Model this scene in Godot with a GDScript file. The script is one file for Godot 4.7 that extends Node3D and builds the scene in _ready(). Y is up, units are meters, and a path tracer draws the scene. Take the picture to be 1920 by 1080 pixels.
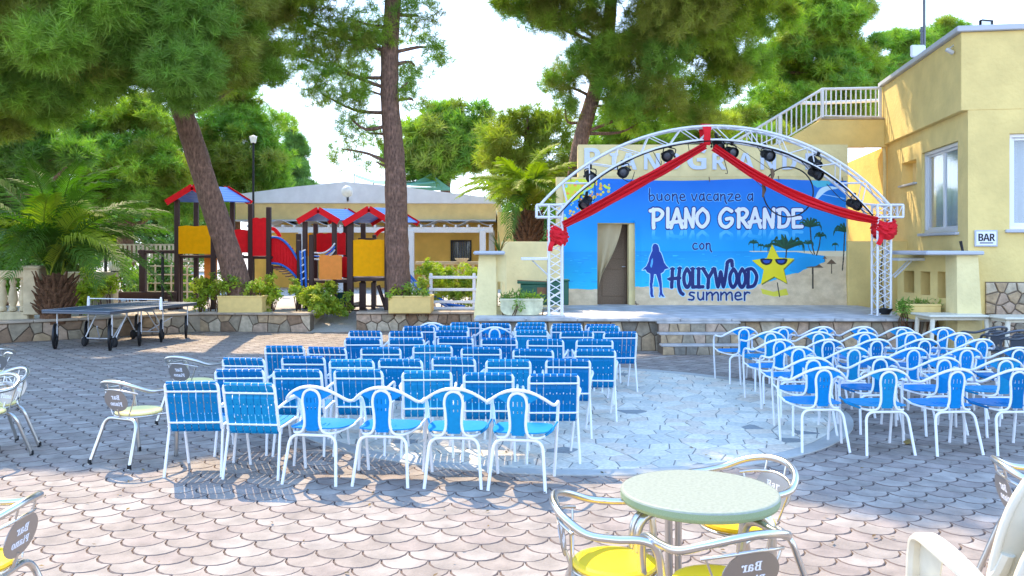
extends Node3D
# Open-air theatre of a holiday village: plaza of fish-scale pavers, chairs, stage with banner, playground and pines.

const F := 1600.0      # lens: focal length in pixels of a 1920 wide picture
const EYE := 1.95      # height of the lens
const HOR := 465.0     # row of the horizon


func _ready() -> void:
	var cam := Camera3D.new()
	cam.name = "camera"
	cam.projection = Camera3D.PROJECTION_FRUSTUM
	cam.near = 0.1
	cam.far = 400.0
	cam.size = 0.1 * 1080.0 / F
	cam.frustum_offset = Vector2(0, -0.1 * 75.0 / F)
	cam.position = Vector3(0, EYE, 0)
	add_child(cam)
	cam.current = true
	var sky := Sky.new()
	var sm := ProceduralSkyMaterial.new()
	sm.sky_top_color = Color(0.48, 0.64, 0.88)
	sm.sky_horizon_color = Color(0.88, 0.93, 0.97)
	sm.sky_curve = 0.22
	sm.sky_energy_multiplier = 1.0
	sm.ground_bottom_color = Color(0.42, 0.40, 0.37)
	sm.ground_horizon_color = Color(0.80, 0.82, 0.84)
	sm.sun_angle_max = 50.0
	sm.sun_curve = 0.12
	sky.sky_material = sm
	var we := WorldEnvironment.new()
	we.name = "world_environment"
	var e := Environment.new()
	e.background_mode = Environment.BG_SKY
	e.sky = sky
	e.background_energy_multiplier = 1.85
	e.tonemap_mode = Environment.TONE_MAPPER_LINEAR
	e.tonemap_exposure = 2.2
	e.sdfgi_enabled = true
	e.ssao_enabled = true
	e.ssil_enabled = true
	we.environment = e
	add_child(we)
	var sun := DirectionalLight3D.new()
	sun.name = "sun"
	sun.light_energy = 1.15
	sun.light_color = Color(1.0, 0.91, 0.77)
	sun.light_angular_distance = 0.5
	sun.shadow_enabled = true
	add_child(sun)
	sun.look_at_from_position(Vector3.ZERO, Vector3(0.40, -1.0, 0.70), Vector3.UP)
	make_materials()
	build_ground()
	build_low_walls()
	build_stage()
	build_right_building()
	build_far_building()
	build_playground()
	build_left_side()
	build_trees()
	build_truss()
	build_seating()
	build_bar_furniture()
	build_small_things()


func P(px: float, py: float, d: float) -> Vector3:
	return Vector3((px - 960.0) / F * d, EYE - (py - HOR) / F * d, -d)


func Gd(px: float, py: float) -> Vector3:
	return P(px, py, EYE * F / (py - HOR))


# ------------------------------------------------------------------ mesh collector
class MB:
	var v := PackedVector3Array()
	var n := PackedVector3Array()
	var uv := PackedVector2Array()

	func tri(a: Vector3, b: Vector3, c: Vector3, na: Vector3, nb: Vector3, nc: Vector3) -> void:
		v.push_back(a)
		n.push_back(na)
		if (b - a).cross(c - a).dot(na + nb + nc) > 0.0:
			v.push_back(c); v.push_back(b)
			n.push_back(nc); n.push_back(nb)
		else:
			v.push_back(b); v.push_back(c)
			n.push_back(nb); n.push_back(nc)

	func ft(a: Vector3, b: Vector3, c: Vector3, out: Vector3) -> void:
		var m := (b - a).cross(c - a).normalized()
		if m.dot(out) < 0.0: m = -m
		tri(a, b, c, m, m, m)

	func quad(a: Vector3, b: Vector3, c: Vector3, d: Vector3, out: Vector3) -> void:
		ft(a, b, c, out)
		ft(a, c, d, out)

	func box(c: Vector3, s: Vector3, b := Basis.IDENTITY) -> void:
		var h := s * 0.5
		for ax in 3:
			for sg in [-1.0, 1.0]:
				var o := Vector3.ZERO; var p := Vector3.ZERO; var q := Vector3.ZERO
				o[ax] = h[ax] * sg
				p[(ax + 1) % 3] = h[(ax + 1) % 3]
				q[(ax + 2) % 3] = h[(ax + 2) % 3]
				o = b * o; p = b * p; q = b * q
				quad(c + o - p - q, c + o + p - q, c + o + p + q, c + o - p + q, o)

	func cbox(c: Vector3, s: Vector3, e: float, b := Basis.IDENTITY) -> void:   # box with chamfered edges
		var h := s * 0.5
		e = min(e, min(h.x, min(h.y, h.z)) * 0.9)
		for ax in 3:
			var i := (ax + 1) % 3
			var j := (ax + 2) % 3
			for sg in [-1.0, 1.0]:
				var o := Vector3.ZERO; var p := Vector3.ZERO; var q := Vector3.ZERO
				o[ax] = h[ax] * sg
				p[i] = h[i] - e
				q[j] = h[j] - e
				o = b * o; p = b * p; q = b * q
				quad(c + o - p - q, c + o + p - q, c + o + p + q, c + o - p + q, o)
			for si in [-1.0, 1.0]:
				for sj in [-1.0, 1.0]:
					var a1 := Vector3.ZERO; var a2 := Vector3.ZERO
					a1[i] = si * h[i]; a1[j] = sj * (h[j] - e); a1[ax] = h[ax] - e
					a2[i] = si * (h[i] - e); a2[j] = sj * h[j]; a2[ax] = h[ax] - e
					var d1 := a1; var d2 := a2
					d1[ax] = -a1[ax]; d2[ax] = -a2[ax]
					var out := Vector3.ZERO
					out[i] = si; out[j] = sj
					quad(c + b * a1, c + b * a2, c + b * d2, c + b * d1, b * out)
		for sx in [-1.0, 1.0]:
			for sy in [-1.0, 1.0]:
				for sz in [-1.0, 1.0]:
					ft(c + b * Vector3(sx * h.x, sy * (h.y - e), sz * (h.z - e)), c + b * Vector3(sx * (h.x - e), sy * h.y, sz * (h.z - e)), c + b * Vector3(sx * (h.x - e), sy * (h.y - e), sz * h.z), b * Vector3(sx, sy, sz))

	func tube(pts: Array, r, seg := 8, closed := false, squash := 1.0) -> void:
		var m := pts.size()
		if m < 2: return
		var tg := []
		for i in m:
			var a: Vector3 = pts[(i - 1 + m) % m] if (closed or i > 0) else pts[0]
			var b: Vector3 = pts[(i + 1) % m] if (closed or i < m - 1) else pts[m - 1]
			tg.append((b - a).normalized())
		var up := Vector3.UP if abs(tg[0].y) < 0.9 else Vector3.RIGHT
		var u: Vector3 = up.cross(tg[0]).normalized()
		var rings := []
		for i in m:
			var t: Vector3 = tg[i]
			u = (u - t * u.dot(t)).normalized()
			var w := t.cross(u)
			var rr: float = r[i] if r is Array else r
			var ring := PackedVector3Array()
			for k in seg:
				var an := TAU * k / seg
				ring.push_back(u * cos(an) + w * sin(an) * squash)
			rings.append([pts[i], ring, rr])
		var last := m if closed else m - 1
		for i in last:
			var A = rings[i]; var B = rings[(i + 1) % m]
			var off := 0
			for k in seg:
				var k2 := (k + 1) % seg
				var n0: Vector3 = A[1][k]; var n1: Vector3 = A[1][k2]; var n2: Vector3 = B[1][k2 ]; var n3: Vector3 = B[1][k]
				var a: Vector3 = A[0] + n0 * A[2]; var b: Vector3 = A[0] + n1 * A[2]; var c: Vector3 = B[0] + n2 * B[2]; var d: Vector3 = B[0] + n3 * B[2]
				tri(a, b, c, n0, n1, n2)
				tri(a, c, d, n0, n2, n3)
		if not closed:
			for e in [0, m - 1]:
				var R = rings[e]
				var out: Vector3 = -tg[e] if e == 0 else tg[e]
				for k in range(1, seg - 1):
					ft(R[0] + R[1][0] * R[2], R[0] + R[1][k] * R[2], R[0] + R[1][k + 1] * R[2], out)

	func lathe(prof: Array, seg: int, xf := Transform3D.IDENTITY) -> void:   # profile of Vector2(radius, height)
		for i in prof.size() - 1:
			var p: Vector2 = prof[i]; var q: Vector2 = prof[i + 1]
			var d := q - p
			if d.length() < 1e-6: continue
			var nn := Vector2(d.y, -d.x).normalized()
			for k in seg:
				var a0 := TAU * k / seg; var a1 := TAU * (k + 1) / seg
				var c0 := Vector3(cos(a0), 0, sin(a0)); var c1 := Vector3(cos(a1), 0, sin(a1))
				var A := c0 * p.x + Vector3(0, p.y, 0); var B := c1 * p.x + Vector3(0, p.y, 0)
				var C := c1 * q.x + Vector3(0, q.y, 0); var D := c0 * q.x + Vector3(0, q.y, 0)
				var m0 := xf.basis * (c0 * nn.x + Vector3(0, nn.y, 0)); var m1 := xf.basis * (c1 * nn.x + Vector3(0, nn.y, 0))
				if q.x > 1e-6: tri(xf * A, xf * C, xf * D, m0, m1, m0)
				if p.x > 1e-6: tri(xf * A, xf * B, xf * C, m0, m1, m1)

	func ball(c: Vector3, s: Vector3, seg := 14) -> void:
		var rows := seg / 2
		for i in rows:
			for k in seg:
				var q := []
				for p in [[i, k], [i, k + 1], [i + 1, k + 1], [i + 1, k]]:
					var la: float = PI * p[0] / rows - PI / 2; var lo: float = TAU * p[1] / seg
					q.append(Vector3(cos(la) * cos(lo), sin(la), cos(la) * sin(lo)))
				if i > 0: tri(c + q[0] * s, c + q[1] * s, c + q[2] * s, q[0], q[1], q[2])
				if i < rows - 1 or i == 0: tri(c + q[0] * s, c + q[2] * s, c + q[3] * s, q[0], q[2], q[3])

	func prism(poly: PackedVector2Array, z0: float, z1: float, xf := Transform3D.IDENTITY) -> void:
		var ids := Geometry2D.triangulate_polygon(poly)
		for i in range(0, ids.size(), 3):
			for z in [z0, z1]:
				var a := Vector3(poly[ids[i]].x, poly[ids[i]].y, z); var b := Vector3(poly[ids[i + 1]].x, poly[ids[i + 1]].y, z); var c := Vector3(poly[ids[i + 2]].x, poly[ids[i + 2]].y, z)
				ft(xf * a, xf * b, xf * c, xf.basis * Vector3(0, 0, signf(z - (z0 + z1) * 0.5)))
		var sgn := -1.0 if Geometry2D.is_polygon_clockwise(poly) else 1.0
		var m := poly.size()
		for i in m:
			var p := poly[i]; var q := poly[(i + 1) % m]
			var o := Vector3((q - p).y, -(q - p).x, 0) * sgn
			quad(xf * Vector3(p.x, p.y, z0), xf * Vector3(q.x, q.y, z0), xf * Vector3(q.x, q.y, z1), xf * Vector3(p.x, p.y, z1), xf.basis * o)

	func stone(poly: PackedVector2Array, z0: float, z1: float, bev: float, xf := Transform3D.IDENTITY) -> void:   # convex slab with a rounded upper edge
		var m := poly.size()
		if m < 3: return
		var ce := Vector2.ZERO
		for p in poly: ce += p / m
		var top := PackedVector2Array()
		for p in poly: top.push_back(p.move_toward(ce, bev))
		var zt := Vector3(0, 0, z1)
		for i in m:
			var j := (i + 1) % m
			var a := Vector3(poly[i].x, poly[i].y, z0); var b := Vector3(poly[j].x, poly[j].y, z0)
			var a1 := Vector3(poly[i].x, poly[i].y, z1 - bev * 0.6); var b1 := Vector3(poly[j].x, poly[j].y, z1 - bev * 0.6)
			var a2 := Vector3(top[i].x, top[i].y, z1); var b2 := Vector3(top[j].x, top[j].y, z1)
			var mid := (poly[i] + poly[j]) * 0.5 - ce
			var o := Vector3(mid.x, mid.y, 0)
			quad(xf * a, xf * b, xf * b1, xf * a1, xf.basis * o)
			quad(xf * a1, xf * b1, xf * b2, xf * a2, xf.basis * (o.normalized() + Vector3(0, 0, 1)))
			ft(xf * a2, xf * b2, xf * Vector3(ce.x, ce.y, z1), xf.basis * Vector3(0, 0, signf(z1 - z0)))

	func band(pts: Array, sides: Array, w, th: float, rnd := 0.0) -> void:   # a flat strip of thickness th swept along pts; sides[i] points across it
		var m := pts.size()
		var sec := []
		for i in m:
			var a: Vector3 = pts[max(i - 1, 0)]; var b: Vector3 = pts[min(i + 1, m - 1)]
			var t := (b - a).normalized()
			var s: Vector3 = sides[i] if sides.size() > 1 else sides[0]
			s = (s - t * s.dot(t)).normalized()
			var nn := t.cross(s)
			var ww: float = (w[i] if w is Array else w) * 0.5
			var e := ww - (rnd if rnd > 0.0 else 0.0)
			var h := th * 0.5
			var ring: Array = [[-ww, -h], [ww, -h], [ww, h], [-ww, h]] if rnd <= 0.0 else [[-e, -h], [e, -h], [ww, -h * 0.4], [ww, h * 0.4], [e, h], [-e, h], [-ww, h * 0.4], [-ww, -h * 0.4]]
			var o := []
			for q in ring: o.append([pts[i] + s * q[0] + nn * q[1], s, nn])
			sec.append(o)
		var k := (sec[0] as Array).size()
		for i in m - 1:
			for j in k:
				var j2 := (j + 1) % k
				var A: Vector3 = sec[i][j][0]; var B: Vector3 = sec[i][j2][0]; var C: Vector3 = sec[i + 1][j2][0]; var D: Vector3 = sec[i + 1][j][0]
				var out: Vector3 = (A + B + C + D) * 0.25 - (pts[i] + pts[i + 1]) * 0.5
				# out relative to the strip's own axes, so that wide strips keep their faces apart
				var s2: Vector3 = sec[i][0][1]; var n2: Vector3 = sec[i][0][2]
				var ed := (B - A)
				var dirn: Vector3 = ed.cross(D - A)
				if dirn.dot(out) < 0.0: dirn = -dirn
				quad(A, B, C, D, dirn)
		for e2 in [0, m - 1]:
			for j in range(1, k - 1):
				ft(sec[e2][0][0], sec[e2][j][0], sec[e2][j + 1][0], (pts[0] - pts[1]) if e2 == 0 else (pts[m - 1] - pts[m - 2]))

	func sheet(g: Array, thick := 0.0) -> void:   # a grid of points g[row][column], smooth
		var rn := g.size(); var cn: int = g[0].size()
		var nm := []
		for i in rn:
			var row := []
			for j in cn:
				var du: Vector3 = g[i][min(j + 1, cn - 1)] - g[i][max(j - 1, 0)]
				var dv: Vector3 = g[min(i + 1, rn - 1)][j] - g[max(i - 1, 0)][j]
				row.append(du.cross(dv).normalized())
			nm.append(row)
		for i in rn - 1:
			for j in cn - 1:
				if thick == 0.0:
					tri(g[i][j], g[i][j + 1], g[i + 1][j + 1], nm[i][j], nm[i][j + 1], nm[i + 1][j + 1])
					tri(g[i][j], g[i + 1][j + 1], g[i + 1][j], nm[i][j], nm[i + 1][j + 1], nm[i + 1][j])
				else:
					for s in [1.0, -1.0]:
						var q := []
						for p in [[i, j], [i, j + 1], [i + 1, j + 1], [i + 1, j]]:
							q.append([g[p[0]][p[1]] + nm[p[0]][p[1]] * thick * 0.5 * s, nm[p[0]][p[1]] * s])
						tri(q[0][0], q[1][0], q[2][0], q[0][1], q[1][1], q[2][1])
						tri(q[0][0], q[2][0], q[3][0], q[0][1], q[2][1], q[3][1])
		if thick != 0.0:
			var edge := []
			for j in cn - 1: edge.append([0, j, 0, j + 1]); edge.append([rn - 1, j, rn - 1, j + 1])
			for i in rn - 1: edge.append([i, 0, i + 1, 0]); edge.append([i, cn - 1, i + 1, cn - 1])
			var mid: Vector3 = g[rn / 2][cn / 2]
			for q in edge:
				var a: Vector3 = g[q[0]][q[1]]; var b: Vector3 = g[q[2]][q[3]]
				var na: Vector3 = nm[q[0]][q[1]] * thick * 0.5; var nb: Vector3 = nm[q[2]][q[3]] * thick * 0.5
				quad(a - na, b - nb, b + nb, a + na, (a + b) * 0.5 - mid)

	func mesh(m: Material = null) -> ArrayMesh:
		var a := []
		a.resize(Mesh.ARRAY_MAX)
		a[Mesh.ARRAY_VERTEX] = v
		a[Mesh.ARRAY_NORMAL] = n
		if uv.size() == v.size(): a[Mesh.ARRAY_TEX_UV] = uv
		var am := ArrayMesh.new()
		am.add_surface_from_arrays(Mesh.PRIMITIVE_TRIANGLES, a)
		if m: am.surface_set_material(0, m)
		return am


# ------------------------------------------------------------------ naming
var used := {}

func numbered(s: String) -> String:
	var k: int = used.get(s, 0)
	used[s] = k + 1
	return s if k == 0 else "%s_%03d" % [s, k]

func obj(called: String, mb, m: Material, parent: Node3D) -> MeshInstance3D:
	var o := MeshInstance3D.new()
	o.name = called
	o.mesh = mb.mesh(m) if mb is MB else mb
	if not mb is MB and m: o.material_override = m
	parent.add_child(o, true)
	return o

func thing(called: String, label: String, cat: String, at := Vector3.ZERO, turn := 0.0, grp := "") -> Node3D:
	var o := Node3D.new()
	o.name = numbered(called)
	add_child(o)
	o.position = at
	o.rotation.y = turn
	tag(o, label, cat, grp)
	return o

func solo(called: String, mb, m: Material, label: String, cat: String, grp := "", at := Vector3.ZERO) -> MeshInstance3D:
	var o := obj(numbered(called), mb, m, self)
	o.position = at
	tag(o, label, cat, grp)
	return o

func tag(o: Node, label: String, cat: String, grp := "") -> void:
	o.set_meta("label", label)
	o.set_meta("category", cat)
	if grp: o.set_meta("group", grp)

func struct(called: String, mb, m: Material) -> MeshInstance3D:
	var o := obj(numbered(called), mb, m, self)
	o.set_meta("kind", "structure")
	return o

func stuff(o: Node) -> void:
	o.set_meta("kind", "stuff")

func dup(o: Node3D, at: Vector3, turn: float, label: String, grp := "") -> Node3D:
	var c: Node3D = o.duplicate()
	c.name = numbered(String(o.name).rstrip("0123456789").rstrip("_"))
	add_child(c)
	c.position = at
	c.rotation.y = turn
	c.set_meta("label", label)
	if grp: c.set_meta("group", grp)
	return c

func many(called: String, mesh: Mesh, xfs: Array, cols: Array, parent: Node) -> MultiMeshInstance3D:
	var mm := MultiMesh.new()
	mm.transform_format = MultiMesh.TRANSFORM_3D
	mm.use_colors = cols.size() > 0
	mm.mesh = mesh
	mm.instance_count = xfs.size()
	for i in xfs.size():
		mm.set_instance_transform(i, xfs[i])
		if cols.size() > 0: mm.set_instance_color(i, cols[i])
	var o := MultiMeshInstance3D.new()
	o.name = called
	o.multimesh = mm
	parent.add_child(o, true)
	stuff(o)
	return o

func rng(s: int) -> RandomNumberGenerator:
	var r := RandomNumberGenerator.new()
	r.seed = s * 7919 + 13
	return r


# ------------------------------------------------------------------ curves
func smooth(pts: Array, sub := 6, closed := false) -> Array:
	var o := []
	var m := pts.size()
	var last := m if closed else m - 1
	for i in last:
		var p0: Vector3 = pts[(i - 1 + m) % m] if (closed or i > 0) else pts[i]
		var p1: Vector3 = pts[i]
		var p2: Vector3 = pts[(i + 1) % m]
		var p3: Vector3 = pts[(i + 2) % m] if (closed or i + 2 < m) else pts[(i + 1) % m]
		for k in sub:
			var t := float(k) / sub
			o.append(0.5 * ((2.0 * p1) + (p2 - p0) * t + (2.0 * p0 - 5.0 * p1 + 4.0 * p2 - p3) * t * t + (3.0 * p1 - p0 - 3.0 * p2 + p3) * t * t * t))
	if not closed: o.append(pts[m - 1])
	return o

func fillet(pts: Array, r: float, seg := 4) -> Array:   # a bent tube's path: straight runs with round corners
	var o := [pts[0]]
	for i in range(1, pts.size() - 1):
		var p: Vector3 = pts[i]
		var a: Vector3 = pts[i - 1] - p; var b: Vector3 = pts[i + 1] - p
		var rr: float = min(r, min(a.length(), b.length()) * 0.48)
		var A := p + a.normalized() * rr; var B := p + b.normalized() * rr
		for k in seg + 1:
			var t := float(k) / seg
			o.append(A.lerp(p, t).lerp(p.lerp(B, t), t))
	o.append(pts[pts.size() - 1])
	return o

func half_plane(poly: PackedVector2Array, p: Vector2, nrm: Vector2) -> PackedVector2Array:   # keeps what lies on the side away from nrm
	var o := PackedVector2Array()
	var m := poly.size()
	for i in m:
		var a := poly[i]; var b := poly[(i + 1) % m]
		var da := (a - p).dot(nrm); var db := (b - p).dot(nrm)
		if da <= 0.0: o.push_back(a)
		if (da < 0.0 and db > 0.0) or (da > 0.0 and db < 0.0): o.push_back(a + (b - a) * (da / (da - db)))
	return o

func cells(w: float, h: float, size: float, joint: float, s: int) -> Array:   # irregular stones that fill a w by h field
	var r := rng(s)
	var nx: int = max(1, int(round(w / size))); var ny: int = max(2 if h > 0.3 else 1, int(round(h / size)))
	var pts := []
	for j in ny:
		for i in nx:
			pts.append(Vector2((i + 0.5 + r.randf_range(-0.42, 0.42) + (0.25 if j % 2 else -0.25)) * w / nx, (j + 0.5 + r.randf_range(-0.36, 0.36)) * h / ny))
	var out := []
	for a in pts.size():
		var poly := PackedVector2Array([Vector2(0, 0), Vector2(w, 0), Vector2(w, h), Vector2(0, h)])
		for b in pts.size():
			if a == b or pts[a].distance_to(pts[b]) > size * 3.2: continue
			var dv: Vector2 = pts[b] - pts[a]
			poly = half_plane(poly, (pts[a] + pts[b]) * 0.5 - dv.normalized() * joint * 0.5, dv)
			if poly.size() < 3: break
		var cl := PackedVector2Array()
		for p in poly:
			if cl.is_empty() or cl[cl.size() - 1].distance_to(p) > 0.012: cl.push_back(p)
		if cl.size() >= 3: out.append(cl)
	return out

func stone_face(parent: Node3D, xf: Transform3D, w: float, h: float, size: float, mats: Array, s: int, joint := 0.022, proud := 0.03) -> void:
	var r := rng(s + 5)
	for poly in cells(w, h, size, joint, s):
		var mb := MB.new()
		mb.stone(poly, -0.01, proud + r.randf_range(-0.008, 0.01), 0.012, xf)
		obj("stone", mb, mats[r.randi() % mats.size()], parent)


# ------------------------------------------------------------------ materials
var M := {}
var tex := {}

func noise_tex(key: String, freq: float, lo: float, hi: float, oct := 4, kind := FastNoiseLite.TYPE_SIMPLEX_SMOOTH, s := 1, size := 512, normal := false, bump := 4.0) -> NoiseTexture2D:
	var f := FastNoiseLite.new()
	f.noise_type = kind
	f.frequency = freq
	f.seed = s
	f.fractal_octaves = oct
	f.fractal_gain = 0.55
	var t := NoiseTexture2D.new()
	t.width = size
	t.height = size
	t.seamless = true
	t.noise = f
	if normal:
		t.as_normal_map = true
		t.bump_strength = bump
	else:
		var g := Gradient.new()
		g.set_color(0, Color(lo, lo, lo))
		g.set_color(1, Color(hi, hi, hi))
		t.color_ramp = g
	tex[key] = t
	return t

func mat(key: String, c: Color, rough := 0.6, metal := 0.0, t := "", sc := 1.0, nm := "", nsc := 1.0, world := true) -> StandardMaterial3D:
	var m := StandardMaterial3D.new()
	m.resource_name = key
	m.albedo_color = c
	m.roughness = rough
	m.metallic = metal
	if t or nm:
		m.uv1_triplanar = true
		m.uv1_world_triplanar = world
		m.uv1_scale = Vector3.ONE * sc
	if t: m.albedo_texture = tex[t]
	if nm:
		m.normal_enabled = true
		m.normal_texture = tex[nm]
		m.normal_scale = nsc
	M[key] = m
	return m

func make_materials() -> void:
	noise_tex("mottle", 0.012, 0.93, 1.0, 6)
	noise_tex("stain", 0.006, 0.76, 1.0, 7, FastNoiseLite.TYPE_SIMPLEX_SMOOTH, 3)
	noise_tex("wall", 0.010, 0.89, 1.0, 8, FastNoiseLite.TYPE_SIMPLEX_SMOOTH, 21)
	noise_tex("speck", 0.035, 0.84, 1.0, 6, FastNoiseLite.TYPE_SIMPLEX_SMOOTH, 31)
	noise_tex("grain", 0.09, 0.80, 1.0, 3, FastNoiseLite.TYPE_SIMPLEX_SMOOTH, 5)
	noise_tex("bark", 0.02, 0.42, 1.0, 5, FastNoiseLite.TYPE_CELLULAR, 7)
	noise_tex("fine_n", 0.08, 0, 1, 4, FastNoiseLite.TYPE_SIMPLEX_SMOOTH, 9, 512, true, 3.0)
	noise_tex("rough_n", 0.02, 0, 1, 6, FastNoiseLite.TYPE_SIMPLEX_SMOOTH, 11, 512, true, 8.0)
	noise_tex("bark_n", 0.022, 0, 1, 5, FastNoiseLite.TYPE_CELLULAR, 7, 512, true, 14.0)
	for k in 4:
		var g: Array = [Color(0.655, 0.605, 0.55), Color(0.63, 0.575, 0.52), Color(0.685, 0.635, 0.58), Color(0.635, 0.575, 0.525)]
		mat("paver%d" % k, g[k], 0.82, 0, "stain", 0.9, "fine_n", 0.5)
	var pm := mat("paver_far", Color(1, 1, 1), 0.82, 0, "stain", 0.9, "fine_n", 0.5)
	pm.vertex_color_use_as_albedo = true
	mat("joint", Color(0.47, 0.41, 0.37), 0.95, 0, "mottle", 2.0)
	mat("soil", Color(0.72, 0.67, 0.60), 0.95, 0, "stain", 0.5)  # pale concrete tone, raised so the outer ground bounces light onto facades
	mat("gravel", Color(0.82, 0.78, 0.72), 0.95, 0, "grain", 0.8, "rough_n", 1.0)
	var ml: Array = [Color(0.92, 0.88, 0.79), Color(0.88, 0.85, 0.77), Color(0.95, 0.91, 0.82), Color(0.85, 0.83, 0.76), Color(0.91, 0.84, 0.74), Color(0.60, 0.61, 0.59)]
	for k in 6: mat("marble%d" % k, ml[k], 0.75, 0, "speck", 0.9)
	mat("marble_joint", Color(0.58, 0.56, 0.52), 0.9, 0, "mottle", 2.0)
	mat("marble_ring", Color(0.72, 0.71, 0.67), 0.6, 0, "mottle", 1.5)
	var st: Array = [Color(0.76, 0.65, 0.50), Color(0.66, 0.60, 0.50), Color(0.83, 0.76, 0.64), Color(0.60, 0.49, 0.38), Color(0.78, 0.67, 0.56), Color(0.56, 0.53, 0.47)]
	for k in 6: mat("stone%d" % k, st[k], 0.85, 0, "stain", 1.7, "rough_n", 0.6)
	mat("mortar", Color(0.46, 0.40, 0.33), 0.95, 0, "mottle", 2.0)
	mat("coping", Color(0.76, 0.69, 0.60), 0.8, 0, "stain", 0.8, "fine_n", 0.4)
	mat("cream", Color(0.94, 0.83, 0.53), 0.9, 0, "wall", 0.22, "fine_n", 0.25)
	mat("cream_pale", Color(0.95, 0.87, 0.63), 0.9, 0, "wall", 0.25, "fine_n", 0.25)
	mat("cream_warm", Color(0.97, 0.79, 0.40), 0.9, 0, "wall", 0.22, "fine_n", 0.25)
	mat("balustrade", Color(0.85, 0.78, 0.63), 0.9, 0, "stain", 0.6)
	mat("white_plaster", Color(0.90, 0.90, 0.90), 0.85, 0, "mottle", 0.3)
	mat("letter", Color(0.80, 0.84, 0.90), 0.8)
	mat("white_paint", Color(0.90, 0.90, 0.90), 0.35, 0, "mottle", 3.0)
	mat("white_frame", Color(0.92, 0.92, 0.91), 0.3)
	mat("stage_top", Color(0.88, 0.87, 0.85), 0.7, 0, "stain", 0.5)
	mat("stage_edge", Color(0.78, 0.76, 0.73), 0.8, 0, "stain", 0.9)
	for q in [["blue", Color(0.0, 0.50, 0.72), Color(0.03, 0.34, 0.50)], ["blue_shell", Color(0.0, 0.53, 0.80), Color(0.05, 0.26, 0.36)]]:
		var bm := mat(q[0], q[1], 0.42, 0, "mottle", 3.0)
		bm.metallic_specular = 0.3
		bm.backlight_enabled = true
		bm.backlight = q[2]
	mat("blue_faded", Color(0.07, 0.57, 0.77), 0.5, 0, "mottle", 3.0)
	mat("blue_deep", Color(0.0, 0.46, 0.70), 0.4, 0, "mottle", 3.0)
	for q in ["blue_faded", "blue_deep"]:
		M[q].metallic_specular = 0.3
		M[q].backlight_enabled = true
		M[q].backlight = Color(0.04, 0.33, 0.48)
	mat("steel", Color(0.80, 0.79, 0.77), 0.28, 1.0)
	mat("steel_plate", Color(0.66, 0.65, 0.64), 0.42, 1.0)
	mat("dark_steel", Color(0.38, 0.40, 0.43), 0.4, 0.6)
	mat("rubber", Color(0.06, 0.06, 0.065), 0.7)
	mat("black", Color(0.035, 0.035, 0.04), 0.55)
	mat("yellow_seat", Color(0.97, 0.80, 0.10), 0.4)
	mat("pale_seat", Color(0.95, 0.88, 0.58), 0.45)
	mat("table_top", Color(0.64, 0.66, 0.58), 0.45, 0, "speck", 2.2)
	mat("table_edge", Color(0.60, 0.68, 0.52), 0.7, 0, "grain", 4.0)
	mat("plastic_white", Color(0.89, 0.86, 0.77), 0.38, 0, "mottle", 1.5)
	var rc := mat("red_cloth", Color(0.93, 0.04, 0.13), 0.75, 0, "mottle", 4.0)
	rc.backlight_enabled = true
	rc.backlight = Color(0.6, 0.03, 0.06)
	rc.rim_enabled = true
	rc.rim = 0.4
	mat("red", Color(0.92, 0.13, 0.16), 0.5, 0, "mottle", 1.0)
	mat("orange", Color(1.0, 0.70, 0.02), 0.5, 0, "mottle", 1.0)
	mat("peach", Color(0.95, 0.58, 0.27), 0.5, 0, "mottle", 1.0)
	mat("play_blue", Color(0.05, 0.40, 0.78), 0.45)
	for q in ["red", "orange", "peach"]: M[q].metallic_specular = 0.2
	mat("brown", Color(0.24, 0.13, 0.10), 0.6, 0, "grain", 1.0)
	mat("deck", Color(0.50, 0.38, 0.28), 0.8, 0, "grain", 1.0)
	mat("trellis", Color(0.80, 0.74, 0.62), 0.8)
	mat("dark_gap", Color(0.07, 0.07, 0.07), 0.9)
	mat("door", Color(0.58, 0.48, 0.37), 0.55, 0, "grain", 0.6)
	mat("alu", Color(0.82, 0.83, 0.84), 0.35, 0.3)
	mat("grey_trim", Color(0.72, 0.73, 0.75), 0.6)
	mat("green_box", Color(0.03, 0.33, 0.26), 0.5, 0, "mottle", 1.0)
	mat("green_net", Color(0.45, 0.66, 0.55), 0.8)
	mat("ping_top", Color(0.26, 0.33, 0.40), 0.55, 0, "mottle", 0.8)
	mat("cloth_grey", Color(0.72, 0.65, 0.50), 0.85)
	mat("brown_floor", Color(0.40, 0.30, 0.22), 0.9)
	var gm := mat("globe", Color(0.95, 0.95, 0.93), 0.3, 0, "mottle", 1.0)
	gm.backlight_enabled = true
	gm.backlight = Color(0.9, 0.9, 0.88)
	mat("rope", Color(0.42, 0.34, 0.25), 0.9)
	mat("curtain", Color(0.80, 0.80, 0.80), 0.9)
	mat("sign_white", Color(0.90, 0.91, 0.93), 0.4)
	mat("planter", Color(0.92, 0.80, 0.50), 0.8, 0, "mottle", 0.8)
	mat("planter_pale", Color(0.90, 0.87, 0.70), 0.8, 0, "stain", 1.2)
	var b := mat("pine_bark", Color(0.68, 0.53, 0.45), 0.95, 0, "bark", 1.0, "bark_n", 1.6)
	b.uv1_scale = Vector3(2.2, 0.7, 2.2)
	var pb := mat("palm_bark", Color(0.58, 0.41, 0.28), 0.95, 0, "bark", 1.0, "rough_n", 1.2)
	pb.uv1_scale = Vector3(3, 3, 3)
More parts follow.
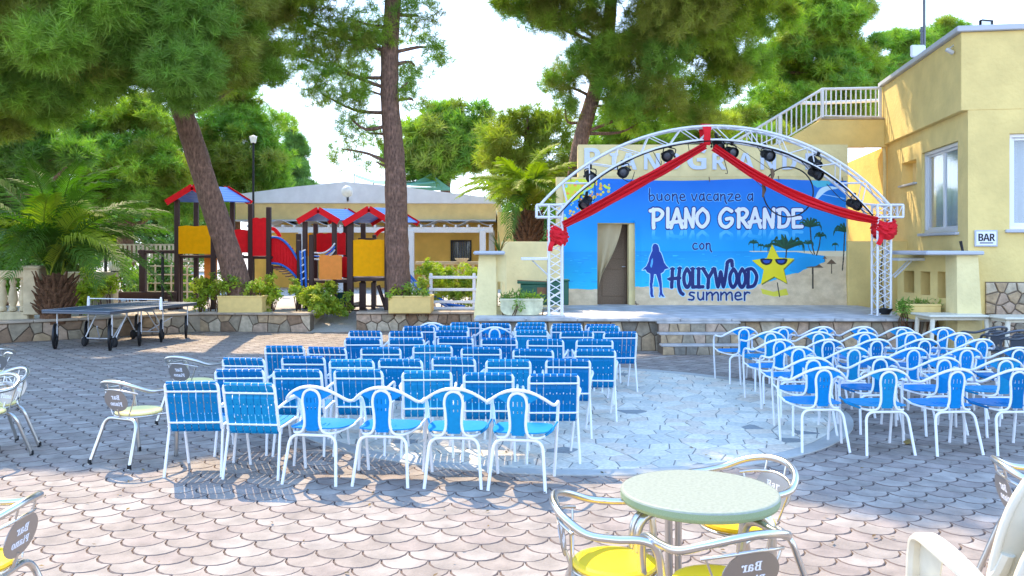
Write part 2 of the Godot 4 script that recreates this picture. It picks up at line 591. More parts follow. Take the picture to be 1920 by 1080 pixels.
	for q in [["needles", Color(1, 1, 1), Color(0.86, 0.98, 0.40)], ["leaves", Color(1, 1, 1), Color(0.92, 1.0, 0.35)]]:
		var l := mat(q[0], q[1], 0.6)
		l.vertex_color_use_as_albedo = true
		l.backlight_enabled = true
		l.backlight = q[2]
		l.cull_mode = BaseMaterial3D.CULL_DISABLED
	for q in [["frond", Color(0.40, 0.53, 0.17), Color(0.72, 0.95, 0.25)], ["frond_light", Color(0.70, 0.75, 0.22), Color(0.8, 0.95, 0.28)], ["frond_dry", Color(0.62, 0.52, 0.26), Color(0.5, 0.4, 0.15)]]:
		var l := mat(q[0], q[1], 0.6, 0, "grain", 2.0)
		l.backlight_enabled = true
		l.backlight = q[2]
		l.cull_mode = BaseMaterial3D.CULL_DISABLED
	var gl := mat("glass", Color(0.72, 0.80, 0.84, 0.22), 0.05)
	gl.transparency = BaseMaterial3D.TRANSPARENCY_ALPHA
	M["crys"] = gl


# ------------------------------------------------------------------ ground
const CIR := Vector2(0.65, -10.66)   # centre of the marble circle (x, z)
const CIR_R := 3.28
const LEVEL := 0.40                  # the raised garden behind the low walls

func flat(y: float, pts: Array) -> MB:
	var mb := MB.new()
	var poly := PackedVector2Array(pts)
	var ids := Geometry2D.triangulate_polygon(poly)
	for i in range(0, ids.size(), 3):
		mb.ft(Vector3(poly[ids[i]].x, y, poly[ids[i]].y), Vector3(poly[ids[i + 1]].x, y, poly[ids[i + 1]].y), Vector3(poly[ids[i + 2]].x, y, poly[ids[i + 2]].y), Vector3.UP)
	return mb

func slab(y0: float, y1: float, pts: Array) -> MB:
	var mb := MB.new()
	mb.prism(PackedVector2Array(pts), y0, y1, Transform3D(Basis(Vector3(1, 0, 0), Vector3(0, 0, 1), Vector3(0, 1, 0)), Vector3.ZERO))
	return mb

func scale_mesh(w: float, joint: float, top: Material) -> ArrayMesh:   # one fish-scale paver, its round edge towards +z
	var r := w * 0.5
	var e := joint * 0.5
	var poly := PackedVector2Array()
	for k in 9:
		var a := PI * k / 8.0
		poly.push_back(Vector2(-cos(a) * (r - e), sin(a) * (r - e)))
	for k in range(1, 5):
		var a := PI / 2.0 * k / 4.0
		poly.push_back(Vector2(r, -r) + Vector2(-sin(a), cos(a)) * (r + e))
	for k in range(1, 4):
		var a := PI / 2.0 * k / 4.0
		poly.push_back(Vector2(-r, -r) + Vector2(cos(a), sin(a)) * (r + e))
	var mb := MB.new()
	var rim := MB.new()   # flank of the groove, darkened for its dirt and its shadow line
	var m := poly.size()
	var ce := Vector2(0, 0.12 * r)
	var bev := 0.005
	for i in m:
		var p := poly[i]; var q := poly[(i + 1) % m]
		var p2 := p.move_toward(ce, bev); var q2 := q.move_toward(ce, bev)
		var o := (p + q) * 0.5 - ce
		var n0 := Vector3((p - ce).normalized().x, 1.0, (p - ce).normalized().y).normalized()
		var n1 := Vector3((q - ce).normalized().x, 1.0, (q - ce).normalized().y).normalized()
		rim.tri(Vector3(p.x, -0.009, p.y), Vector3(q.x, -0.009, q.y), Vector3(q2.x, 0, q2.y), n0, n1, n1)
		rim.tri(Vector3(p.x, -0.009, p.y), Vector3(q2.x, 0, q2.y), Vector3(p2.x, 0, p2.y), n0, n1, n0)
		mb.ft(Vector3(p2.x, 0, p2.y), Vector3(q2.x, 0, q2.y), Vector3(ce.x, 0.0015, ce.y), Vector3.UP)
	var am := mb.mesh(top)
	var a := []
	a.resize(Mesh.ARRAY_MAX)
	a[Mesh.ARRAY_VERTEX] = rim.v
	a[Mesh.ARRAY_NORMAL] = rim.n
	am.add_surface_from_arrays(Mesh.PRIMITIVE_TRIANGLES, a)
	am.surface_set_material(1, M.joint)
	return am

func build_ground() -> void:
	var far := [Vector2(-160, 60), Vector2(160, 60), Vector2(160, -220), Vector2(-160, -220)]
	struct("ground", flat(-0.03, far), M.soil)
	var plaza := struct("plaza_pavement", flat(-0.014, [Vector2(-22, 6), Vector2(22, 6), Vector2(22, -22), Vector2(-22, -22)]), M.joint)
	# the pavers
	var w := 0.30
	var turn := Basis(Vector3.UP, deg_to_rad(-2.5))
	var spots := []
	var r := rng(1)
	for j in range(-8, 130):
		for i in range(-70, 71):
			var p := turn * Vector3((i + (0.5 if posmod(j, 2) else 0.0)) * w, 0, -3.2 - j * w * 0.5)
			var d := -p.z
			if d < 2.6 or d > 20.2: continue
			if absf(p.x) > 0.72 * d + 1.4: continue
			if Vector2(p.x, p.z).distance_to(CIR) < CIR_R - 0.22: continue
			var px := 960.0 + p.x / d * F
			var py := HOR + EYE / d * F
			var seen := px > -20 and px < 1940 and py < 1095
			spots.append([p, d if seen else d + 1000.0])
	spots.sort_custom(func(a, b): return a[1] < b[1])
	var meshes := []
	for k in 4: meshes.append(scale_mesh(w, 0.008, M["paver%d" % k]))
	var xfs := []
	var cols := []
	for k in spots.size():
		var tilt := turn * Basis(Vector3(r.randf_range(-1, 1), 0, r.randf_range(-1, 1)).normalized(), r.randf_range(0, 0.006))
		var xf := Transform3D(tilt, spots[k][0] + Vector3(0, r.randf_range(-0.0025, 0.0015), 0))
		if k < 300:
			var o := obj("paver", meshes[r.randi() % 4], null, plaza)
			o.transform = xf
		else:
			xfs.append(xf)
			var c: Color = (M["paver%d" % (r.randi() % 4)] as StandardMaterial3D).albedo_color.srgb_to_linear()
			cols.append(c * r.randf_range(0.93, 1.05))
	many("pavers", scale_mesh(w, 0.008, M.paver_far), xfs, cols, plaza)
	# the round marble floor
	var ring := MB.new()
	for k in 96:
		var q := []
		for a in [[k, 0.0], [k + 1, 0.0]]:
			var dir := Vector3(cos(TAU * a[0] / 96.0), 0, sin(TAU * a[0] / 96.0))
			q.append(Vector3(CIR.x, 0, CIR.y) + dir * (CIR_R - 0.10))
			q.append(Vector3(CIR.x, 0, CIR.y) + dir * (CIR_R + 0.08))
			q.append(dir)
		var y0 := Vector3(0, -0.01, 0); var y1 := Vector3(0, 0.009, 0)
		mb_ring(ring, q, y0, y1)
	var pts := []
	for k in 64: pts.append(CIR + Vector2(cos(TAU * k / 64.0), sin(TAU * k / 64.0)) * (CIR_R - 0.02))
	var round_floor := struct("round_marble_floor", flat(0.002, pts), M.marble_joint)
	obj("border", ring, M.marble_ring, round_floor)
	var S := CIR_R * 2.0
	var list := []
	for poly in cells(S, S, 0.22, 0.013, 21):
		var c := Vector2.ZERO
		for p in poly: c += p / poly.size()
		c -= Vector2(S, S) * 0.5
		if c.length() > CIR_R + 0.1: continue
		var cut: PackedVector2Array = poly
		for k in 48:
			var dv := Vector2(cos(TAU * k / 48.0), sin(TAU * k / 48.0))
			if c.length() > CIR_R - 0.7: cut = half_plane(cut, Vector2(S, S) * 0.5 + dv * (CIR_R - 0.115), dv)
			if cut.size() < 3: break
		if cut.size() < 3: continue
		list.append([cut, -(CIR.y + c.y)])
	list.sort_custom(func(a, b): return a[1] < b[1])
	var xf := Transform3D(Basis(Vector3(1, 0, 0), Vector3(0, 0, 1), Vector3(0, 1, 0)), Vector3(CIR.x - S * 0.5, 0, CIR.y - S * 0.5))
	var rest := []
	for k in 6: rest.append(MB.new())
	for k in list.size():
		var kind := 5 if r.randf() < 0.018 else r.randi() % 5
		if k < 300:
			var mb := MB.new()
			mb.stone(list[k][0], 0.0, 0.007 + r.randf_range(-0.001, 0.001), 0.006, xf)
			obj("marble_piece", mb, M["marble%d" % kind], round_floor)
		else:
			rest[kind].stone(list[k][0], 0.0, 0.007, 0.006, xf)
	for k in 6:
		if rest[k].v.size() > 0: stuff(obj("marble_pieces", rest[k], M["marble%d" % k], round_floor))
	# raised garden ground behind the walls, with the ramp between them
	struct("garden_ground", slab(-0.02, LEVEL, [Vector2(-60, -15.3), Vector2(-13.5, -15.3), Vector2(-7.25, -20.15), Vector2(-4.75, -19.95), Vector2(-4.75, -23.0), Vector2(-60, -23.0)]), M.gravel)
	struct("garden_ground", slab(-0.02, LEVEL, [Vector2(-3.6, -20.25), Vector2(0.9, -20.25), Vector2(0.9, -23.0), Vector2(-3.6, -23.0)]), M.gravel)
	struct("garden_ground", slab(-0.02, LEVEL, [Vector2(-60, -23.0), Vector2(60, -23.0), Vector2(60, -90.0), Vector2(-60, -90.0)]), M.gravel)
	var ramp := MB.new()
	ramp.quad(Vector3(-4.75, 0.0, -19.7), Vector3(-3.6, 0.0, -19.9), Vector3(-3.6, LEVEL, -23.0), Vector3(-4.75, LEVEL, -23.0), Vector3.UP)
	struct("ramp_path", ramp, M.gravel)

func mb_ring(mb: MB, q: Array, y0: Vector3, y1: Vector3) -> void:
	mb.quad(q[0] + y1, q[1] + y1, q[4] + y1, q[3] + y1, Vector3.UP)
	mb.quad(q[1] + y0, q[4] + y0, q[4] + y1, q[1] + y1, q[2])
	mb.quad(q[0] + y0, q[3] + y0, q[3] + y1, q[0] + y1, -q[2])


# ------------------------------------------------------------------ low stone walls
func low_wall(a: Vector2, b: Vector2, h: float, s: int, label: String, size := 0.34) -> void:
	var d := (b - a).normalized()
	var yaw := atan2(-d.y, d.x)
	var len := a.distance_to(b)
	var t := thing("stone_wall", label, "wall", Vector3(a.x, 0, a.y), yaw, "low stone walls round the plaza")
	var core := MB.new()
	core.box(Vector3(len * 0.5, (h - 0.06) * 0.5, -0.15), Vector3(len, h - 0.06, 0.30))
	obj("core", core, M.mortar, t)
	stone_face(t, Transform3D(Basis.IDENTITY, Vector3(0.0, 0.0, 0.0)), len, h - 0.065, size, [M.stone0, M.stone1, M.stone2, M.stone3, M.stone4], s)
	var n := int(ceil(len / 0.95))
	for k in n:
		var c := MB.new()
		c.cbox(Vector3(len * (k + 0.5) / n, h - 0.028, -0.13), Vector3(len / n - 0.006, 0.056, 0.42), 0.012)
		obj("coping_slab", c, M.coping, t)

func build_low_walls() -> void:
	low_wall(Vector2(-13.4, -15.2), Vector2(-7.3, -19.95), 0.45, 31, "low wall of broad rough stones behind the table tennis table", 0.33)
	low_wall(Vector2(-7.3, -19.95), Vector2(-4.68, -19.78), 0.45, 32, "low stone wall carrying the planter at the leaning pine")
	low_wall(Vector2(-3.66, -20.1), Vector2(-0.72, -20.1), 0.45, 33, "low wall of small pale stones under the straight pine's planter", 0.26)
	var kerb := MB.new()
	kerb.tube([Vector3(-4.66, 0.43, -20.0), Vector3(-4.5, 0.45, -20.6), Vector3(-3.9, 0.5, -22.3)], 0.07, 6)
	solo("bed_kerb", kerb, M.coping, "pale stone kerb of the shrub bed beside the ramp", "kerb")


# ------------------------------------------------------------------ the stage
const ST := 0.62
const WALL_D := 19.95

func build_stage() -> void:
	var t := thing("stage", "raised open-air stage with pale floor and stone front", "stage", Vector3.ZERO)
	var core := MB.new()
	core.box(Vector3(3.65, 0.28, -18.2), Vector3(8.7, 0.56, 4.0))
	obj("base", core, M.mortar, t)
	stone_face(t, Transform3D(Basis.IDENTITY, Vector3(-0.70, 0.0, -16.2)), 8.7, 0.545, 0.27, [M.stone0, M.stone1, M.stone2, M.stone4, M.stone5], 41, 0.018, 0.022)
	var top := MB.new()
	top.cbox(Vector3(3.65, 0.59, -18.15), Vector3(8.72, 0.06, 4.1), 0.012)
	obj("stage_floor", top, M.stage_top, t)
	for k in 9:
		var e := MB.new()
		e.cbox(Vector3(-0.22 + k * 0.968, 0.595, -16.12), Vector3(0.96, 0.058, 0.14), 0.014)
		obj("edge_slab", e, M.stage_edge, t)
	var s := thing("stone_steps", "three stone steps in front of the stage", "steps")
	for k in 3:
		var z := -15.55 - 0.22 * k
		var h := 0.19 * (k + 1)
		var c := MB.new()
		c.box(Vector3(3.5, h - 0.115, (z - 16.16) * 0.5), Vector3(1.5, 0.15, absf(z + 16.16)))
		obj("core", c, M.mortar, s)
		stone_face(s, Transform3D(Basis.IDENTITY, Vector3(2.75, h - 0.19, z)), 1.5, 0.15, 0.22, [M.stone0, M.stone1, M.stone4, M.stone5], 45 + k, 0.016, 0.018)
		var tr := MB.new()
		tr.cbox(Vector3(3.5, h - 0.02, z - 0.11), Vector3(1.56, 0.04, 0.27), 0.01)
		obj("tread", tr, M.stage_edge, s)
	# back wall with the door opening and the raised letters
	var wl := thing("stage_wall", "cream stage back wall with raised pale letters along its top", "wall")
	var x0 := P(1043, 0, WALL_D).x; var x1 := P(1590, 0, WALL_D).x
	var dx0 := P(1120, 0, WALL_D).x; var dx1 := P(1179, 0, WALL_D).x
	var dtop := P(0, 420, WALL_D).y
	var low := P(0, 332, WALL_D).y; var high := P(0, 271, WALL_D).y
	var wx := P(1084, 0, WALL_D).x
	var zz := -WALL_D - 0.15
	var mb := MB.new()
	mb.box(Vector3((x0 + dx0) * 0.5, (low + ST) * 0.5, zz), Vector3(dx0 - x0, low - ST, 0.3))
	mb.box(Vector3((dx0 + dx1) * 0.5, (low + dtop) * 0.5, zz), Vector3(dx1 - dx0, low - dtop, 0.3))
	mb.box(Vector3((dx1 + x1) * 0.5, (low + ST) * 0.5, zz), Vector3(x1 - dx1, low - ST, 0.3))
	obj("wall", mb, M.cream_pale, wl)
	var up := MB.new()
	up.cbox(Vector3((wx + x1) * 0.5, (low + high) * 0.5, zz + 0.003), Vector3(x1 - wx, high - low, 0.3), 0.01)
	obj("sign_band", up, M.cream_pale, wl)
	var font := SystemFont.new()
	font.font_names = PackedStringArray(["Droid Sans"])
	font.font_weight = 700
	for q in [["P", 1095.0, 40.0], ["I", 1143.0, 30.0], ["A", 1163.0, 30.0], ["N", 1207.0, 30.0], ["O", 1246.0, 30.0], ["G", 1288.0, 38.0], ["R", 1335.0, 30.0], ["A", 1382.0, 30.0], ["N", 1425.0, 30.0], ["D", 1466.0, 30.0], ["E", 1509.0, 30.0]]:
		var tm := TextMesh.new()
		tm.font = font
		tm.text = q[0]
		tm.font_size = 64
		tm.pixel_size = q[2] / F * WALL_D / 0.714 / 64.0
		tm.depth = 0.05
		tm.horizontal_alignment = HORIZONTAL_ALIGNMENT_LEFT
		tm.vertical_alignment = VERTICAL_ALIGNMENT_BOTTOM
		var o := obj("letter", tm, M.letter, wl)
		var p := P(q[1], 318.0, WALL_D)
		var bb := tm.get_aabb()
		o.position = Vector3(p.x - bb.position.x, p.y - bb.position.y, -WALL_D + 0.022)
		o.scale = Vector3(1.12, 1, 1)
	# door behind the opening
	var dt := thing("stage_door", "brown panelled door standing half open behind the banner", "door")
	var d := MB.new()
	d.cbox(P(1150, 496, WALL_D + 0.55) , Vector3(0.82, 1.92, 0.05), 0.01)
	obj("leaf", d, M.door, dt)
	for yy in [460.0, 530.0]:
		var pn := MB.new()
		pn.cbox(P(1150, yy, WALL_D + 0.53), Vector3(0.56, 0.66, 0.03), 0.012)
		obj("panel", pn, M.door, dt)
	var hd := MB.new()
	hd.tube(fillet([P(1172, 500, WALL_D + 0.53), P(1172, 500, WALL_D + 0.45), P(1166, 500, WALL_D + 0.45)], 0.02), 0.012, 6)
	obj("handle", hd, M.alu, dt)
	var bk := MB.new()
	bk.box(Vector3((dx0 + dx1) * 0.5, 1.7, -WALL_D - 0.75), Vector3(1.4, 2.3, 0.1))
	bk.box(Vector3(dx0 - 0.05, 1.7, -WALL_D - 0.5), Vector3(0.1, 2.3, 0.40))
	bk.box(Vector3(dx1 + 0.05, 1.7, -WALL_D - 0.5), Vector3(0.1, 2.3, 0.40))
	bk.box(Vector3((dx0 + dx1) * 0.5, dtop + 0.1, -WALL_D - 0.5), Vector3(1.0, 0.1, 0.40))
	obj("porch", bk, M.brown_floor, dt)
	# folds of cloth hanging across the opening
	var cl := MB.new()
	var g := []
	for i in 13:
		var f := i / 12.0
		var row := []
		for j in 9:
			var u := j / 8.0
			var right: float = lerpf(1167, 1126, f * f * 0.6 + f * 0.4)
			row.append(P(lerpf(1119, right, u), lerpf(418, 556 - 40 * u, f), WALL_D + 0.12 + 0.05 * sin(u * 9.0 + f * 2.0) * (0.4 + f)))
		g.append(row)
	cl.sheet(g, 0.006)
	solo("door_curtain", cl, M.cloth_grey, "greyish cloth gathered aside in the stage doorway", "curtain")
	build_banner()


func build_banner() -> void:
	var mb := MB.new()
	var wavy := func(px: float, py: float) -> Vector3:
		var edge: float = 1.0 if px > 1195.0 else 0.6
		var z := 0.016 * sin(px * 0.045 + py * 0.02) + 0.012 * sin(px * 0.11 - py * 0.05) * edge + 0.01 * sin(py * 0.09 + px * 0.013)
		var tilt := 0.0
		if absf(px - 1190.0) < 14.0 and py > 418.0: tilt = 0.05 * (1.0 - absf(px - 1190.0) / 14.0)
		return P(px, py + (2.0 * sin(px * 0.021) if py < 340.0 else 0.0), WALL_D - 0.06) + Vector3(0, 0, z + tilt)
	for q in [[1057.0, 1120.0, 337.0, 573.5, 9, 24], [1120.0, 1190.0, 337.0, 418.0, 9, 9], [1190.0, 1587.0, 337.0, 573.5, 48, 24]]:
		for i in q[4]:
			for j in q[5]:
				var xa: float = lerpf(q[0], q[1], float(i) / q[4]); var xb: float = lerpf(q[0], q[1], float(i + 1) / q[4])
				var ya: float = lerpf(q[2], q[3], float(j) / q[5]); var yb: float = lerpf(q[2], q[3], float(j + 1) / q[5])
				var c := [Vector2(xa, ya), Vector2(xb, ya), Vector2(xb, yb), Vector2(xa, yb)]
				for tr in [[0, 2, 1], [0, 3, 2]]:
					for k in tr:
						var p: Vector2 = c[k]
						var a: Vector3 = wavy.call(p.x, p.y)
						var nx: Vector3 = wavy.call(p.x + 2.0, p.y); var ny: Vector3 = wavy.call(p.x, p.y + 2.0)
						mb.v.push_back(a)
						mb.n.push_back(-(nx - a).cross(ny - a).normalized())
						mb.uv.push_back(Vector2((p.x - 1057.0) / 530.0, (p.y - 335.0) / 240.0))
	# clockwise seen from the front
	for i in range(0, mb.v.size(), 3):
		if (mb.v[i + 1] - mb.v[i]).cross(mb.v[i + 2] - mb.v[i]).z > 0.0:
			var tv := mb.v[i + 1]; mb.v[i + 1] = mb.v[i + 2]; mb.v[i + 2] = tv
			var tn := mb.n[i + 1]; mb.n[i + 1] = mb.n[i + 2]; mb.n[i + 2] = tn
			var tu := mb.uv[i + 1]; mb.uv[i + 1] = mb.uv[i + 2]; mb.uv[i + 2] = tu
	var m := StandardMaterial3D.new()
	m.albedo_texture = ImageTexture.create_from_image(paint_banner())
	m.roughness = 0.6
	m.cull_mode = BaseMaterial3D.CULL_DISABLED
	var t := thing("stage_banner", "blue beach banner with white and navy lettering on the stage wall", "banner")
	obj("printed_cloth", mb, m, t)
	for q in [1070.0, 1200.0, 1330.0, 1460.0, 1580.0]:
		var e := MB.new()
		var p := P(q, 337.5 + 2.0 * sin(q * 0.021), WALL_D - 0.085)
		e.tube([p + Vector3(0, -0.03, 0.02), p + Vector3(0, 0.03, 0.0), p + Vector3(0, 0.08, -0.03)], 0.01, 5)
		obj("eyelet_tie", e, M.rope, t)


class Pen:
	var im: Image
	var sc := 2.0
	func q(p: Vector2) -> Vector2:
		return (p - Vector2(1057, 335)) * sc
	func disc(p: Vector2, r: float, c: Color) -> void:
		var a := q(p)
		var R := r * sc
		for y in range(int(a.y - R), int(a.y + R) + 1):
			var h := R * R - (y - a.y) * (y - a.y)
			if h > 0.0: im.fill_rect(Rect2i(int(round(a.x - sqrt(h))), y, max(1, int(round(2.0 * sqrt(h)))), 1), c)
	func line(pts: Array, r: float, c: Color, r2 := -1.0) -> void:
		for i in pts.size() - 1:
			var n := int(max(2.0, pts[i].distance_to(pts[i + 1]) * sc / max(0.7, r * sc * 0.4)))
			for k in n + 1:
				var f: float = (i + float(k) / n) / (pts.size() - 1)
				disc(pts[i].lerp(pts[i + 1], float(k) / n), lerpf(r, r2 if r2 >= 0.0 else r, f), c)
	func poly(pts: Array, c: Color) -> void:
		var y0 := 1e9; var y1 := -1e9
		var s := []
		for p in pts:
			var a := q(p)
			s.append(a)
			y0 = min(y0, a.y); y1 = max(y1, a.y)
		for y in range(max(0, int(y0)), min(im.get_height() - 1, int(y1)) + 1):
			var xs := []
			for i in s.size():
				var a: Vector2 = s[i]; var b: Vector2 = s[(i + 1) % s.size()]
				if (a.y <= y + 0.5) != (b.y <= y + 0.5): xs.append(a.x + (y + 0.5 - a.y) / (b.y - a.y) * (b.x - a.x))
			xs.sort()
			for i in range(0, xs.size() - 1, 2):
				im.fill_rect(Rect2i(int(round(xs[i])), y, max(1, int(round(xs[i + 1] - xs[i]))), 1), c)

func sm2(pts: Array, sub := 5) -> Array:
	var a := []
	for p in pts: a.append(Vector3(p.x, p.y, 0))
	var o := []
	for p in smooth(a, sub): o.append(Vector2(p.x, p.y))
	return o

const SCRIPT := {   # handwriting: strokes in a box one x-height tall, y up from the base line
	"b": [[0.1, 1.9, 0.1, 0.1, 0.5, 0.0, 0.85, 0.4, 0.6, 0.9, 0.15, 0.7]],
	"u": [[0.1, 1.0, 0.12, 0.3, 0.42, 0.0, 0.78, 0.35, 0.8, 1.0, 0.82, 0.05]],
	"o": [[0.5, 1.0, 0.12, 0.6, 0.3, 0.05, 0.75, 0.15, 0.85, 0.7, 0.5, 1.0]],
	"n": [[0.1, 1.0, 0.1, 0.0], [0.1, 0.6, 0.45, 1.0, 0.75, 0.8, 0.8, 0.0, 1.05, -0.45]],
	"e": [[0.12, 0.5, 0.8, 0.58, 0.6, 1.0, 0.2, 0.85, 0.1, 0.3, 0.4, 0.0, 0.95, 0.12]],
	"v": [[0.0, 1.0, 0.4, 0.0, 0.85, 1.0]],
	"a": [[0.8, 0.9, 0.35, 1.0, 0.1, 0.4, 0.4, 0.0, 0.78, 0.4], [0.82, 1.1, 0.85, 0.0]],
	"c": [[0.8, 0.9, 0.4, 1.0, 0.1, 0.5, 0.35, 0.0, 0.95, 0.08]],
	"z": [[0.1, 0.95, 0.8, 1.0, 0.15, 0.0, 0.95, 0.02]],
	"s": [[0.8, 0.95, 0.35, 1.0, 0.2, 0.7, 0.72, 0.4, 0.6, 0.02, 0.1, 0.05]],
	"m": [[0.02, 1.0, 0.02, 0.0], [0.02, 0.6, 0.28, 1.0, 0.45, 0.8, 0.48, 0.0], [0.48, 0.6, 0.75, 1.0, 0.93, 0.8, 0.96, -0.05]],
	"r": [[0.1, 1.0, 0.1, -0.05], [0.1, 0.6, 0.4, 1.0, 0.75, 0.92]],
}
const BLOCK := {   # capitals in a unit box, y down
	"P": [[0.28, 1.0, 0.26, 0.06], [0.05, 0.14, 0.6, 0.07, 0.93, 0.26, 0.7, 0.54, 0.3, 0.62]],
	"I": [[0.5, 0.04, 0.5, 0.97]],
	"A": [[0.05, 0.97, 0.5, 0.04, 0.92, 0.97], [0.02, 0.72, 0.92, 0.64]],
	"N": [[0.12, 0.97, 0.14, 0.05, 0.80, 0.95, 0.90, 0.04]],
	"O": [[0.5, 0.05, 0.12, 0.35, 0.14, 0.75, 0.5, 0.96, 0.88, 0.7, 0.86, 0.3, 0.5, 0.05]],
	"G": [[0.88, 0.16, 0.5, 0.04, 0.12, 0.38, 0.16, 0.8, 0.5, 0.97, 0.86, 0.78, 0.90, 0.54, 0.55, 0.56]],
	"R": [[0.22, 0.97, 0.2, 0.06], [0.05, 0.14, 0.6, 0.06, 0.9, 0.24, 0.66, 0.5, 0.24, 0.56], [0.45, 0.56, 0.92, 0.97]],
	"D": [[0.16, 0.95, 0.2, 0.06], [0.05, 0.1, 0.55, 0.06, 0.92, 0.42, 0.7, 0.86, 0.14, 0.95]],
	"E": [[0.9, 0.08, 0.14, 0.08, 0.14, 0.94, 0.9, 0.92], [0.14, 0.5, 0.75, 0.48]],
	"H": [[0.2, 0.05, 0.14, 0.95], [0.72, 0.02, 0.62, 0.7, 0.75, 1.15, 0.95, 1.3], [0.0, 0.55, 0.7, 0.5]],
	"L": [[0.35, 0.04, 0.3, 0.95, 0.98, 0.93]],
	"Y": [[0.05, 0.04, 0.5, 0.5, 0.46, 0.97], [0.95, 0.04, 0.5, 0.5]],
	"W": [[0.02, 0.05, 0.28, 0.93, 0.5, 0.2, 0.72, 0.93, 0.98, 0.0, 1.05, -0.28, 1.35, -0.36, 1.4, -0.1]],
}

func strokes(glyph: Array, x: float, y: float, w: float, h: float, flip: float, curvy: bool) -> Array:
	var out := []
	for s in glyph:
		var pts := []
		for i in range(0, s.size(), 2): pts.append(Vector2(x + s[i] * w, y + s[i + 1] * h * flip))
		out.append(sm2(pts) if curvy and pts.size() > 2 else pts)
	return out

func hand(pen: Pen, word: String, x: float, base: float, h: float, adv: float, r: float, c: Color, halo: Color) -> void:
	for pass_ in 2:
		var cx := x
		for ch in word:
			if ch != " ":
				var wd := adv * (1.35 if ch == "m" else 0.85)
				for s in strokes(SCRIPT[ch], cx, base, wd, h, -1.0, true):
					pen.line(s, r + (0.9 if pass_ == 0 else 0.0), halo if pass_ == 0 else c)
				cx += adv * (1.55 if ch == "m" else 1.0)
			else:
				cx += adv * 0.7

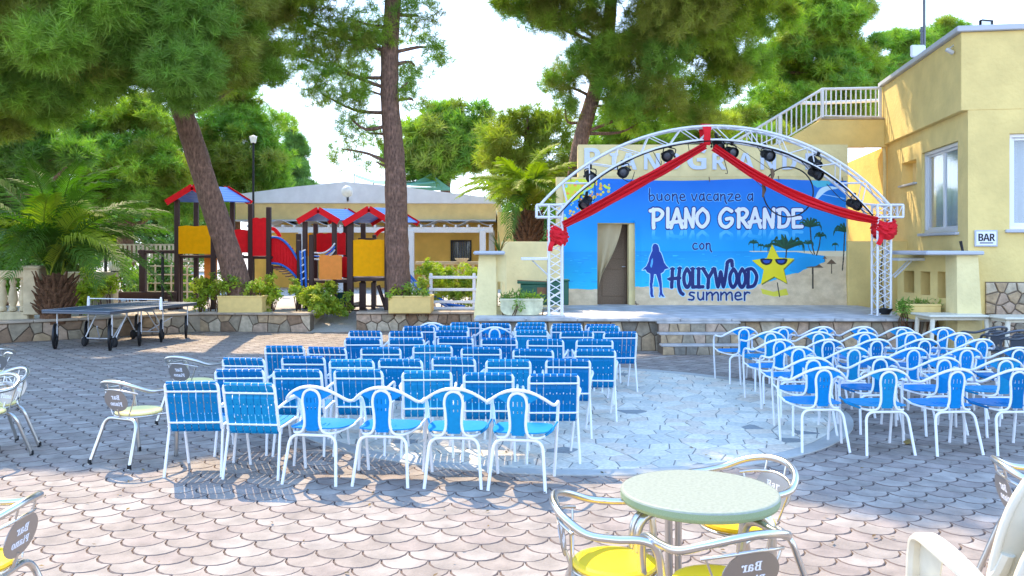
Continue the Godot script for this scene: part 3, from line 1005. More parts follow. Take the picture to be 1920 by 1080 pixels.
func paint_banner() -> Image:
	var im := Image.create(1060, 480, false, Image.FORMAT_RGB8)
	var pen := Pen.new()
	pen.im = im
	var r := rng(77)
	var f := FastNoiseLite.new()
	f.seed = 4
	f.frequency = 0.012
	var sky0 := Color(0.0, 0.44, 0.82); var sky1 := Color(0.0, 0.64, 0.90)
	var sea0 := Color(0.0, 0.60, 0.88); var sea1 := Color(0.06, 0.74, 0.90)
	var sand := Color(0.86, 0.77, 0.62)
	for y in 480:
		var py := 335.0 + y / 2.0
		var c: Color = sky0.lerp(sky1, clampf((py - 345.0) / 120.0, 0, 1)) if py < 472.0 else sea0.lerp(sea1, (py - 472.0) / 66.0)
		im.fill_rect(Rect2i(0, y, 1060, 1), c)
	for x in range(0, 1060, 2):   # the blue varies a little from side to side
		var px := 1057.0 + x / 2.0
		var shore := 540.0 + 2.0 * sin(px * 0.03)
		if px > 1400.0: shore = lerpf(541.0, 505.0, clampf((px - 1400.0) / 110.0, 0, 1)) - maxf(0.0, px - 1510.0) * 0.35
		if px > 1545.0: shore = minf(shore, 476.0)
		var y0 := int((shore - 335.0) * 2.0 + f.get_noise_2d(x, 5) * 5.0)
		for y in range(y0, 480, 3):
			var n := f.get_noise_2d(x * 1.4, y * 2.2) * 0.09 + r.randf_range(-0.015, 0.015)
			im.fill_rect(Rect2i(x, y, 2, 3), Color(sand.r + n, sand.g + n, sand.b + n * 0.9))
		if px > 1405.0:
			var yb := int((470.5 - 335.0) * 2.0)
			im.fill_rect(Rect2i(x, yb, 2, int(4 + 16.0 * clampf((px - 1490.0) / 60.0, 0, 1))), Color(0.90, 0.84, 0.70))
	pen.line([Vector2(1190, 472), Vector2(1410, 472)], 0.5, Color(0.02, 0.40, 0.78))
	for k in 160:   # small waves
		var p := Vector2(r.randf_range(1060, 1400), r.randf_range(476, 536))
		pen.line([p, p + Vector2(r.randf_range(3, 14), 0)], 0.35, Color(0.25, 0.78, 0.95) if k % 2 else Color(0.02, 0.56, 0.86))
	# lime and orange leaves in the upper corner
	pen.poly([Vector2(1057, 335), Vector2(1118, 335), Vector2(1112, 352), Vector2(1096, 360), Vector2(1086, 372), Vector2(1070, 380), Vector2(1057, 384)], Color(0.80, 0.86, 0.20))
	for k in 90:
		var a := r.randf(); var b := r.randf()
		var p := Vector2(1058 + a * 84.0, 336 + b * (78.0 - a * 56.0))
		var c: Color = [Color(0.93, 0.76, 0.30), Color(0.85, 0.88, 0.25), Color(0.97, 0.62, 0.25), Color(0.55, 0.80, 0.80)][r.randi() % 4]
		var s := r.randf_range(1.2, 3.6)
		if r.randf() < 0.5: pen.disc(p, s, c)
		else: pen.poly([p + Vector2(-s, 0), p + Vector2(0, -s), p + Vector2(s, 0), p + Vector2(0, s)], c)
	# palms and sunshades of the beach
	var green := Color(0.08, 0.33, 0.20)
	for q in [[1518.0, 424.0, 19.0, 1527.0, 476.0], [1538.0, 443.0, 10.0, 1531.0, 478.0], [1515.0, 457.0, 9.0, 1525.0, 478.0], [1584.0, 433.0, 18.0, 1580.0, 506.0], [1413.0, 456.0, 8.0, 1414.0, 470.0], [1475.0, 464.0, 30.0, 1470.0, 500.0], [1427.0, 461.0, 5.0, 1427.0, 470.0], [1567.0, 459.0, 5.0, 1567.0, 470.0], [1440.0, 463.0, 7.0, 1440.0, 472.0]]:
		var c0 := Vector2(q[0], q[1])
		pen.line(sm2([c0, Vector2(lerpf(q[0], q[3], 0.3), lerpf(q[1], q[4], 0.5)), Vector2(q[3], q[4])]), 1.1 if q[2] > 9.0 else 0.6, Color(0.22, 0.20, 0.16))
		for k in 9:
			var an := PI * (1.05 + 0.9 * k / 8.0) + r.randf_range(-0.15, 0.15)
			var e = c0 + Vector2(cos(an), sin(an) * 0.8) * q[2]
			var dr = e + Vector2(cos(an) * q[2] * 0.15, q[2] * 0.55)
			pen.line(sm2([c0, e, dr]), q[2] * 0.13, green if k % 2 else Color(0.05, 0.26, 0.16), 0.4)
	for q in [[1524.0, 489.0, 20.0, 13.0, 540.0], [1559.0, 487.0, 9.5, 8.0, 512.0], [1546.0, 481.0, 4.5, 4.0, 490.0]]:
		pen.line([Vector2(q[0], q[1]), Vector2(q[0] + 0.5, q[4])], q[2] * 0.06 + 0.3, Color(0.25, 0.21, 0.17))
		pen.poly([Vector2(q[0] - q[2], q[1] + q[3]), Vector2(q[0] - q[2] * 0.4, q[1] + q[3] * 0.35), Vector2(q[0], q[1] - 1), Vector2(q[0] + q[2] * 0.5, q[1] + q[3] * 0.35), Vector2(q[0] + q[2], q[1] + q[3])], Color(0.42, 0.34, 0.26))
	pen.poly(sm2([Vector2(1483, 488), Vector2(1510, 482), Vector2(1538, 486), Vector2(1532, 498), Vector2(1512, 501), Vector2(1496, 512), Vector2(1480, 508)], 4), Color(0.05, 0.60, 0.85))
	# pale sail of a windsurfer
	pen.poly(sm2([Vector2(1528, 372), Vector2(1536, 355), Vector2(1552, 349), Vector2(1572, 353), Vector2(1552, 357), Vector2(1540, 366), Vector2(1533, 374)], 3), Color(0.80, 0.90, 0.93))
	pen.poly([Vector2(1518, 338), Vector2(1565, 337), Vector2(1550, 349), Vector2(1532, 352), Vector2(1524, 346)], Color(0.30, 0.72, 0.80))
	pen.line([Vector2(1540, 364), Vector2(1584, 372)], 0.5, Color(0.75, 0.9, 1.0))
	# lettering
	var navy := Color(0.03, 0.12, 0.40); var halo := Color(0.45, 0.74, 0.95)
	hand(pen, "buone", 1217, 376, 12, 14.2, 1.25, navy, halo)
	hand(pen, "vacanze", 1297, 376, 12, 13.4, 1.25, navy, halo)
	hand(pen, "a", 1400, 376, 12, 15, 1.25, navy, halo)
	hand(pen, "con", 1298, 467, 11, 12.5, 1.25, navy, halo)
	var big := [["P", 1218.0, 26.0], ["I", 1244.0, 16.0], ["A", 1257.0, 24.0], ["N", 1283.0, 20.0], ["O", 1305.0, 25.0], ["G", 1347.0, 28.0], ["R", 1380.0, 23.0], ["A", 1404.0, 24.0], ["N", 1431.0, 22.0], ["D", 1457.0, 25.0], ["E", 1485.0, 20.0]]
	for q in big:   # the letters mirrored in the printed water
		for s in strokes(BLOCK[q[0]], q[1], 466.0, q[2], 34.0, -1.0, false):
			for i in s.size() - 1:
				for k in 24:
					var p: Vector2 = s[i].lerp(s[i + 1], k / 23.0)
					if p.y < 448.0: pen.disc(p, 3.0, im.get_pixelv(Vector2i(pen.q(Vector2(1200, p.y)))).lerp(Color(0.62, 0.85, 0.98), clampf((449.0 - p.y) / 22.0, 0.0, 0.5)))
	for pass_ in 2:
		for q in big:
			for s in strokes(BLOCK[q[0]], q[1], 390.0 + r.randf_range(-0.6, 0.6), q[2], 37.0, 1.0, q[0] in "OGDPR"):
				pen.line(s, 5.0 if pass_ == 0 else 3.5, navy if pass_ == 0 else Color(0.93, 0.94, 0.98))
	var ho := [["H", 1256.0, 26.0], ["O", 1281.0, 15.0], ["L", 1295.0, 12.0], ["L", 1306.0, 12.0], ["Y", 1317.0, 22.0], ["W", 1339.0, 24.0], ["O", 1367.0, 16.0], ["O", 1384.0, 15.0], ["D", 1399.0, 22.0]]
	for pass_ in 2:
		for q in ho:
			for s in strokes(BLOCK[q[0]], q[1], 502.0, q[2], 38.0, 1.0, q[0] in "OHDW"):
				pen.line(s, 4.9 if pass_ == 0 else 3.3, Color(0.62, 0.84, 0.97) if pass_ == 0 else navy)
				if q[0] in "HLY" and pass_ == 1: pen.line([s[0] - Vector2(3.5, 0), s[0] + Vector2(3.5, 0)], 1.6, navy)
	hand(pen, "summer", 1290, 562, 14, 17.2, 1.6, navy, Color(0.72, 0.82, 0.88))
	# plain silhouette of a standing figure in a short cape
	var fig := [Vector2(1229, 457), Vector2(1233, 459), Vector2(1235, 464), Vector2(1236, 471), Vector2(1239, 474), Vector2(1242, 482), Vector2(1245, 491), Vector2(1249, 498), Vector2(1255, 503), Vector2(1250, 504), Vector2(1247, 505), Vector2(1244, 510), Vector2(1239, 513), Vector2(1240, 522), Vector2(1241, 532), Vector2(1241, 542), Vector2(1242, 550), Vector2(1246, 557), Vector2(1241, 556), Vector2(1239, 552), Vector2(1238, 557), Vector2(1236, 556), Vector2(1237, 546), Vector2(1236, 534), Vector2(1233, 523), Vector2(1230, 514), Vector2(1226, 514), Vector2(1225, 524), Vector2(1223, 535), Vector2(1224, 545), Vector2(1224, 552), Vector2(1226, 557), Vector2(1221, 557), Vector2(1219, 551), Vector2(1219, 542), Vector2(1218, 533), Vector2(1219, 522), Vector2(1219, 513), Vector2(1213, 510), Vector2(1210, 505), Vector2(1204, 506), Vector2(1207, 503), Vector2(1212, 499), Vector2(1216, 490), Vector2(1218, 481), Vector2(1221, 474), Vector2(1223, 470), Vector2(1223, 463), Vector2(1225, 458)]
	var outl := fig.duplicate()
	outl.append(fig[0])
	pen.line(outl, 1.5, Color(0.72, 0.88, 0.98))
	pen.poly(fig, Color(0.04, 0.22, 0.58))
	pen.poly(sm2([Vector2(1221, 488), Vector2(1224, 484), Vector2(1224, 494), Vector2(1221, 502), Vector2(1219, 498)], 3), Color(0.35, 0.70, 0.94))
	# yellow star wearing dark glasses
	var star := []
	for k in 10:
		var an := -PI / 2.0 + PI * k / 5.0 - 0.04
		star.append(Vector2(1450, 499) + Vector2(cos(an), sin(an)) * (41.0 if k % 2 == 0 else 19.5))
	var sh := []
	for p in star: sh.append(p + Vector2(1.5, 2.0))
	pen.poly(sh, Color(0.45, 0.45, 0.12))
	pen.poly(star, Color(0.93, 0.86, 0.10))
	for sx in [-1.0, 1.0]:
		pen.poly(sm2([Vector2(1451 + sx * 2, 486), Vector2(1451 + sx * 24, 485), Vector2(1451 + sx * 22, 494), Vector2(1451 + sx * 13, 497), Vector2(1451 + sx * 5, 493), Vector2(1451 + sx * 2, 486)], 4), Color(0.05, 0.06, 0.12))
		pen.poly(sm2([Vector2(1451 + sx * 6, 488), Vector2(1451 + sx * 20, 488), Vector2(1451 + sx * 17, 493), Vector2(1451 + sx * 9, 493)], 4), Color(0.08, 0.30, 0.70))
	pen.poly([Vector2(1427, 541), Vector2(1450, 547), Vector2(1474, 541), Vector2(1478, 553), Vector2(1452, 556), Vector2(1430, 551)], Color(0.86, 0.82, 0.25))
	pen.line([Vector2(1457, 530), Vector2(1461, 556)], 0.9, Color(0.25, 0.21, 0.17))
	pen.line([Vector2(1188, 568), Vector2(1196, 570)], 0.9, Color(0.40, 0.34, 0.27))
	pen.line([Vector2(1191, 565), Vector2(1193, 573)], 0.9, Color(0.40, 0.34, 0.27))
	return im


# ------------------------------------------------------------------ the bar building on the right
func wall_with_holes(mb: MB, xf: Transform3D, w: float, h: float, th: float, holes: Array) -> void:   # local x along, y up, faces +z; holes are Rect2
	var xs := [0.0, w]
	var ys := [0.0, h]
	for q in holes:
		for e in [q.position.x, q.end.x]: if not xs.has(e): xs.append(e)
		for e in [q.position.y, q.end.y]: if not ys.has(e): ys.append(e)
	xs.sort(); ys.sort()
	for i in xs.size() - 1:
		var run := -1
		for j in ys.size():
			var solid := false
			if j < ys.size() - 1:
				solid = true
				var c := Vector2((xs[i] + xs[i + 1]) * 0.5, (ys[j] + ys[j + 1]) * 0.5)
				for q in holes: if q.has_point(c): solid = false
			if solid and run < 0: run = j
			if not solid and run >= 0:
				mb.box(xf * Vector3((xs[i] + xs[i + 1]) * 0.5, (ys[run] + ys[j]) * 0.5, -th * 0.5), Vector3(xs[i + 1] - xs[i], ys[j] - ys[run], th), xf.basis)
				run = -1

func window_unit(parent: Node3D, xf: Transform3D, w: float, h: float, leaves: int, fm: Material, curtains: bool, s := 1) -> void:   # in the plane z = 0 of xf, lower left corner at its origin
	var win := Node3D.new()
	win.name = "window"
	parent.add_child(win, true)
	win.transform = xf
	var f := MB.new()
	var t := 0.07
	f.cbox(Vector3(w * 0.5, t * 0.5, -0.05), Vector3(w, t, 0.10), 0.008)
	f.cbox(Vector3(w * 0.5, h - t * 0.5, -0.05), Vector3(w, t, 0.10), 0.008)
	for x in [t * 0.5, w - t * 0.5]: f.cbox(Vector3(x, h * 0.5, -0.052), Vector3(t, h - 2 * t, 0.10), 0.008)
	obj("frame", f, fm, win)
	var sill := MB.new()
	sill.cbox(Vector3(w * 0.5, -0.035, 0.02), Vector3(w + 0.16, 0.06, 0.22), 0.01)
	obj("sill", sill, M.grey_trim, win)
	var lw := (w - 2 * t) / leaves
	for k in leaves:
		var x0 := t + lw * k
		var sf := MB.new()
		for x in [x0 + 0.025, x0 + lw - 0.025]: sf.cbox(Vector3(x, h * 0.5, -0.07), Vector3(0.05, h - 2 * t, 0.05), 0.006)
		for y in [t + 0.025, h - t - 0.025]: sf.cbox(Vector3(x0 + lw * 0.5, y, -0.071), Vector3(lw - 0.1, 0.05, 0.05), 0.006)
		obj("sash", sf, fm, win)
		var p := MB.new()
		p.box(Vector3(x0 + lw * 0.5, h * 0.5, -0.07), Vector3(lw - 0.1, h - 2 * t - 0.1, 0.006))
		obj("pane", p, M.glass, win)
	if curtains:
		var g := []
		for i in 3:
			var row := []
			for j in 60:
				row.append(Vector3(t + (w - 2 * t) * j / 59.0, lerpf(h - 0.05, 0.05, i / 2.0), -0.25 + 0.03 * sin(j * 0.9 + s) + 0.015 * sin(j * 2.3)))
			g.append(row)
		var c := MB.new()
		c.sheet(g)
		obj("curtain", c, M.curtain, win)

func build_right_building() -> void:
	var b := thing("bar_building", "yellow plastered bar building with grey roof edge at the right", "building", Vector3(8.55, 0, -16.0), -0.1612)
	var side := Transform3D(Basis(Vector3(0, 0, 1), Vector3(0, 1, 0), Vector3(-1, 0, 0)), Vector3(0, 0, -13.0))
	var mb := MB.new()
	side.origin.z = -5.5
	wall_with_holes(mb, side, 5.5, 4.53, 0.25, [Rect2(5.5 - 2.78, 2.27, 2.24, 1.76), Rect2(5.5 - 4.3, 3.43, 1.14, 0.52)])
	obj("side_wall", mb, M.cream, b)
	var rs := MB.new()
	rs.box(Vector3(0.125, 2.265, -9.25), Vector3(0.25, 4.53, 7.5))
	obj("rear_side_wall", rs, M.cream_warm, b)  # warmer plaster colour stands in for orange light bounced here
	var fr := MB.new()
	wall_with_holes(fr, Transform3D(Basis.IDENTITY, Vector3(0.25, 0, 0)), 4.75, 4.53, 0.25, [Rect2(0.722 - 0.25, 2.30, 1.7, 1.78)])
	obj("front_wall", fr, M.cream, b)
	var up := MB.new()
	up.cbox(Vector3(2.44, 5.265, -2.76), Vector3(5.12, 1.47, 5.52), 0.01)
	obj("upper_storey", up, M.cream, b)
	var rf := MB.new()
	rf.cbox(Vector3(2.42, 6.055, -2.76), Vector3(5.26, 0.11, 5.66), 0.015)
	obj("roof_edge", rf, M.grey_trim, b)
	var back := MB.new()
	back.box(Vector3(4.9, 2.26, -6.5), Vector3(0.2, 4.52, 12.4))
	back.box(Vector3(2.5, 2.26, -12.9), Vector3(4.4, 4.52, 0.2))
	back.box(Vector3(2.6, 2.1, -6.4), Vector3(4.2, 0.1, 12.0))
	obj("rear_wall", back, M.cream, b)
	window_unit(b, Transform3D(Basis(Vector3(0, 0, 1), Vector3(0, 1, 0), Vector3(-1, 0, 0)), Vector3(0.06, 2.27, -2.78)), 2.24, 1.76, 2, M.alu, true, 1)
	window_unit(b, Transform3D(Basis.IDENTITY, Vector3(0.722, 2.30, -0.06)), 1.7, 1.78, 2, M.white_frame, true, 4)
	var shutter := Node3D.new()
	shutter.name = "recess"
	b.add_child(shutter, true)
	var rb := MB.new()
	rb.box(Vector3(0.345, 3.69, -3.73), Vector3(0.19, 0.9, 1.6))
	obj("back", rb, M.cream_pale, shutter)
	for k in 5:
		var s := MB.new()
		s.cbox(Vector3(0.16, 3.50 + k * 0.1, -3.30), Vector3(0.05, 0.08, 0.26), 0.01)
		obj("slat", s, M.brown, shutter)
	var ledge := MB.new()
	ledge.cbox(Vector3(0.0, 3.405, -3.73), Vector3(0.14, 0.045, 1.26), 0.01)
	obj("sill", ledge, M.grey_trim, shutter)
	var pipe := MB.new()
	pipe.tube(fillet([Vector3(-0.10, 5.95, -5.62), Vector3(-0.10, 5.0, -5.62), Vector3(-0.08, 4.2, -5.45), Vector3(-0.08, 0.0, -5.45)], 0.15), 0.045, 8)
	obj("downpipe", pipe, M.cream_pale, b)
	var panel := Node3D.new()
	panel.name = "stone_panel"
	b.add_child(panel, true)
	var pc := MB.new()
	pc.box(Vector3(2.65, 0.66, 0.012), Vector3(4.7, 1.32, 0.024))
	obj("mortar", pc, M.mortar, panel)
	stone_face(panel, Transform3D(Basis.IDENTITY, Vector3(0.3, 0.02, 0.024)), 2.2, 1.28, 0.19, [M.stone0, M.stone1, M.stone4, M.stone2], 61, 0.025, 0.018)
	# sign
	var sg := thing("bar_sign", "white framed sign reading BAR on the yellow wall", "sign", Vector3(8.55, 0, -16.0), -0.1612)
	var f := MB.new()
	f.cbox(Vector3(0.305, 2.13, 0.02), Vector3(0.40, 0.31, 0.035), 0.008)
	obj("frame", f, M.grey_trim, sg)
	var pl := MB.new()
	pl.box(Vector3(0.305, 2.13, 0.032), Vector3(0.345, 0.255, 0.02))
	obj("plate", pl, M.sign_white, sg)
	var font := SystemFont.new()
	font.font_names = PackedStringArray(["Droid Sans"])
	font.font_weight = 700
	for k in 3:
		var tm := TextMesh.new()
		tm.font = font
		tm.text = "BAR"[k]
		tm.font_size = 48
		tm.pixel_size = 0.135 / 0.714 / 48.0
		tm.depth = 0.006
		var o := obj("letter", tm, M.black, sg)
		o.position = Vector3(0.305 + (k - 1) * 0.098, 2.145, 0.044)
		o.scale.x = 0.9
	var ln := MB.new()
	ln.box(Vector3(0.305, 2.045, 0.044), Vector3(0.23, 0.018, 0.006))
	obj("underline", ln, M.black, sg)
	# outside stairs to the roof terrace
	var D := 21.3
	var st := thing("outside_stairs", "cream outside staircase and landing beside the bar building", "staircase")
	var poly := PackedVector2Array()
	for q in [[1340, 344], [1540, 224], [1664, 224], [1664, 275], [1566, 275], [1566, 465], [1340, 465]]:
		var p := P(q[0], q[1], D)
		poly.push_back(Vector2(p.x, p.y))
	var w := MB.new()
	w.prism(poly, -D - 0.25, -D)
	obj("parapet", w, M.cream, st)
	var cap := MB.new()
	cap.cbox((P(1540, 222, D) + P(1666, 222, D)) * 0.5 + Vector3(0, 0.0, -0.13), Vector3(P(1666, 0, D).x - P(1540, 0, D).x, 0.05, 0.34), 0.01)
	obj("coping", cap, M.coping, st)
	for k in 13:
		var sx := MB.new()
		var p := P(1535 - k * 16.2, 232 + k * 9.7, D)
		sx.cbox(p + Vector3(0, -0.2, -0.85), Vector3(0.26, 0.16, 1.15), 0.01)
		obj("step", sx, M.stage_edge, st)
	var lf := MB.new()
	lf.box(P(1604, 250, D) + Vector3(0, -0.1, -0.85), Vector3(1.6, 0.2, 1.15))
	obj("landing", lf, M.cream, st)
	var rl := thing("stair_railing", "white barred railing along the outside stairs and landing", "railing")
	var top := MB.new()
	var Dr := D - 0.12 + 0.25
	top.tube([P(1372, 269, Dr), P(1542, 167, Dr), P(1652, 165, Dr)], 0.035, 8)
	obj("top_rail", top, M.white_paint, rl)
	var mid := MB.new()
	mid.tube([P(1500, 193, Dr + 1.1), P(1542, 193, Dr + 1.1), P(1656, 188, Dr + 1.1)], 0.045, 8)
	mid.tube([P(1372, 320, Dr), P(1542, 217, Dr), P(1652, 219, Dr)], 0.022, 6)
	obj("lower_rail", mid, M.white_paint, rl)
	for q in [[1542, 167, 224], [1650, 165, 224], [1462, 215, 272]]:
		var po := MB.new()
		po.cbox((P(q[0], q[1], Dr) + P(q[0], q[2], Dr)) * 0.5, Vector3(0.07, P(0, q[1], Dr).y - P(0, q[2], Dr).y, 0.07), 0.008)
		obj("post", po, M.white_paint, rl)
	for k in 30:
		var px := 1642.0 - k * 9.3
		var yt := 166.0 if px > 1542 else 167.0 + (1542 - px) * 0.6
		var ba := MB.new()
		ba.tube([P(px, yt, Dr), P(px, yt + 52, Dr)], 0.018, 6)
		obj("baluster", ba, M.white_paint, rl)
	# low wall at the stage's right end
	var lw := MB.new()
	lw.cbox(Vector3(9.1, 1.05, -19.95), Vector3(2.6, 2.12, 0.3), 0.012)
	solo("side_wall", lw, M.cream, "low cream wall between the banner and the slotted kiosk", "wall")
	# kiosk with slots and its counter
	var ks := thing("kiosk", "yellow kiosk with three slots below a pale counter top", "kiosk")
	var A := Vector3(7.95, 0, -17.6); var B := Vector3(8.2, 0, -15.98)
	var dir := (B - A).normalized()
	var xf := Transform3D(Basis(dir, Vector3.UP, dir.cross(Vector3.UP)), A)
	var len := A.distance_to(B)
	var kw := MB.new()
	wall_with_holes(kw, xf, len, 1.82, 0.3, [Rect2(0.22, 1.05, 0.34, 0.44), Rect2(0.76, 1.03, 0.30, 0.46), Rect2(1.28, 1.0, 0.26, 0.50)])
	obj("slotted_wall", kw, M.cream, ks)
	var kp := MB.new()
	kp.prism(PackedVector2Array([Vector2(8.14, 0), Vector2(8.62, 0), Vector2(8.51, 1.82), Vector2(8.12, 1.82)]), -15.99, -15.58)
	obj("buttress", kp, M.cream_pale, ks)
	var kc := MB.new()
	kc.cbox(Vector3(8.06, 1.86, -16.35), Vector3(1.06, 0.075, 1.7), 0.02)
	obj("counter_top", kc, M.grey_trim, ks)
	var kd := MB.new()
	kd.box(xf * Vector3(len * 0.5, 0.9, -0.85), Vector3(len, 1.8, 0.06), xf.basis)
	kd.box(xf * Vector3(len * 0.5, 1.79, -0.58), Vector3(len, 0.06, 0.5), xf.basis)
	for x in [0.03, len - 0.03]: kd.box(xf * Vector3(x, 0.9, -0.58), Vector3(0.06, 1.72, 0.5), xf.basis)
	obj("inside", kd, M.brown_floor, ks)  # dark brown lining added so the slots read as shaded
	var ant := thing("antenna_mast", "thin grey antenna mast with a white panel above the roof edge", "antenna")
	var am := MB.new()
	am.tube([P(1733, 110, 19.5), P(1733, -40, 19.5)], 0.03, 6)
	obj("mast", am, M.dark_steel, ant)
	var ab := MB.new()
	ab.cbox(P(1721, 96, 19.4), Vector3(0.34, 0.28, 0.08), 0.03)
	obj("panel_antenna", ab, M.sign_white, ant)
	var ac := MB.new()
	ac.tube([P(1728, 50, 19.5), P(1728, 84, 19.5)], 0.025, 6)
	ac.tube([P(1724, 58, 19.5), P(1733, 58, 19.5)], 0.02, 6)
	obj("bracket", ac, M.dark_steel, ant)
	var fl := thing("floodlight", "dark framed floodlight on the grey roof edge", "light")
	var fb := MB.new()
	fb.cbox(P(1849, 46, 16.0), Vector3(0.26, 0.17, 0.10), 0.015, Basis(Vector3.UP, 0.25))
	obj("housing", fb, M.black, fl)
	var fg := MB.new()
	fg.box(P(1849, 46, 15.94), Vector3(0.20, 0.12, 0.01), Basis(Vector3.UP, 0.25))
	obj("lens", fg, M.alu, fl)
	var fs := MB.new()
	fs.tube([P(1849, 52, 16.0), P(1849, 58, 16.0)], 0.02, 6)
	obj("stand", fs, M.black, fl)
	var cm := thing("wall_spotlight", "small white spotlight fixed high under the roof edge", "spotlight")
	var cb := MB.new()
	cb.cbox(P(1781, 96, 16.35), Vector3(0.16, 0.07, 0.07), 0.012, Basis(Vector3(0, 0, 1), -0.5))
	obj("body", cb, M.alu, cm)
	var ca := MB.new()
	ca.tube([P(1779, 92, 16.38), P(1789, 84, 16.42)], 0.014, 6)
	obj("arm", ca, M.alu, cm)


# ------------------------------------------------------------------ the low building behind the playground
func build_far_building() -> void:
	var D := 32.0
	var b := thing("holiday_building", "low cream building with white gabled roof behind the playground", "building")
	var poly := PackedVector2Array()
	for q in [[436, 367], [560, 351], [650, 342], [760, 352], [938, 374], [938, 382], [436, 381]]:
		var p := P(q[0], q[1], D)
		poly.push_back(Vector2(p.x, p.y))
	var rf := MB.new()
	rf.prism(poly, -D - 8.0, -D + 0.35)
	obj("roof", rf, M.white_plaster, b)
	var y1 := P(0, 381.5, D).y; var y2 := P(0, 412, D).y
	var xl := P(442, 0, D).x; var xr := P(930, 0, D).x
	var uw := MB.new()
	uw.box(Vector3((xl + xr) * 0.5, (y1 + y2) * 0.5, -D - 3.5), Vector3(xr - xl, y1 - y2, 7.0))
	obj("upper_wall", uw, M.cream_pale, b)
	var ed := MB.new()
	ed.box(Vector3((xl + xr) * 0.5, y2 - 0.03, -D - 3.4), Vector3(xr - xl - 0.02, 0.06, 7.1))
	obj("drip_edge", ed, M.grey_trim, b)
	var lw := MB.new()
	var wx := P(845, 0, D + 1.6).x
	wall_with_holes(lw, Transform3D(Basis.IDENTITY, Vector3(xl, 0.3, -D - 1.6)), xr - xl, y2 - 0.36, 0.3, [Rect2(wx - xl, 1.12, 0.82, 0.84)])
	obj("lower_wall", lw, M.cream_warm, b)
	var rw := MB.new()
	rw.box(Vector3(xr + 0.35, 1.7, -D - 4.0), Vector3(0.6, 3.2, 8.0))
	obj("end_wall", rw, M.cream, b)
	var win := Node3D.new()
	win.name = "window"
	b.add_child(win, true)
	var fr := MB.new()
	for x in [0.03, 0.79]: fr.box(Vector3(wx + x, 1.84, -D - 1.58), Vector3(0.06, 0.84, 0.06))
	for y in [1.45, 2.23]: fr.box(Vector3(wx + 0.41, y, -D - 1.58), Vector3(0.70, 0.06, 0.06))
	obj("frame", fr, M.black, win)
	for k in 7:
		var ba := MB.new()
		ba.tube([Vector3(wx + 0.11 + k * 0.10, 1.46, -D - 1.62), Vector3(wx + 0.11 + k * 0.10, 2.22, -D - 1.62)], 0.012, 5)
		obj("bar", ba, M.dark_steel, win)
	var bk := MB.new()
	bk.box(Vector3(wx + 0.41, 1.84, -D - 1.78), Vector3(0.82, 0.84, 0.01))
	obj("pane", bk, M.glass, win)
	var room := MB.new()
	room.box(Vector3(wx + 0.4, 1.7, -D - 5.0), Vector3(4.0, 2.9, 0.1))
	room.box(Vector3(wx - 1.6, 1.7, -D - 3.45), Vector3(0.1, 2.9, 3.1))
	room.box(Vector3(wx + 2.4, 1.7, -D - 3.45), Vector3(0.1, 2.9, 3.1))
	room.box(Vector3(wx + 0.4, 0.35, -D - 3.45), Vector3(4.0, 0.1, 3.1))
	room.box(Vector3(wx + 0.4, 2.85, -D - 3.4), Vector3(4.0, 0.1, 3.0))
	obj("room", room, M.cream, b)
	var pg := thing("pergola", "white pergola with gathered cloth along the low building", "pergola")
	var bm := MB.new()
	var yb := P(0, 431, D - 0.4).y
	bm.box(Vector3((xl + xr) * 0.5 + 0.6, yb, -D + 0.4), Vector3(xr - xl - 1.4, 0.20, 0.10))
	obj("front_beam", bm, M.white_paint, pg)
	for px in [566.0, 640.0, 771.0, 905.0, 921.0]:
		var c := MB.new()
		var p := P(px, 0, D - 0.4)
		c.cbox(Vector3(p.x, yb * 0.5 + 0.1, -D + (0.4 if px < 910 else -0.6)), Vector3(0.22, yb - 0.2, 0.22), 0.015)
		obj("column", c, M.white_paint, pg)
	for k in 22:
		var s := MB.new()
		s.box(Vector3(lerpf(xl + 0.6, xr - 0.2, k / 21.0), yb + 0.14, -D - 0.5), Vector3(0.07, 0.10, 2.0))
		obj("rafter", s, M.white_paint, pg)
	var g := []
	for i in 4:
		var row := []
		for j in 120:
			var u := j / 119.0
			row.append(Vector3(lerpf(xl + 0.5, xr - 0.1, u), yb + 0.28 + 0.10 * cos(u * 48.0) - i * 0.0, -D + 0.3 - i * 0.5))
		g.append(row)
	var cl := MB.new()
	cl.sheet(g, 0.01)
	obj("gathered_cloth", cl, M.white_plaster, pg)
	var ds := thing("roof_lamp", "round white globe lamp before the white roof of the low building", "lamp")
	var dm := MB.new()
	dm.ball(P(651, 359, D - 1.0), Vector3(0.215, 0.215, 0.215), 18)
	obj("globe", dm, M.globe, ds)
	var da := MB.new()
	da.tube([P(652, 378, D + 0.2), P(652, 374, D - 1.0), P(652, 366, D - 1.0)], 0.04, 8)
	obj("arm", da, M.dark_steel, ds)
	var tt := thing("net_canopy", "green netted canopy on a metal frame above the far roof", "canopy")
	var Dn := 42.0
	for q in [[664, 326], [700, 336], [812, 326], [838, 352], [668, 352]]:
		var po := MB.new()
		po.tube([P(q[0], q[1], Dn), P(q[0], 372, Dn)], 0.03, 5)
		obj("pole", po, M.dark_steel, tt)
	var n1 := MB.new()
	n1.sheet([[P(664, 326, Dn), P(700, 338, Dn), P(760, 342, Dn), P(812, 336, Dn)], [P(668, 332, Dn - 2), P(704, 344, Dn - 2), P(764, 347, Dn - 2), P(816, 342, Dn - 2)]], 0.02)
	obj("net", n1, M.green_net, tt)
	var n2 := MB.new()
	n2.ft(P(765, 348, Dn - 1), P(808, 325, Dn - 1), P(842, 352, Dn - 1), Vector3(0, 0.4, 1))
	n2.ft(P(808, 325, Dn - 1), P(842, 352, Dn - 1), P(846, 350, Dn + 2), Vector3(1, 0.4, 0))
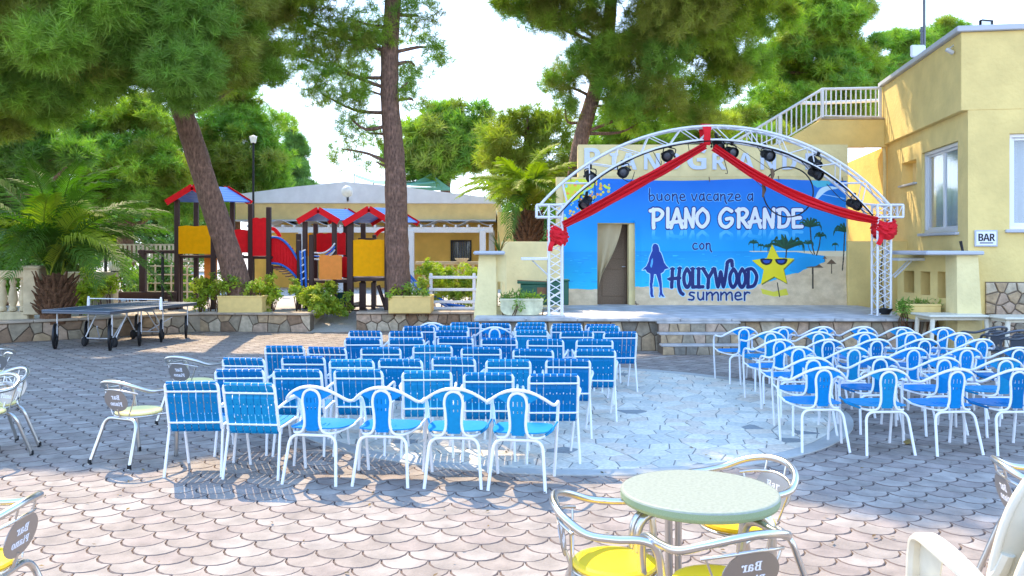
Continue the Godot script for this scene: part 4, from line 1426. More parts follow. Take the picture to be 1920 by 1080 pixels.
	n2.quad(P(765, 348, Dn - 1), P(808, 325, Dn - 1), P(814, 326, Dn + 2), P(770, 348, Dn + 2), Vector3(-1, 1, 0))
	n2.box(P(770, 354, Dn - 1), Vector3(3.8, 0.16, 0.04))
	obj("canopy_cloth", n2, M.green_net, tt)


# ------------------------------------------------------------------ the playground
func panel(mb: MB, x0: float, y0: float, x1: float, y1: float, d: float) -> void:   # a board seen from the front, its upper edge slightly waved
	var poly := PackedVector2Array()
	for k in 13:
		var px := lerpf(x0, x1, k / 12.0)
		var p := P(px, y0 + 0.8 * cos(k * PI / 3.0) - 0.4, d)
		poly.push_back(Vector2(p.x, p.y))
	var a := P(x1, y1, d); var b := P(x0, y1, d)
	poly.push_back(Vector2(a.x, a.y)); poly.push_back(Vector2(b.x, b.y))
	mb.prism(poly, -d - 0.02, -d + 0.02)

func post(parent: Node3D, px: float, yt: float, d: float, w := 0.115, yb := 0.0) -> void:
	var mb := MB.new()
	var t := P(px, yt, d)
	var lo := LEVEL - 0.02 if yb == 0.0 else P(px, yb, d).y
	mb.cbox(Vector3(t.x, (t.y + lo) * 0.5, -d), Vector3(w, t.y - lo, w), 0.012)
	obj("post", mb, M.brown, parent)

func play_roof(parent: Node3D, cx: float, yt: float, ye: float, hw: float, d: float, depth: float) -> void:   # gabled roof: red verges, boards laid across
	var roof := Node3D.new()
	roof.name = "roof"
	parent.add_child(roof, true)
	var skew := 0.42
	for s in [-1.0, 1.0]:
		var a := P(cx, yt, d); var b := P(cx + s * hw, ye, d)
		var back := Vector3(skew, 0.05, -depth)
		var v := (b - a)
		for e in [0.0, 1.0]:
			var vb := MB.new()
			vb.band([a + back * e + Vector3(0, 0, 0.03), b + back * e + v * 0.04 + Vector3(0, 0, 0.03)], [Vector3(0, 1, 0)], 0.15, 0.03)
			obj("verge_board", vb, M.red, roof)
		for k in 6:
			var f0 := (k + 0.06) / 6.0; var f1 := (k + 0.98) / 6.0
			var bd := MB.new()
			var n := v.cross(back).normalized()
			if n.y < 0: n = -n
			var up := n * 0.04
			var c := [a + v * f0, a + v * f1, a + v * f1 + back, a + v * f0 + back]
			for q in [[1.0, n], [0.3, -n]]:
				bd.quad(c[0] + up * q[0], c[1] + up * q[0], c[2] + up * q[0], c[3] + up * q[0], q[1])
			for i in 4: bd.quad(c[i] + up, c[(i + 1) % 4] + up, c[(i + 1) % 4] + up * 0.3, c[i] + up * 0.3, (c[i] + c[(i + 1) % 4]) * 0.5 - (c[0] + c[2]) * 0.5)
			obj("board", bd, M.play_blue, roof)

func build_playground() -> void:
	var D := 21.6
	# tower with the yellow board, at the left
	var t := thing("play_tower", "tall play tower with yellow board behind the leaning trunk", "play tower", Vector3.ZERO, 0.0, "wooden play towers with gabled roofs")
	for q in [[332, 374, D], [400, 372, D], [368, 378, D + 1.1], [436, 376, D + 1.1]]: post(t, q[0], q[1], q[2])
	play_roof(t, 361, 350, 379, 47, D - 0.15, 1.35)
	var pb := MB.new()
	panel(pb, 335, 424, 397, 476, D - 0.03)
	obj("board", pb, M.orange, t)
	var bp := MB.new()
	panel(bp, 372, 424, 436, 476, D + 1.12)
	obj("board", bp, M.red, t)
	for k in 7:
		var dk := MB.new()
		dk.cbox(P(366, 481, D) + Vector3(0.2, 0, -0.09 - k * 0.165), Vector3(1.35, 0.07, 0.155), 0.008)
		obj("deck_plank", dk, M.brown, t)
	var rb := MB.new()
	rb.cbox(P(395, 510, D + 0.9), Vector3(0.34, 0.95, 0.03), 0.01)
	obj("lower_board", rb, M.peach, t)
	# link with red boards
	var l := thing("play_platform", "play platform with two red boards behind the leaning trunk", "play platform")
	for q in [[470, 382, D], [504, 388, D]]: post(l, q[0], q[1], q[2])
	var r1 := MB.new()
	panel(r1, 404, 431, 466, 474, D + 0.03)
	obj("board", r1, M.red, l)
	var r2 := MB.new()
	panel(r2, 474, 409, 502, 480, D - 0.02)
	obj("board", r2, M.red, l)
	for k in 5:
		var dk := MB.new()
		dk.cbox(P(487, 483, D) + Vector3(0, 0, -0.09 - k * 0.165), Vector3(0.62, 0.07, 0.155), 0.008)
		obj("deck_plank", dk, M.brown, l)
	var be := MB.new()
	be.cbox(P(436, 482, D + 0.02), Vector3(0.9, 0.07, 0.1), 0.008)
	obj("beam", be, M.brown, l)
	# bridge with red slats between curved blue rails
	var br := thing("play_bridge", "arched play bridge with red slats and blue rails", "bridge")
	for back in 2:
		var dd: float = D + 0.05 + back * 0.9
		var top := []
		var bot := []
		for k in 13:
			var f := k / 12.0
			var px := lerpf(508, 561, f)
			top.append(P(px, lerpf(445, 492, f * f) - 3.0 * sin(PI * f), dd))
			bot.append(P(px, lerpf(494, 527, f * f) - 2.0 * sin(PI * f), dd))
		for q in [top, bot]:
			var ra := MB.new()
			ra.tube(q, 0.032, 6)
			obj("rail", ra, M.play_blue, br)
		for k in 9:
			var i := 0.4 + k * 1.35
			var a: Vector3 = top[int(i)].lerp(top[min(12, int(i) + 1)], i - int(i)); var b: Vector3 = bot[int(i)].lerp(bot[min(12, int(i) + 1)], i - int(i))
			var sl := MB.new()
			sl.cbox((a + b) * 0.5 + Vector3(0, 0.0, -0.05), Vector3(0.078, a.y - b.y + 0.06, 0.03), 0.008)
			obj("slat", sl, M.red, br)
	for k in 9:
		var f := (k + 0.5) / 9.0
		var dk := MB.new()
		dk.cbox(P(lerpf(508, 561, f), lerpf(500, 533, f * f), D + 0.5), Vector3(0.075, 0.03, 0.92), 0.006)
		obj("deck_plank", dk, M.deck, br)
	for q in [[508, 497, D + 0.02], [561, 450, D + 0.02]]: post(br, q[0], q[1], q[2], 0.10)
	# middle tower
	var m := thing("play_tower", "middle play tower with dark red and peach boards", "play tower", Vector3.ZERO, 0.0, "wooden play towers with gabled roofs")
	for q in [[572, 415, D], [627, 416, D], [592, 418, D + 1.2], [648, 422, D + 1.2], [584, 440, D - 0.2], [560, 438, D + 0.2]]: post(m, q[0], q[1], q[2])
	play_roof(m, 597, 393, 415, 37, D - 0.15, 1.6)
	for q in [[594, 438, 626, 473, D + 1.1, "red"], [629, 437, 648, 478, D + 0.6, "red"], [574, 438, 584, 480, D + 1.0, "orange"], [599, 479, 641, 524, D - 0.35, "peach"], [641, 482, 660, 520, D + 0.3, "red"]]:
		var bd := MB.new()
		panel(bd, q[0], q[1], q[2], q[3], q[4])
		obj("board", bd, M[q[5]], m)
	for k in 8:
		var dk := MB.new()
		dk.cbox(P(610, 528, D - 0.2) + Vector3(0, 0, -0.09 - k * 0.165), Vector3(1.32, 0.07, 0.155), 0.008)
		obj("deck_plank", dk, M.brown, m)
	for k in 3:
		var cu := MB.new()
		cu.tube(smooth([P(588, 474 + k * 6, D - 0.1), P(606, 474 + k * 6, D - 0.1), P(620, 466 + k * 6, D - 0.1), P(628, 456 + k * 6, D - 0.1)], 4), 0.022, 6)
		obj("curved_rail", cu, M.play_blue if k % 2 else M.white_paint, m)
	for k in 2:
		var lad := MB.new()
		lad.tube([P(563 + k * 8, 470, D - 0.2), P(566 + k * 8, 540, D - 0.2)], 0.03, 6)
		obj("ladder_rail", lad, M.play_blue, m)
	for k in 5:
		var ru := MB.new()
		ru.tube([P(563, 474 + k * 13, D - 0.2), P(573, 468 + k * 13, D - 0.2)], 0.022, 6)
		obj("rung", ru, M.white_paint, m)
	# right tower
	var w := thing("play_tower", "play tower with big orange board beside the straight trunk", "play tower", Vector3.ZERO, 0.0, "wooden play towers with gabled roofs")
	for q in [[657, 416, D - 0.3, 0.15], [727, 418, D - 0.3, 0.15], [681, 418, D + 1.0, 0.12], [702, 440, D + 1.1, 0.1], [742, 420, D + 1.0, 0.12]]: post(w, q[0], q[1], q[2], q[3])
	play_roof(w, 692, 391, 419, 46, D - 0.45, 1.6)
	var ob := MB.new()
	panel(ob, 662, 450, 724, 518, D - 0.32)
	obj("board", ob, M.orange, w)
	var gb := MB.new()
	gb.cbox(P(688, 448, D + 0.9), Vector3(0.46, 0.05, 0.05), 0.006)
	obj("beam", gb, M.brown, w)
	for k in 8:
		var dk := MB.new()
		dk.cbox(P(692, 524, D - 0.3) + Vector3(0, 0, -0.09 - k * 0.165), Vector3(1.12, 0.08, 0.155), 0.008)
		obj("deck_plank", dk, M.brown, w)
	var bc := MB.new()
	bc.tube([P(709, 535, D - 0.25), P(727, 588, D - 0.25)], 0.05, 6)
	obj("brace", bc, M.brown, w)
	for q in [[680, 586], [700, 586]]:
		var ru := MB.new()
		ru.cbox((P(q[0], 530, D) + P(q[0], 584, D)) * 0.5, Vector3(0.16 if q[0] == 680 else 0.1, 0.75, 0.1), 0.01)
		obj("leg", ru, M.brown, w)
	for yy in [574, 582]:
		var ru := MB.new()
		ru.cbox(P(693, yy, D - 0.2), Vector3(0.85, 0.04, 0.04), 0.006)
		obj("ground_rail", ru, M.brown, w)
	for q in [[[506, 428], [514, 430], [521, 437], [525, 444]], [[702, 444], [709, 436], [716, 431], [727, 429]]]:
		var ar := MB.new()
		var pts := []
		for p in q: pts.append(P(p[0], p[1], D + 1.3))
		ar.tube(smooth(pts, 4), 0.055, 6)
		solo("arch_bar", ar, M.red, "curved red bar beside the %s" % ("play bridge" if q[0][0] < 600 else "orange play tower board"), "play bar", "curved red play bars")
	var sl := thing("play_slide", "blue slide running down behind the straight pine trunk", "slide")
	var bed := MB.new()
	bed.band([P(742, 495, D + 0.4), P(762, 515, D + 0.4), P(790, 545, D + 0.3), P(842, 576, D + 0.1), P(872, 580, D + 0.1)], [Vector3(0, 0, 1)], 0.5, 0.03)
	obj("bed", bed, M.play_blue, sl)
	for s in [-0.26, 0.26]:
		var ed := MB.new()
		ed.tube([P(742, 490, D + 0.4 + s), P(762, 510, D + 0.4 + s), P(790, 540, D + 0.3 + s), P(842, 571, D + 0.1 + s), P(872, 575, D + 0.1 + s)], 0.04, 6)
		obj("side_rail", ed, M.play_blue, sl)


# ------------------------------------------------------------------ the left side of the plaza
func build_left_side() -> void:
	var D := 18.4
	var t := thing("balustrade", "cream balustrade with vase-shaped openings beside the big palm", "balustrade")
	var y0 := LEVEL; var ytop := P(0, 508, D).y; var yb := P(0, 586, D).y
	for k in 9:
		var bl := MB.new()
		var p := P(44 - k * 19.5, 0, D)
		bl.lathe([Vector2(0.035, 0), Vector2(0.085, 0.02), Vector2(0.085, 0.07), Vector2(0.06, 0.12), Vector2(0.10, 0.25), Vector2(0.085, 0.38), Vector2(0.05, 0.55), Vector2(0.075, 0.64), Vector2(0.05, 0.70), Vector2(0.085, 0.74), Vector2(0.035, 0.76)], 12, Transform3D(Basis.IDENTITY, Vector3(p.x, yb + 0.02, -D)))
		obj("baluster", bl, M.balustrade, t)
	var rl := MB.new()
	rl.cbox(Vector3(P(-80, 0, D).x, ytop - 0.07, -D), Vector3(3.2, 0.16, 0.26), 0.02)
	obj("top_rail", rl, M.balustrade, t)
	var pl := MB.new()
	pl.cbox(Vector3(P(-80, 0, D).x, yb - 0.07, -D), Vector3(3.2, 0.18, 0.26), 0.02)
	obj("plinth", pl, M.balustrade, t)
	var pr := MB.new()
	pr.cbox(P(66, 545, D - 0.05), Vector3(0.34, 1.02, 0.36), 0.02)
	obj("pillar", pr, M.balustrade, t)
	var pc := MB.new()
	pc.cbox(P(66, 501, D - 0.05), Vector3(0.44, 0.07, 0.46), 0.02)
	obj("pillar_cap", pc, M.balustrade, t)
	# far low wall that carries on behind the palm
	var w2 := MB.new()
	w2.cbox(P(140, 545, 20.5), Vector3(2.0, 0.9, 0.25), 0.02)
	solo("garden_wall", w2, M.balustrade, "low cream garden wall half hidden behind the big palm", "wall")
	globe_lamp(P(215, 498, 20.6), 0.15, "garden lamp with white globe on a black post")
	for q in [[198, 470, 570, "left of the globe lamp"], [305, 472, 575, "in front of the trellis"]]:
		var po := MB.new()
		po.tube([P(q[0], q[1], 21.0), Vector3(P(q[0], 0, 21.0).x, LEVEL, -21.0)], 0.035, 6)
		solo("dark_pole", po, M.black, "thin dark pole standing %s" % q[3], "pole", "thin dark poles in the garden")
	var sw := thing("swing_bench", "dark brown garden swing bench under a timber frame", "bench")
	var Ds := 21.8
	for px in [268, 336]:
		var po := MB.new()
		po.cbox((P(px, 468, Ds) + P(px, 584, Ds)) * 0.5, Vector3(0.15, P(0, 468, Ds).y - P(0, 584, Ds).y, 0.15), 0.012)
		obj("post", po, M.brown, sw)
	var tb := MB.new()
	tb.cbox(P(300, 472, Ds), Vector3(1.1, 0.09, 0.12), 0.012)
	obj("beam", tb, M.brown, sw)
	for q in [[552, 0.13], [559, 0.06], [570, 0.12]]:
		var s := MB.new()
		s.cbox(P(258, q[0], Ds - 0.5), Vector3(1.95, q[1], 0.05), 0.01)
		obj("slat", s, M.brown, sw)
	for k in 4:
		var s := MB.new()
		s.cbox(P(258, 576, Ds - 0.3) + Vector3(0, 0, -k * 0.11), Vector3(1.95, 0.03, 0.095), 0.008)
		obj("seat_slat", s, M.brown, sw)
	for px in [192, 325]:
		var s := MB.new()
		s.cbox(P(px, 572, Ds - 0.35), Vector3(0.09, 0.50, 0.5), 0.01)
		obj("leg", s, M.brown, sw)
	var tr := thing("trellis", "pale square trellis beyond the dark swing bench", "trellis")
	for k in 5:
		var s := MB.new()
		s.cbox(P(321, 499 + k * 16, 23.5), Vector3(1.35, 0.035, 0.03), 0.005)
		obj("cross_slat", s, M.trellis, tr)
	for k in 7:
		var s := MB.new()
		s.cbox(P(276 + k * 15, 530, 23.53), Vector3(0.04, 1.0, 0.03), 0.005)
		obj("upright_slat", s, M.trellis, tr)
	var fe := thing("slatted_fence", "sunlit pale slatted fence far behind the garden lamp", "fence")
	for k in 22:
		var s := MB.new()
		s.cbox(P(186 + k * 8.2, 474 + 0.0, 29.0), Vector3(0.085, 0.55, 0.03), 0.006)
		obj("slat", s, M.balustrade, fe)
	for yy in [459, 490]:
		var s := MB.new()
		s.box(P(272, yy, 29.06), Vector3(3.3, 0.06, 0.05))
		obj("rail", s, M.balustrade, fe)
	var sp := thing("street_lamp", "tall black lamp post with square white head left of the roof", "lamp post")
	var sa := MB.new()
	sa.tube([Vector3(P(475, 0, 30).x, LEVEL, -30), P(475, 268, 30)], [0.05, 0.035], 8)
	obj("post", sa, M.black, sp)
	var sh := MB.new()
	sh.lathe([Vector2(0.0, 0), Vector2(0.09, 0.0), Vector2(0.13, 0.20), Vector2(0.15, 0.22), Vector2(0.0, 0.28)], 8, Transform3D(Basis.IDENTITY, P(475, 268, 30)))
	obj("head", sh, M.globe, sp)
	# white paling fence in front of the low building
	var pf := thing("white_rail_fence", "white fence of three horizontal rails left of the pillar", "fence")
	for yy in [520, 543, 566, 578]:
		var s := MB.new()
		s.cbox(P(850, yy, 21.2) + Vector3(0, 0, 0), Vector3(1.22, 0.07, 0.05), 0.01)
		obj("rail", s, M.white_paint, pf)
	for px in [808, 889]:
		var s := MB.new()
		s.cbox((P(px, 512, 21.24) + P(px, 584, 21.24)) * 0.5, Vector3(0.08, 0.95, 0.06), 0.01)
		obj("post", s, M.white_paint, pf)
	# balustrade of the low building's terrace with its bowl
	var fb := thing("terrace_balustrade", "pale balustrade with a stone bowl below the barred window", "balustrade")
	for k in 9:
		var bl := MB.new()
		bl.lathe([Vector2(0.06, 0), Vector2(0.05, 0.1), Vector2(0.09, 0.25), Vector2(0.05, 0.45), Vector2(0.06, 0.6)], 10, Transform3D(Basis.IDENTITY, P(796 + k * 13, 528, 28.0)))
		obj("baluster", bl, M.balustrade, fb)
	var fr := MB.new()
	fr.cbox(P(845, 493, 28.0), Vector3(2.3, 0.1, 0.2), 0.01)
	obj("top_rail", fr, M.balustrade, fb)
	var fo := MB.new()
	fo.lathe([Vector2(0.09, 0), Vector2(0.07, 0.1), Vector2(0.2, 0.22), Vector2(0.24, 0.27), Vector2(0.18, 0.25), Vector2(0.0, 0.2)], 14, Transform3D(Basis.IDENTITY, P(866, 500, 27.8)))
	obj("bowl", fo, M.balustrade, fb)
	# left end of the stage: tapering pillar, wall, shelf
	var bp := thing("stage_pillar", "cream tapering pillar with grey cap at the stage's left end", "pillar")
	var Dp := 16.9
	var poly := PackedVector2Array()
	for q in [[888, 598], [931, 598], [930, 478], [898, 478]]:
		var p := P(q[0], q[1], Dp)
		poly.push_back(Vector2(p.x, p.y))
	var ps := MB.new()
	ps.prism(poly, -Dp - 0.5, -Dp)
	obj("shaft", ps, M.cream_pale, bp)
	var nb := MB.new()
	var nx := P(933, 0, Dp)
	wall_with_holes(nb, Transform3D(Basis.IDENTITY, Vector3(P(930, 0, Dp + 0.12).x, ST, -Dp - 0.12)), 0.21, P(0, 478, Dp + 0.1).y - ST, 0.35, [Rect2(0.03, 0.16, 0.06, 0.5), Rect2(0.12, 0.16, 0.06, 0.5)])
	obj("niched_side", nb, M.cream_pale, bp)
	var pcap := MB.new()
	pcap.cbox(P(918, 474, Dp + 0.15), Vector3(0.62, 0.07, 0.75), 0.025)
	obj("cap", pcap, M.grey_trim, bp)
	var bw := MB.new()
	bw.cbox(P(995, 516, 19.3), Vector3(1.32, 1.52, 0.25), 0.012)
	solo("low_stage_wall", bw, M.cream_pale, "cream wall below the small palm left of the truss", "wall")


func globe_lamp(at: Vector3, r: float, label: String) -> void:
	var t := thing("globe_lamp", label, "lamp")
	var g := MB.new()
	g.ball(at, Vector3(r, r, r), 18)
	obj("globe", g, M.globe, t)
	var p := MB.new()
	p.tube([Vector3(at.x, LEVEL - 0.02, at.z), at - Vector3(0, r * 0.9, 0)], 0.045, 8)
	obj("post", p, M.black, t)
	var c := MB.new()
	c.lathe([Vector2(0.05, -0.04), Vector2(0.09, 0.0), Vector2(0.07, 0.04)], 12, Transform3D(Basis.IDENTITY, at - Vector3(0, r * 0.95, 0)))
	obj("collar", c, M.black, t)


# ------------------------------------------------------------------ trees and plants
var tufts := {}

func make_tufts() -> void:
	var r := rng(5)
	for q in [["fine", 34, 0.20, 0.0085], ["near", 42, 0.24, 0.0095], ["mid", 30, 0.32, 0.019], ["far", 20, 0.42, 0.042]]:   # needles round a twig end
		var mb := MB.new()
		for k in q[1]:
			var a := r.randf() * TAU
			var up := r.randf_range(-0.15, 1.0)
			var d := Vector3(cos(a) * sqrt(1.0 - up * up * 0.8), up, sin(a) * sqrt(1.0 - up * up * 0.8)).normalized()
			var L: float = q[2] * r.randf_range(0.7, 1.1)
			var s = d.cross(Vector3(r.randf_range(-1, 1), r.randf_range(-1, 1), r.randf_range(-1, 1))).normalized() * q[3] * 0.5
			var o := Vector3(0, r.randf_range(-0.35, 0.25) * q[2], 0)
			var nn = s.cross(d).normalized()
			mb.tri(o - s, o + s, o + d * L * 0.6 + s * 0.9, nn, nn, nn)
			mb.tri(o - s, o + d * L * 0.6 + s * 0.9, o + d * L, nn, nn, nn)
		tufts[q[0]] = mb.mesh(M.needles)
	for q in [["leaf", 14, 0.075, 0.042, 0.10], ["leaf_far", 14, 0.16, 0.10, 0.22], ["sprig", 16, 0.10, 0.022, 0.16]]:
		var mb := MB.new()
		for k in q[1]:
			var a := r.randf() * TAU
			var d := Vector3(cos(a), r.randf_range(-0.3, 0.8), sin(a)).normalized()
			var o = Vector3(r.randf_range(-1, 1), r.randf_range(-1, 1.2), r.randf_range(-1, 1)) * q[4] * 0.6
			var s = d.cross(Vector3(r.randf_range(-0.5, 0.5), 1, r.randf_range(-0.5, 0.5))).normalized() * q[3] * 0.5
			var L: float = q[2] * r.randf_range(0.7, 1.15)
			var nn = s.cross(d).normalized()
			var fold = nn * q[3] * 0.15
			mb.ft(o, o + d * L * 0.45 + s + fold, o + d * L, nn)
			mb.ft(o, o + d * L, o + d * L * 0.45 - s + fold, nn)
		tufts[q[0]] = mb.mesh(M.leaves)

func crown(parent: Node3D, called: String, clumps: Array, tuft: String, per: float, cols: Array, s: int, origin := Vector3.ZERO, flatten := 0.75, hang := 0.0) -> void:   # clumps: [centre, radius]; foliage in puffs with gaps between them
	var r := rng(s)
	var xfs := []
	var tint := []
	for c in clumps:
		var R: float = c[1]
		var sub := []   # every puff is itself a handful of smaller boughs
		var nb := int(clampf(6.0 + R * R * 5.0, 6, 60))
		for k in nb:
			var v := Vector3(r.randfn(), r.randfn(), r.randfn()).normalized() * pow(r.randf(), 0.45)
			sub.append([c[0] + v * R * Vector3(1, flatten, 1), R * r.randf_range(0.22, 0.5) + minf(0.1, R * 0.2)])
		for b in sub:
			var base: Color = cols[r.randi() % cols.size()]
			var n := int(per * 0.58 * b[1] * b[1] * (2.0 if c[0].y > 8.6 else 1.0))   # denser above the view, to deepen the shade on the plaza
			for k in n:
				var v := Vector3(r.randfn(), r.randfn(), r.randfn()).normalized()
				var p: Vector3 = b[0] + v * b[1] * pow(r.randf(), 0.5) * Vector3(1, 0.72, 1) - Vector3(0, hang * r.randf(), 0)
				var up := (v * 0.8 + Vector3(0, 0.75 - hang, 0) + Vector3(r.randf_range(-1, 1), r.randf_range(-1, 1), r.randf_range(-1, 1)) * 0.5).normalized()
				var x := up.cross(Vector3(r.randf_range(-1, 1), r.randf_range(-1, 1), r.randf_range(-1, 1))).normalized()
				var sc := r.randf_range(0.75, 1.25)
				xfs.append(Transform3D(Basis(x, up, x.cross(up)).scaled(Vector3(sc, sc, sc)), p - origin))
				var f := r.randf_range(0.75, 1.2)
				tint.append(Color(base.r * f, base.g * f * r.randf_range(0.94, 1.06), base.b * f))
	many(called, tufts[tuft], xfs, tint, parent)

func pts3(list: Array) -> Array:   # [px, py, distance]
	var o := []
	for q in list: o.append(P(q[0], q[1], q[2]))
	return o

func clumps3(list: Array) -> Array:
	var o := []
	for q in list: o.append([P(q[0], q[1], q[2]), q[3]])
	return o

func wood(parent: Node3D, called: String, pts: Array, r0: float, r1: float, s: int, seg := 12) -> void:
	var path := smooth(pts, 6)
	var r := rng(s)
	var rad := []
	for i in path.size(): rad.append(lerpf(r0, r1, float(i) / (path.size() - 1)) * r.randf_range(0.96, 1.05))
	var mb := MB.new()
	mb.tube(path, rad, seg)
	obj(called, mb, M.pine_bark, parent)

func boughs(parent: Node3D, trunk: Array, clumps: Array, s: int, r0 := 0.07, every := 1) -> void:   # limbs from the trunk to the puffs
	var r := rng(s)
	var path := smooth(trunk, 4)
	for k in range(0, clumps.size(), every):
		var c: Vector3 = clumps[k][0]
		var best: Vector3 = path[path.size() - 1]
		var bd := 1e9
		for p in path:
			if p.y > c.y + 0.2: continue
			var d: float = p.distance_to(c) + absf((c.y - p.y) - 0.4 * Vector2(p.x - c.x, p.z - c.z).length()) * 0.6
			if d < bd: bd = d; best = p
		if best.distance_to(c) > 3.2 and k > 3: continue
		var mid := best.lerp(c, 0.5) + Vector3(r.randf_range(-0.2, 0.2), r.randf_range(-0.25, 0.1), r.randf_range(-0.2, 0.2))
		var mb := MB.new()
		mb.tube(smooth([best, mid, c + Vector3(0, -0.05, 0)], 4), [r0, r0 * 0.93, r0 * 0.86, r0 * 0.8, r0 * 0.7, r0 * 0.6, r0 * 0.5, r0 * 0.4, r0 * 0.25], 6)
		obj("bough", mb, M.pine_bark, parent)

func pine(label: String, trunk: Array, r0: float, r1: float, list: Array, tuft: String, per: float, cols: Array, s: int, hang := 0.0, every := 1, flatten := 0.75) -> Node3D:
	var t := thing("pine_tree", label, "tree", Vector3.ZERO, 0.0, "pines round the plaza")
	var tr := pts3(trunk)
	wood(t, "trunk", tr, r0, r1, s)
	var cl := clumps3(list)
	boughs(t, tr, cl, s + 3, 0.055 if tuft == "near" or tuft == "fine" else 0.09, every)
	crown(t, "crown", cl, tuft, per, cols, s + 7, Vector3.ZERO, flatten, hang)
	return t

func frond_mesh(L: float, droop: float, lift: float, pairs: int, leaf: float, m: Material, s: int) -> ArrayMesh:   # along +x, arching over
	var r := rng(s)
	var mb := MB.new()
	var pts := []
	for k in 11:
		var f := k / 10.0
		pts.append(Vector3(L * (f - 0.14 * f * f * droop), L * (lift * f - droop * 0.55 * f * f), 0.05 * L * sin(f * 2.0 + s)))
	var path := smooth(pts, 3)
	var rad := []
	for k in path.size(): rad.append(lerpf(0.022, 0.004, float(k) / (path.size() - 1)))
	mb.tube(path, rad, 4)
	for k in pairs:
		var f := 0.10 + 0.90 * (k + 0.5) / pairs
		var i: float = f * (path.size() - 1)
		var a: Vector3 = path[int(i)].lerp(path[min(path.size() - 1, int(i) + 1)], i - int(i))
		var t: Vector3 = (path[min(path.size() - 1, int(i) + 1)] - path[max(0, int(i) - 1)]).normalized()
		var up := Vector3(0, 0, 1).cross(t).normalized()
		if up.y < 0: up = -up
		var len := leaf * (0.35 + 0.65 * sin(PI * clampf(f * 0.95 + 0.05, 0, 1)) ) * r.randf_range(0.85, 1.1)
		for sd in [-1.0, 1.0]:
			var side := Vector3(0, 0, sd)
			var d := (side * 0.78 + t * (0.45 + 0.5 * f) + up * r.randf_range(0.10, 0.40)).normalized()
			var w := t * 0.027
			var m1: Vector3 = a + d * len * 0.5
			var tip: Vector3 = a + d * len + Vector3(0, -len * r.randf_range(0.25, 0.6), 0)
			var nn := up
			mb.ft(a - w * 0.5, a + w * 0.5, m1 + w, nn)
			mb.ft(a - w * 0.5, m1 + w, m1 - w * 0.6, nn)
			mb.ft(m1 - w * 0.6, m1 + w, tip, nn)
	return mb.mesh(m)

func palm(label: String, base: Vector3, h: float, r0: float, L: float, n: int, s: int, mats: Array, low: float) -> Node3D:
	var t := thing("palm_tree", label, "palm", base)
	var r := rng(s)
	var tr := MB.new()
	tr.lathe([Vector2(r0 * 1.05, -0.1), Vector2(r0 * 1.12, h * 0.3), Vector2(r0 * 1.2, h * 0.65), Vector2(r0 * 0.8, h * 0.95), Vector2(0.0, h * 1.1)], 18)
	obj("trunk", tr, M.palm_bark, t)
	var bo := MB.new()   # stubs of old fronds
	var rows := 7
	for j in rows:
		for k in 11:
			var a := TAU * (k + 0.5 * (j % 2)) / 11.0 + r.randf_range(-0.1, 0.1)
			var out := Vector3(cos(a), 0, sin(a))
			var y := h * (0.08 + 0.82 * j / rows)
			var p := out * r0 * 1.02 + Vector3(0, y, 0)
			bo.tube([p - out * 0.06, p + out * 0.07 + Vector3(0, 0.10, 0), p + out * r.randf_range(0.12, 0.2) + Vector3(0, r.randf_range(0.18, 0.3), 0)], [r0 * 0.26, r0 * 0.2, r0 * 0.08], 5, false, 0.5)
	obj("frond_stubs", bo, M.palm_bark, t)
	stuff(t.get_child(1))
	var kinds := []
	for k in 6: kinds.append(frond_mesh(L * r.randf_range(0.85, 1.1), 0.95 + 0.22 * k, 0.62 + 0.06 * (k % 3), 52, L * 0.20, M[mats[k % mats.size()]], s + k))
	for k in n:
		var f := (k + 0.5) / n
		var o := obj("frond", kinds[r.randi() % 6], null, t)
		var pitch := lerpf(1.05, low, pow(f, 0.8)) + r.randf_range(-0.1, 0.1)
		o.transform = Transform3D(Basis(Vector3.UP, k * 2.399 + r.randf_range(-0.2, 0.2)) * Basis(Vector3(0, 0, 1), pitch) * Basis(Vector3(1, 0, 0), r.randf_range(-0.25, 0.25)), Vector3(0, h * 0.97, 0))
	return t

func shrub(label: String, list: Array, cols: Array, s: int, per := 330.0, tuft := "leaf", called := "shrub") -> Node3D:
	var cl := clumps3(list)
	var c0: Vector3 = cl[0][0]
	var t := thing(called, label, "shrub", Vector3(c0.x, LEVEL, c0.z))
	var st := MB.new()
	var r := rng(s)
	for c in cl:
		for k in 3:
			var b := Vector3(c[0].x + r.randf_range(-0.08, 0.08), LEVEL - 0.05, c[0].z + r.randf_range(-0.08, 0.08))
			if c[0].y < 0.6: continue
			st.tube([b - t.position, b.lerp(c[0], 0.6) - t.position + Vector3(r.randf_range(-0.1, 0.1), 0, 0), c[0] + Vector3(r.randf_range(-1, 1), 0.5, r.randf_range(-1, 1)) * c[1] * 0.6 - t.position], [0.014, 0.011, 0.005], 5)
	if st.v.size() > 0: obj("stems", st, M.palm_bark, t)
	crown(t, "foliage", cl, tuft, per, cols, s, t.position, 0.9)
	return t

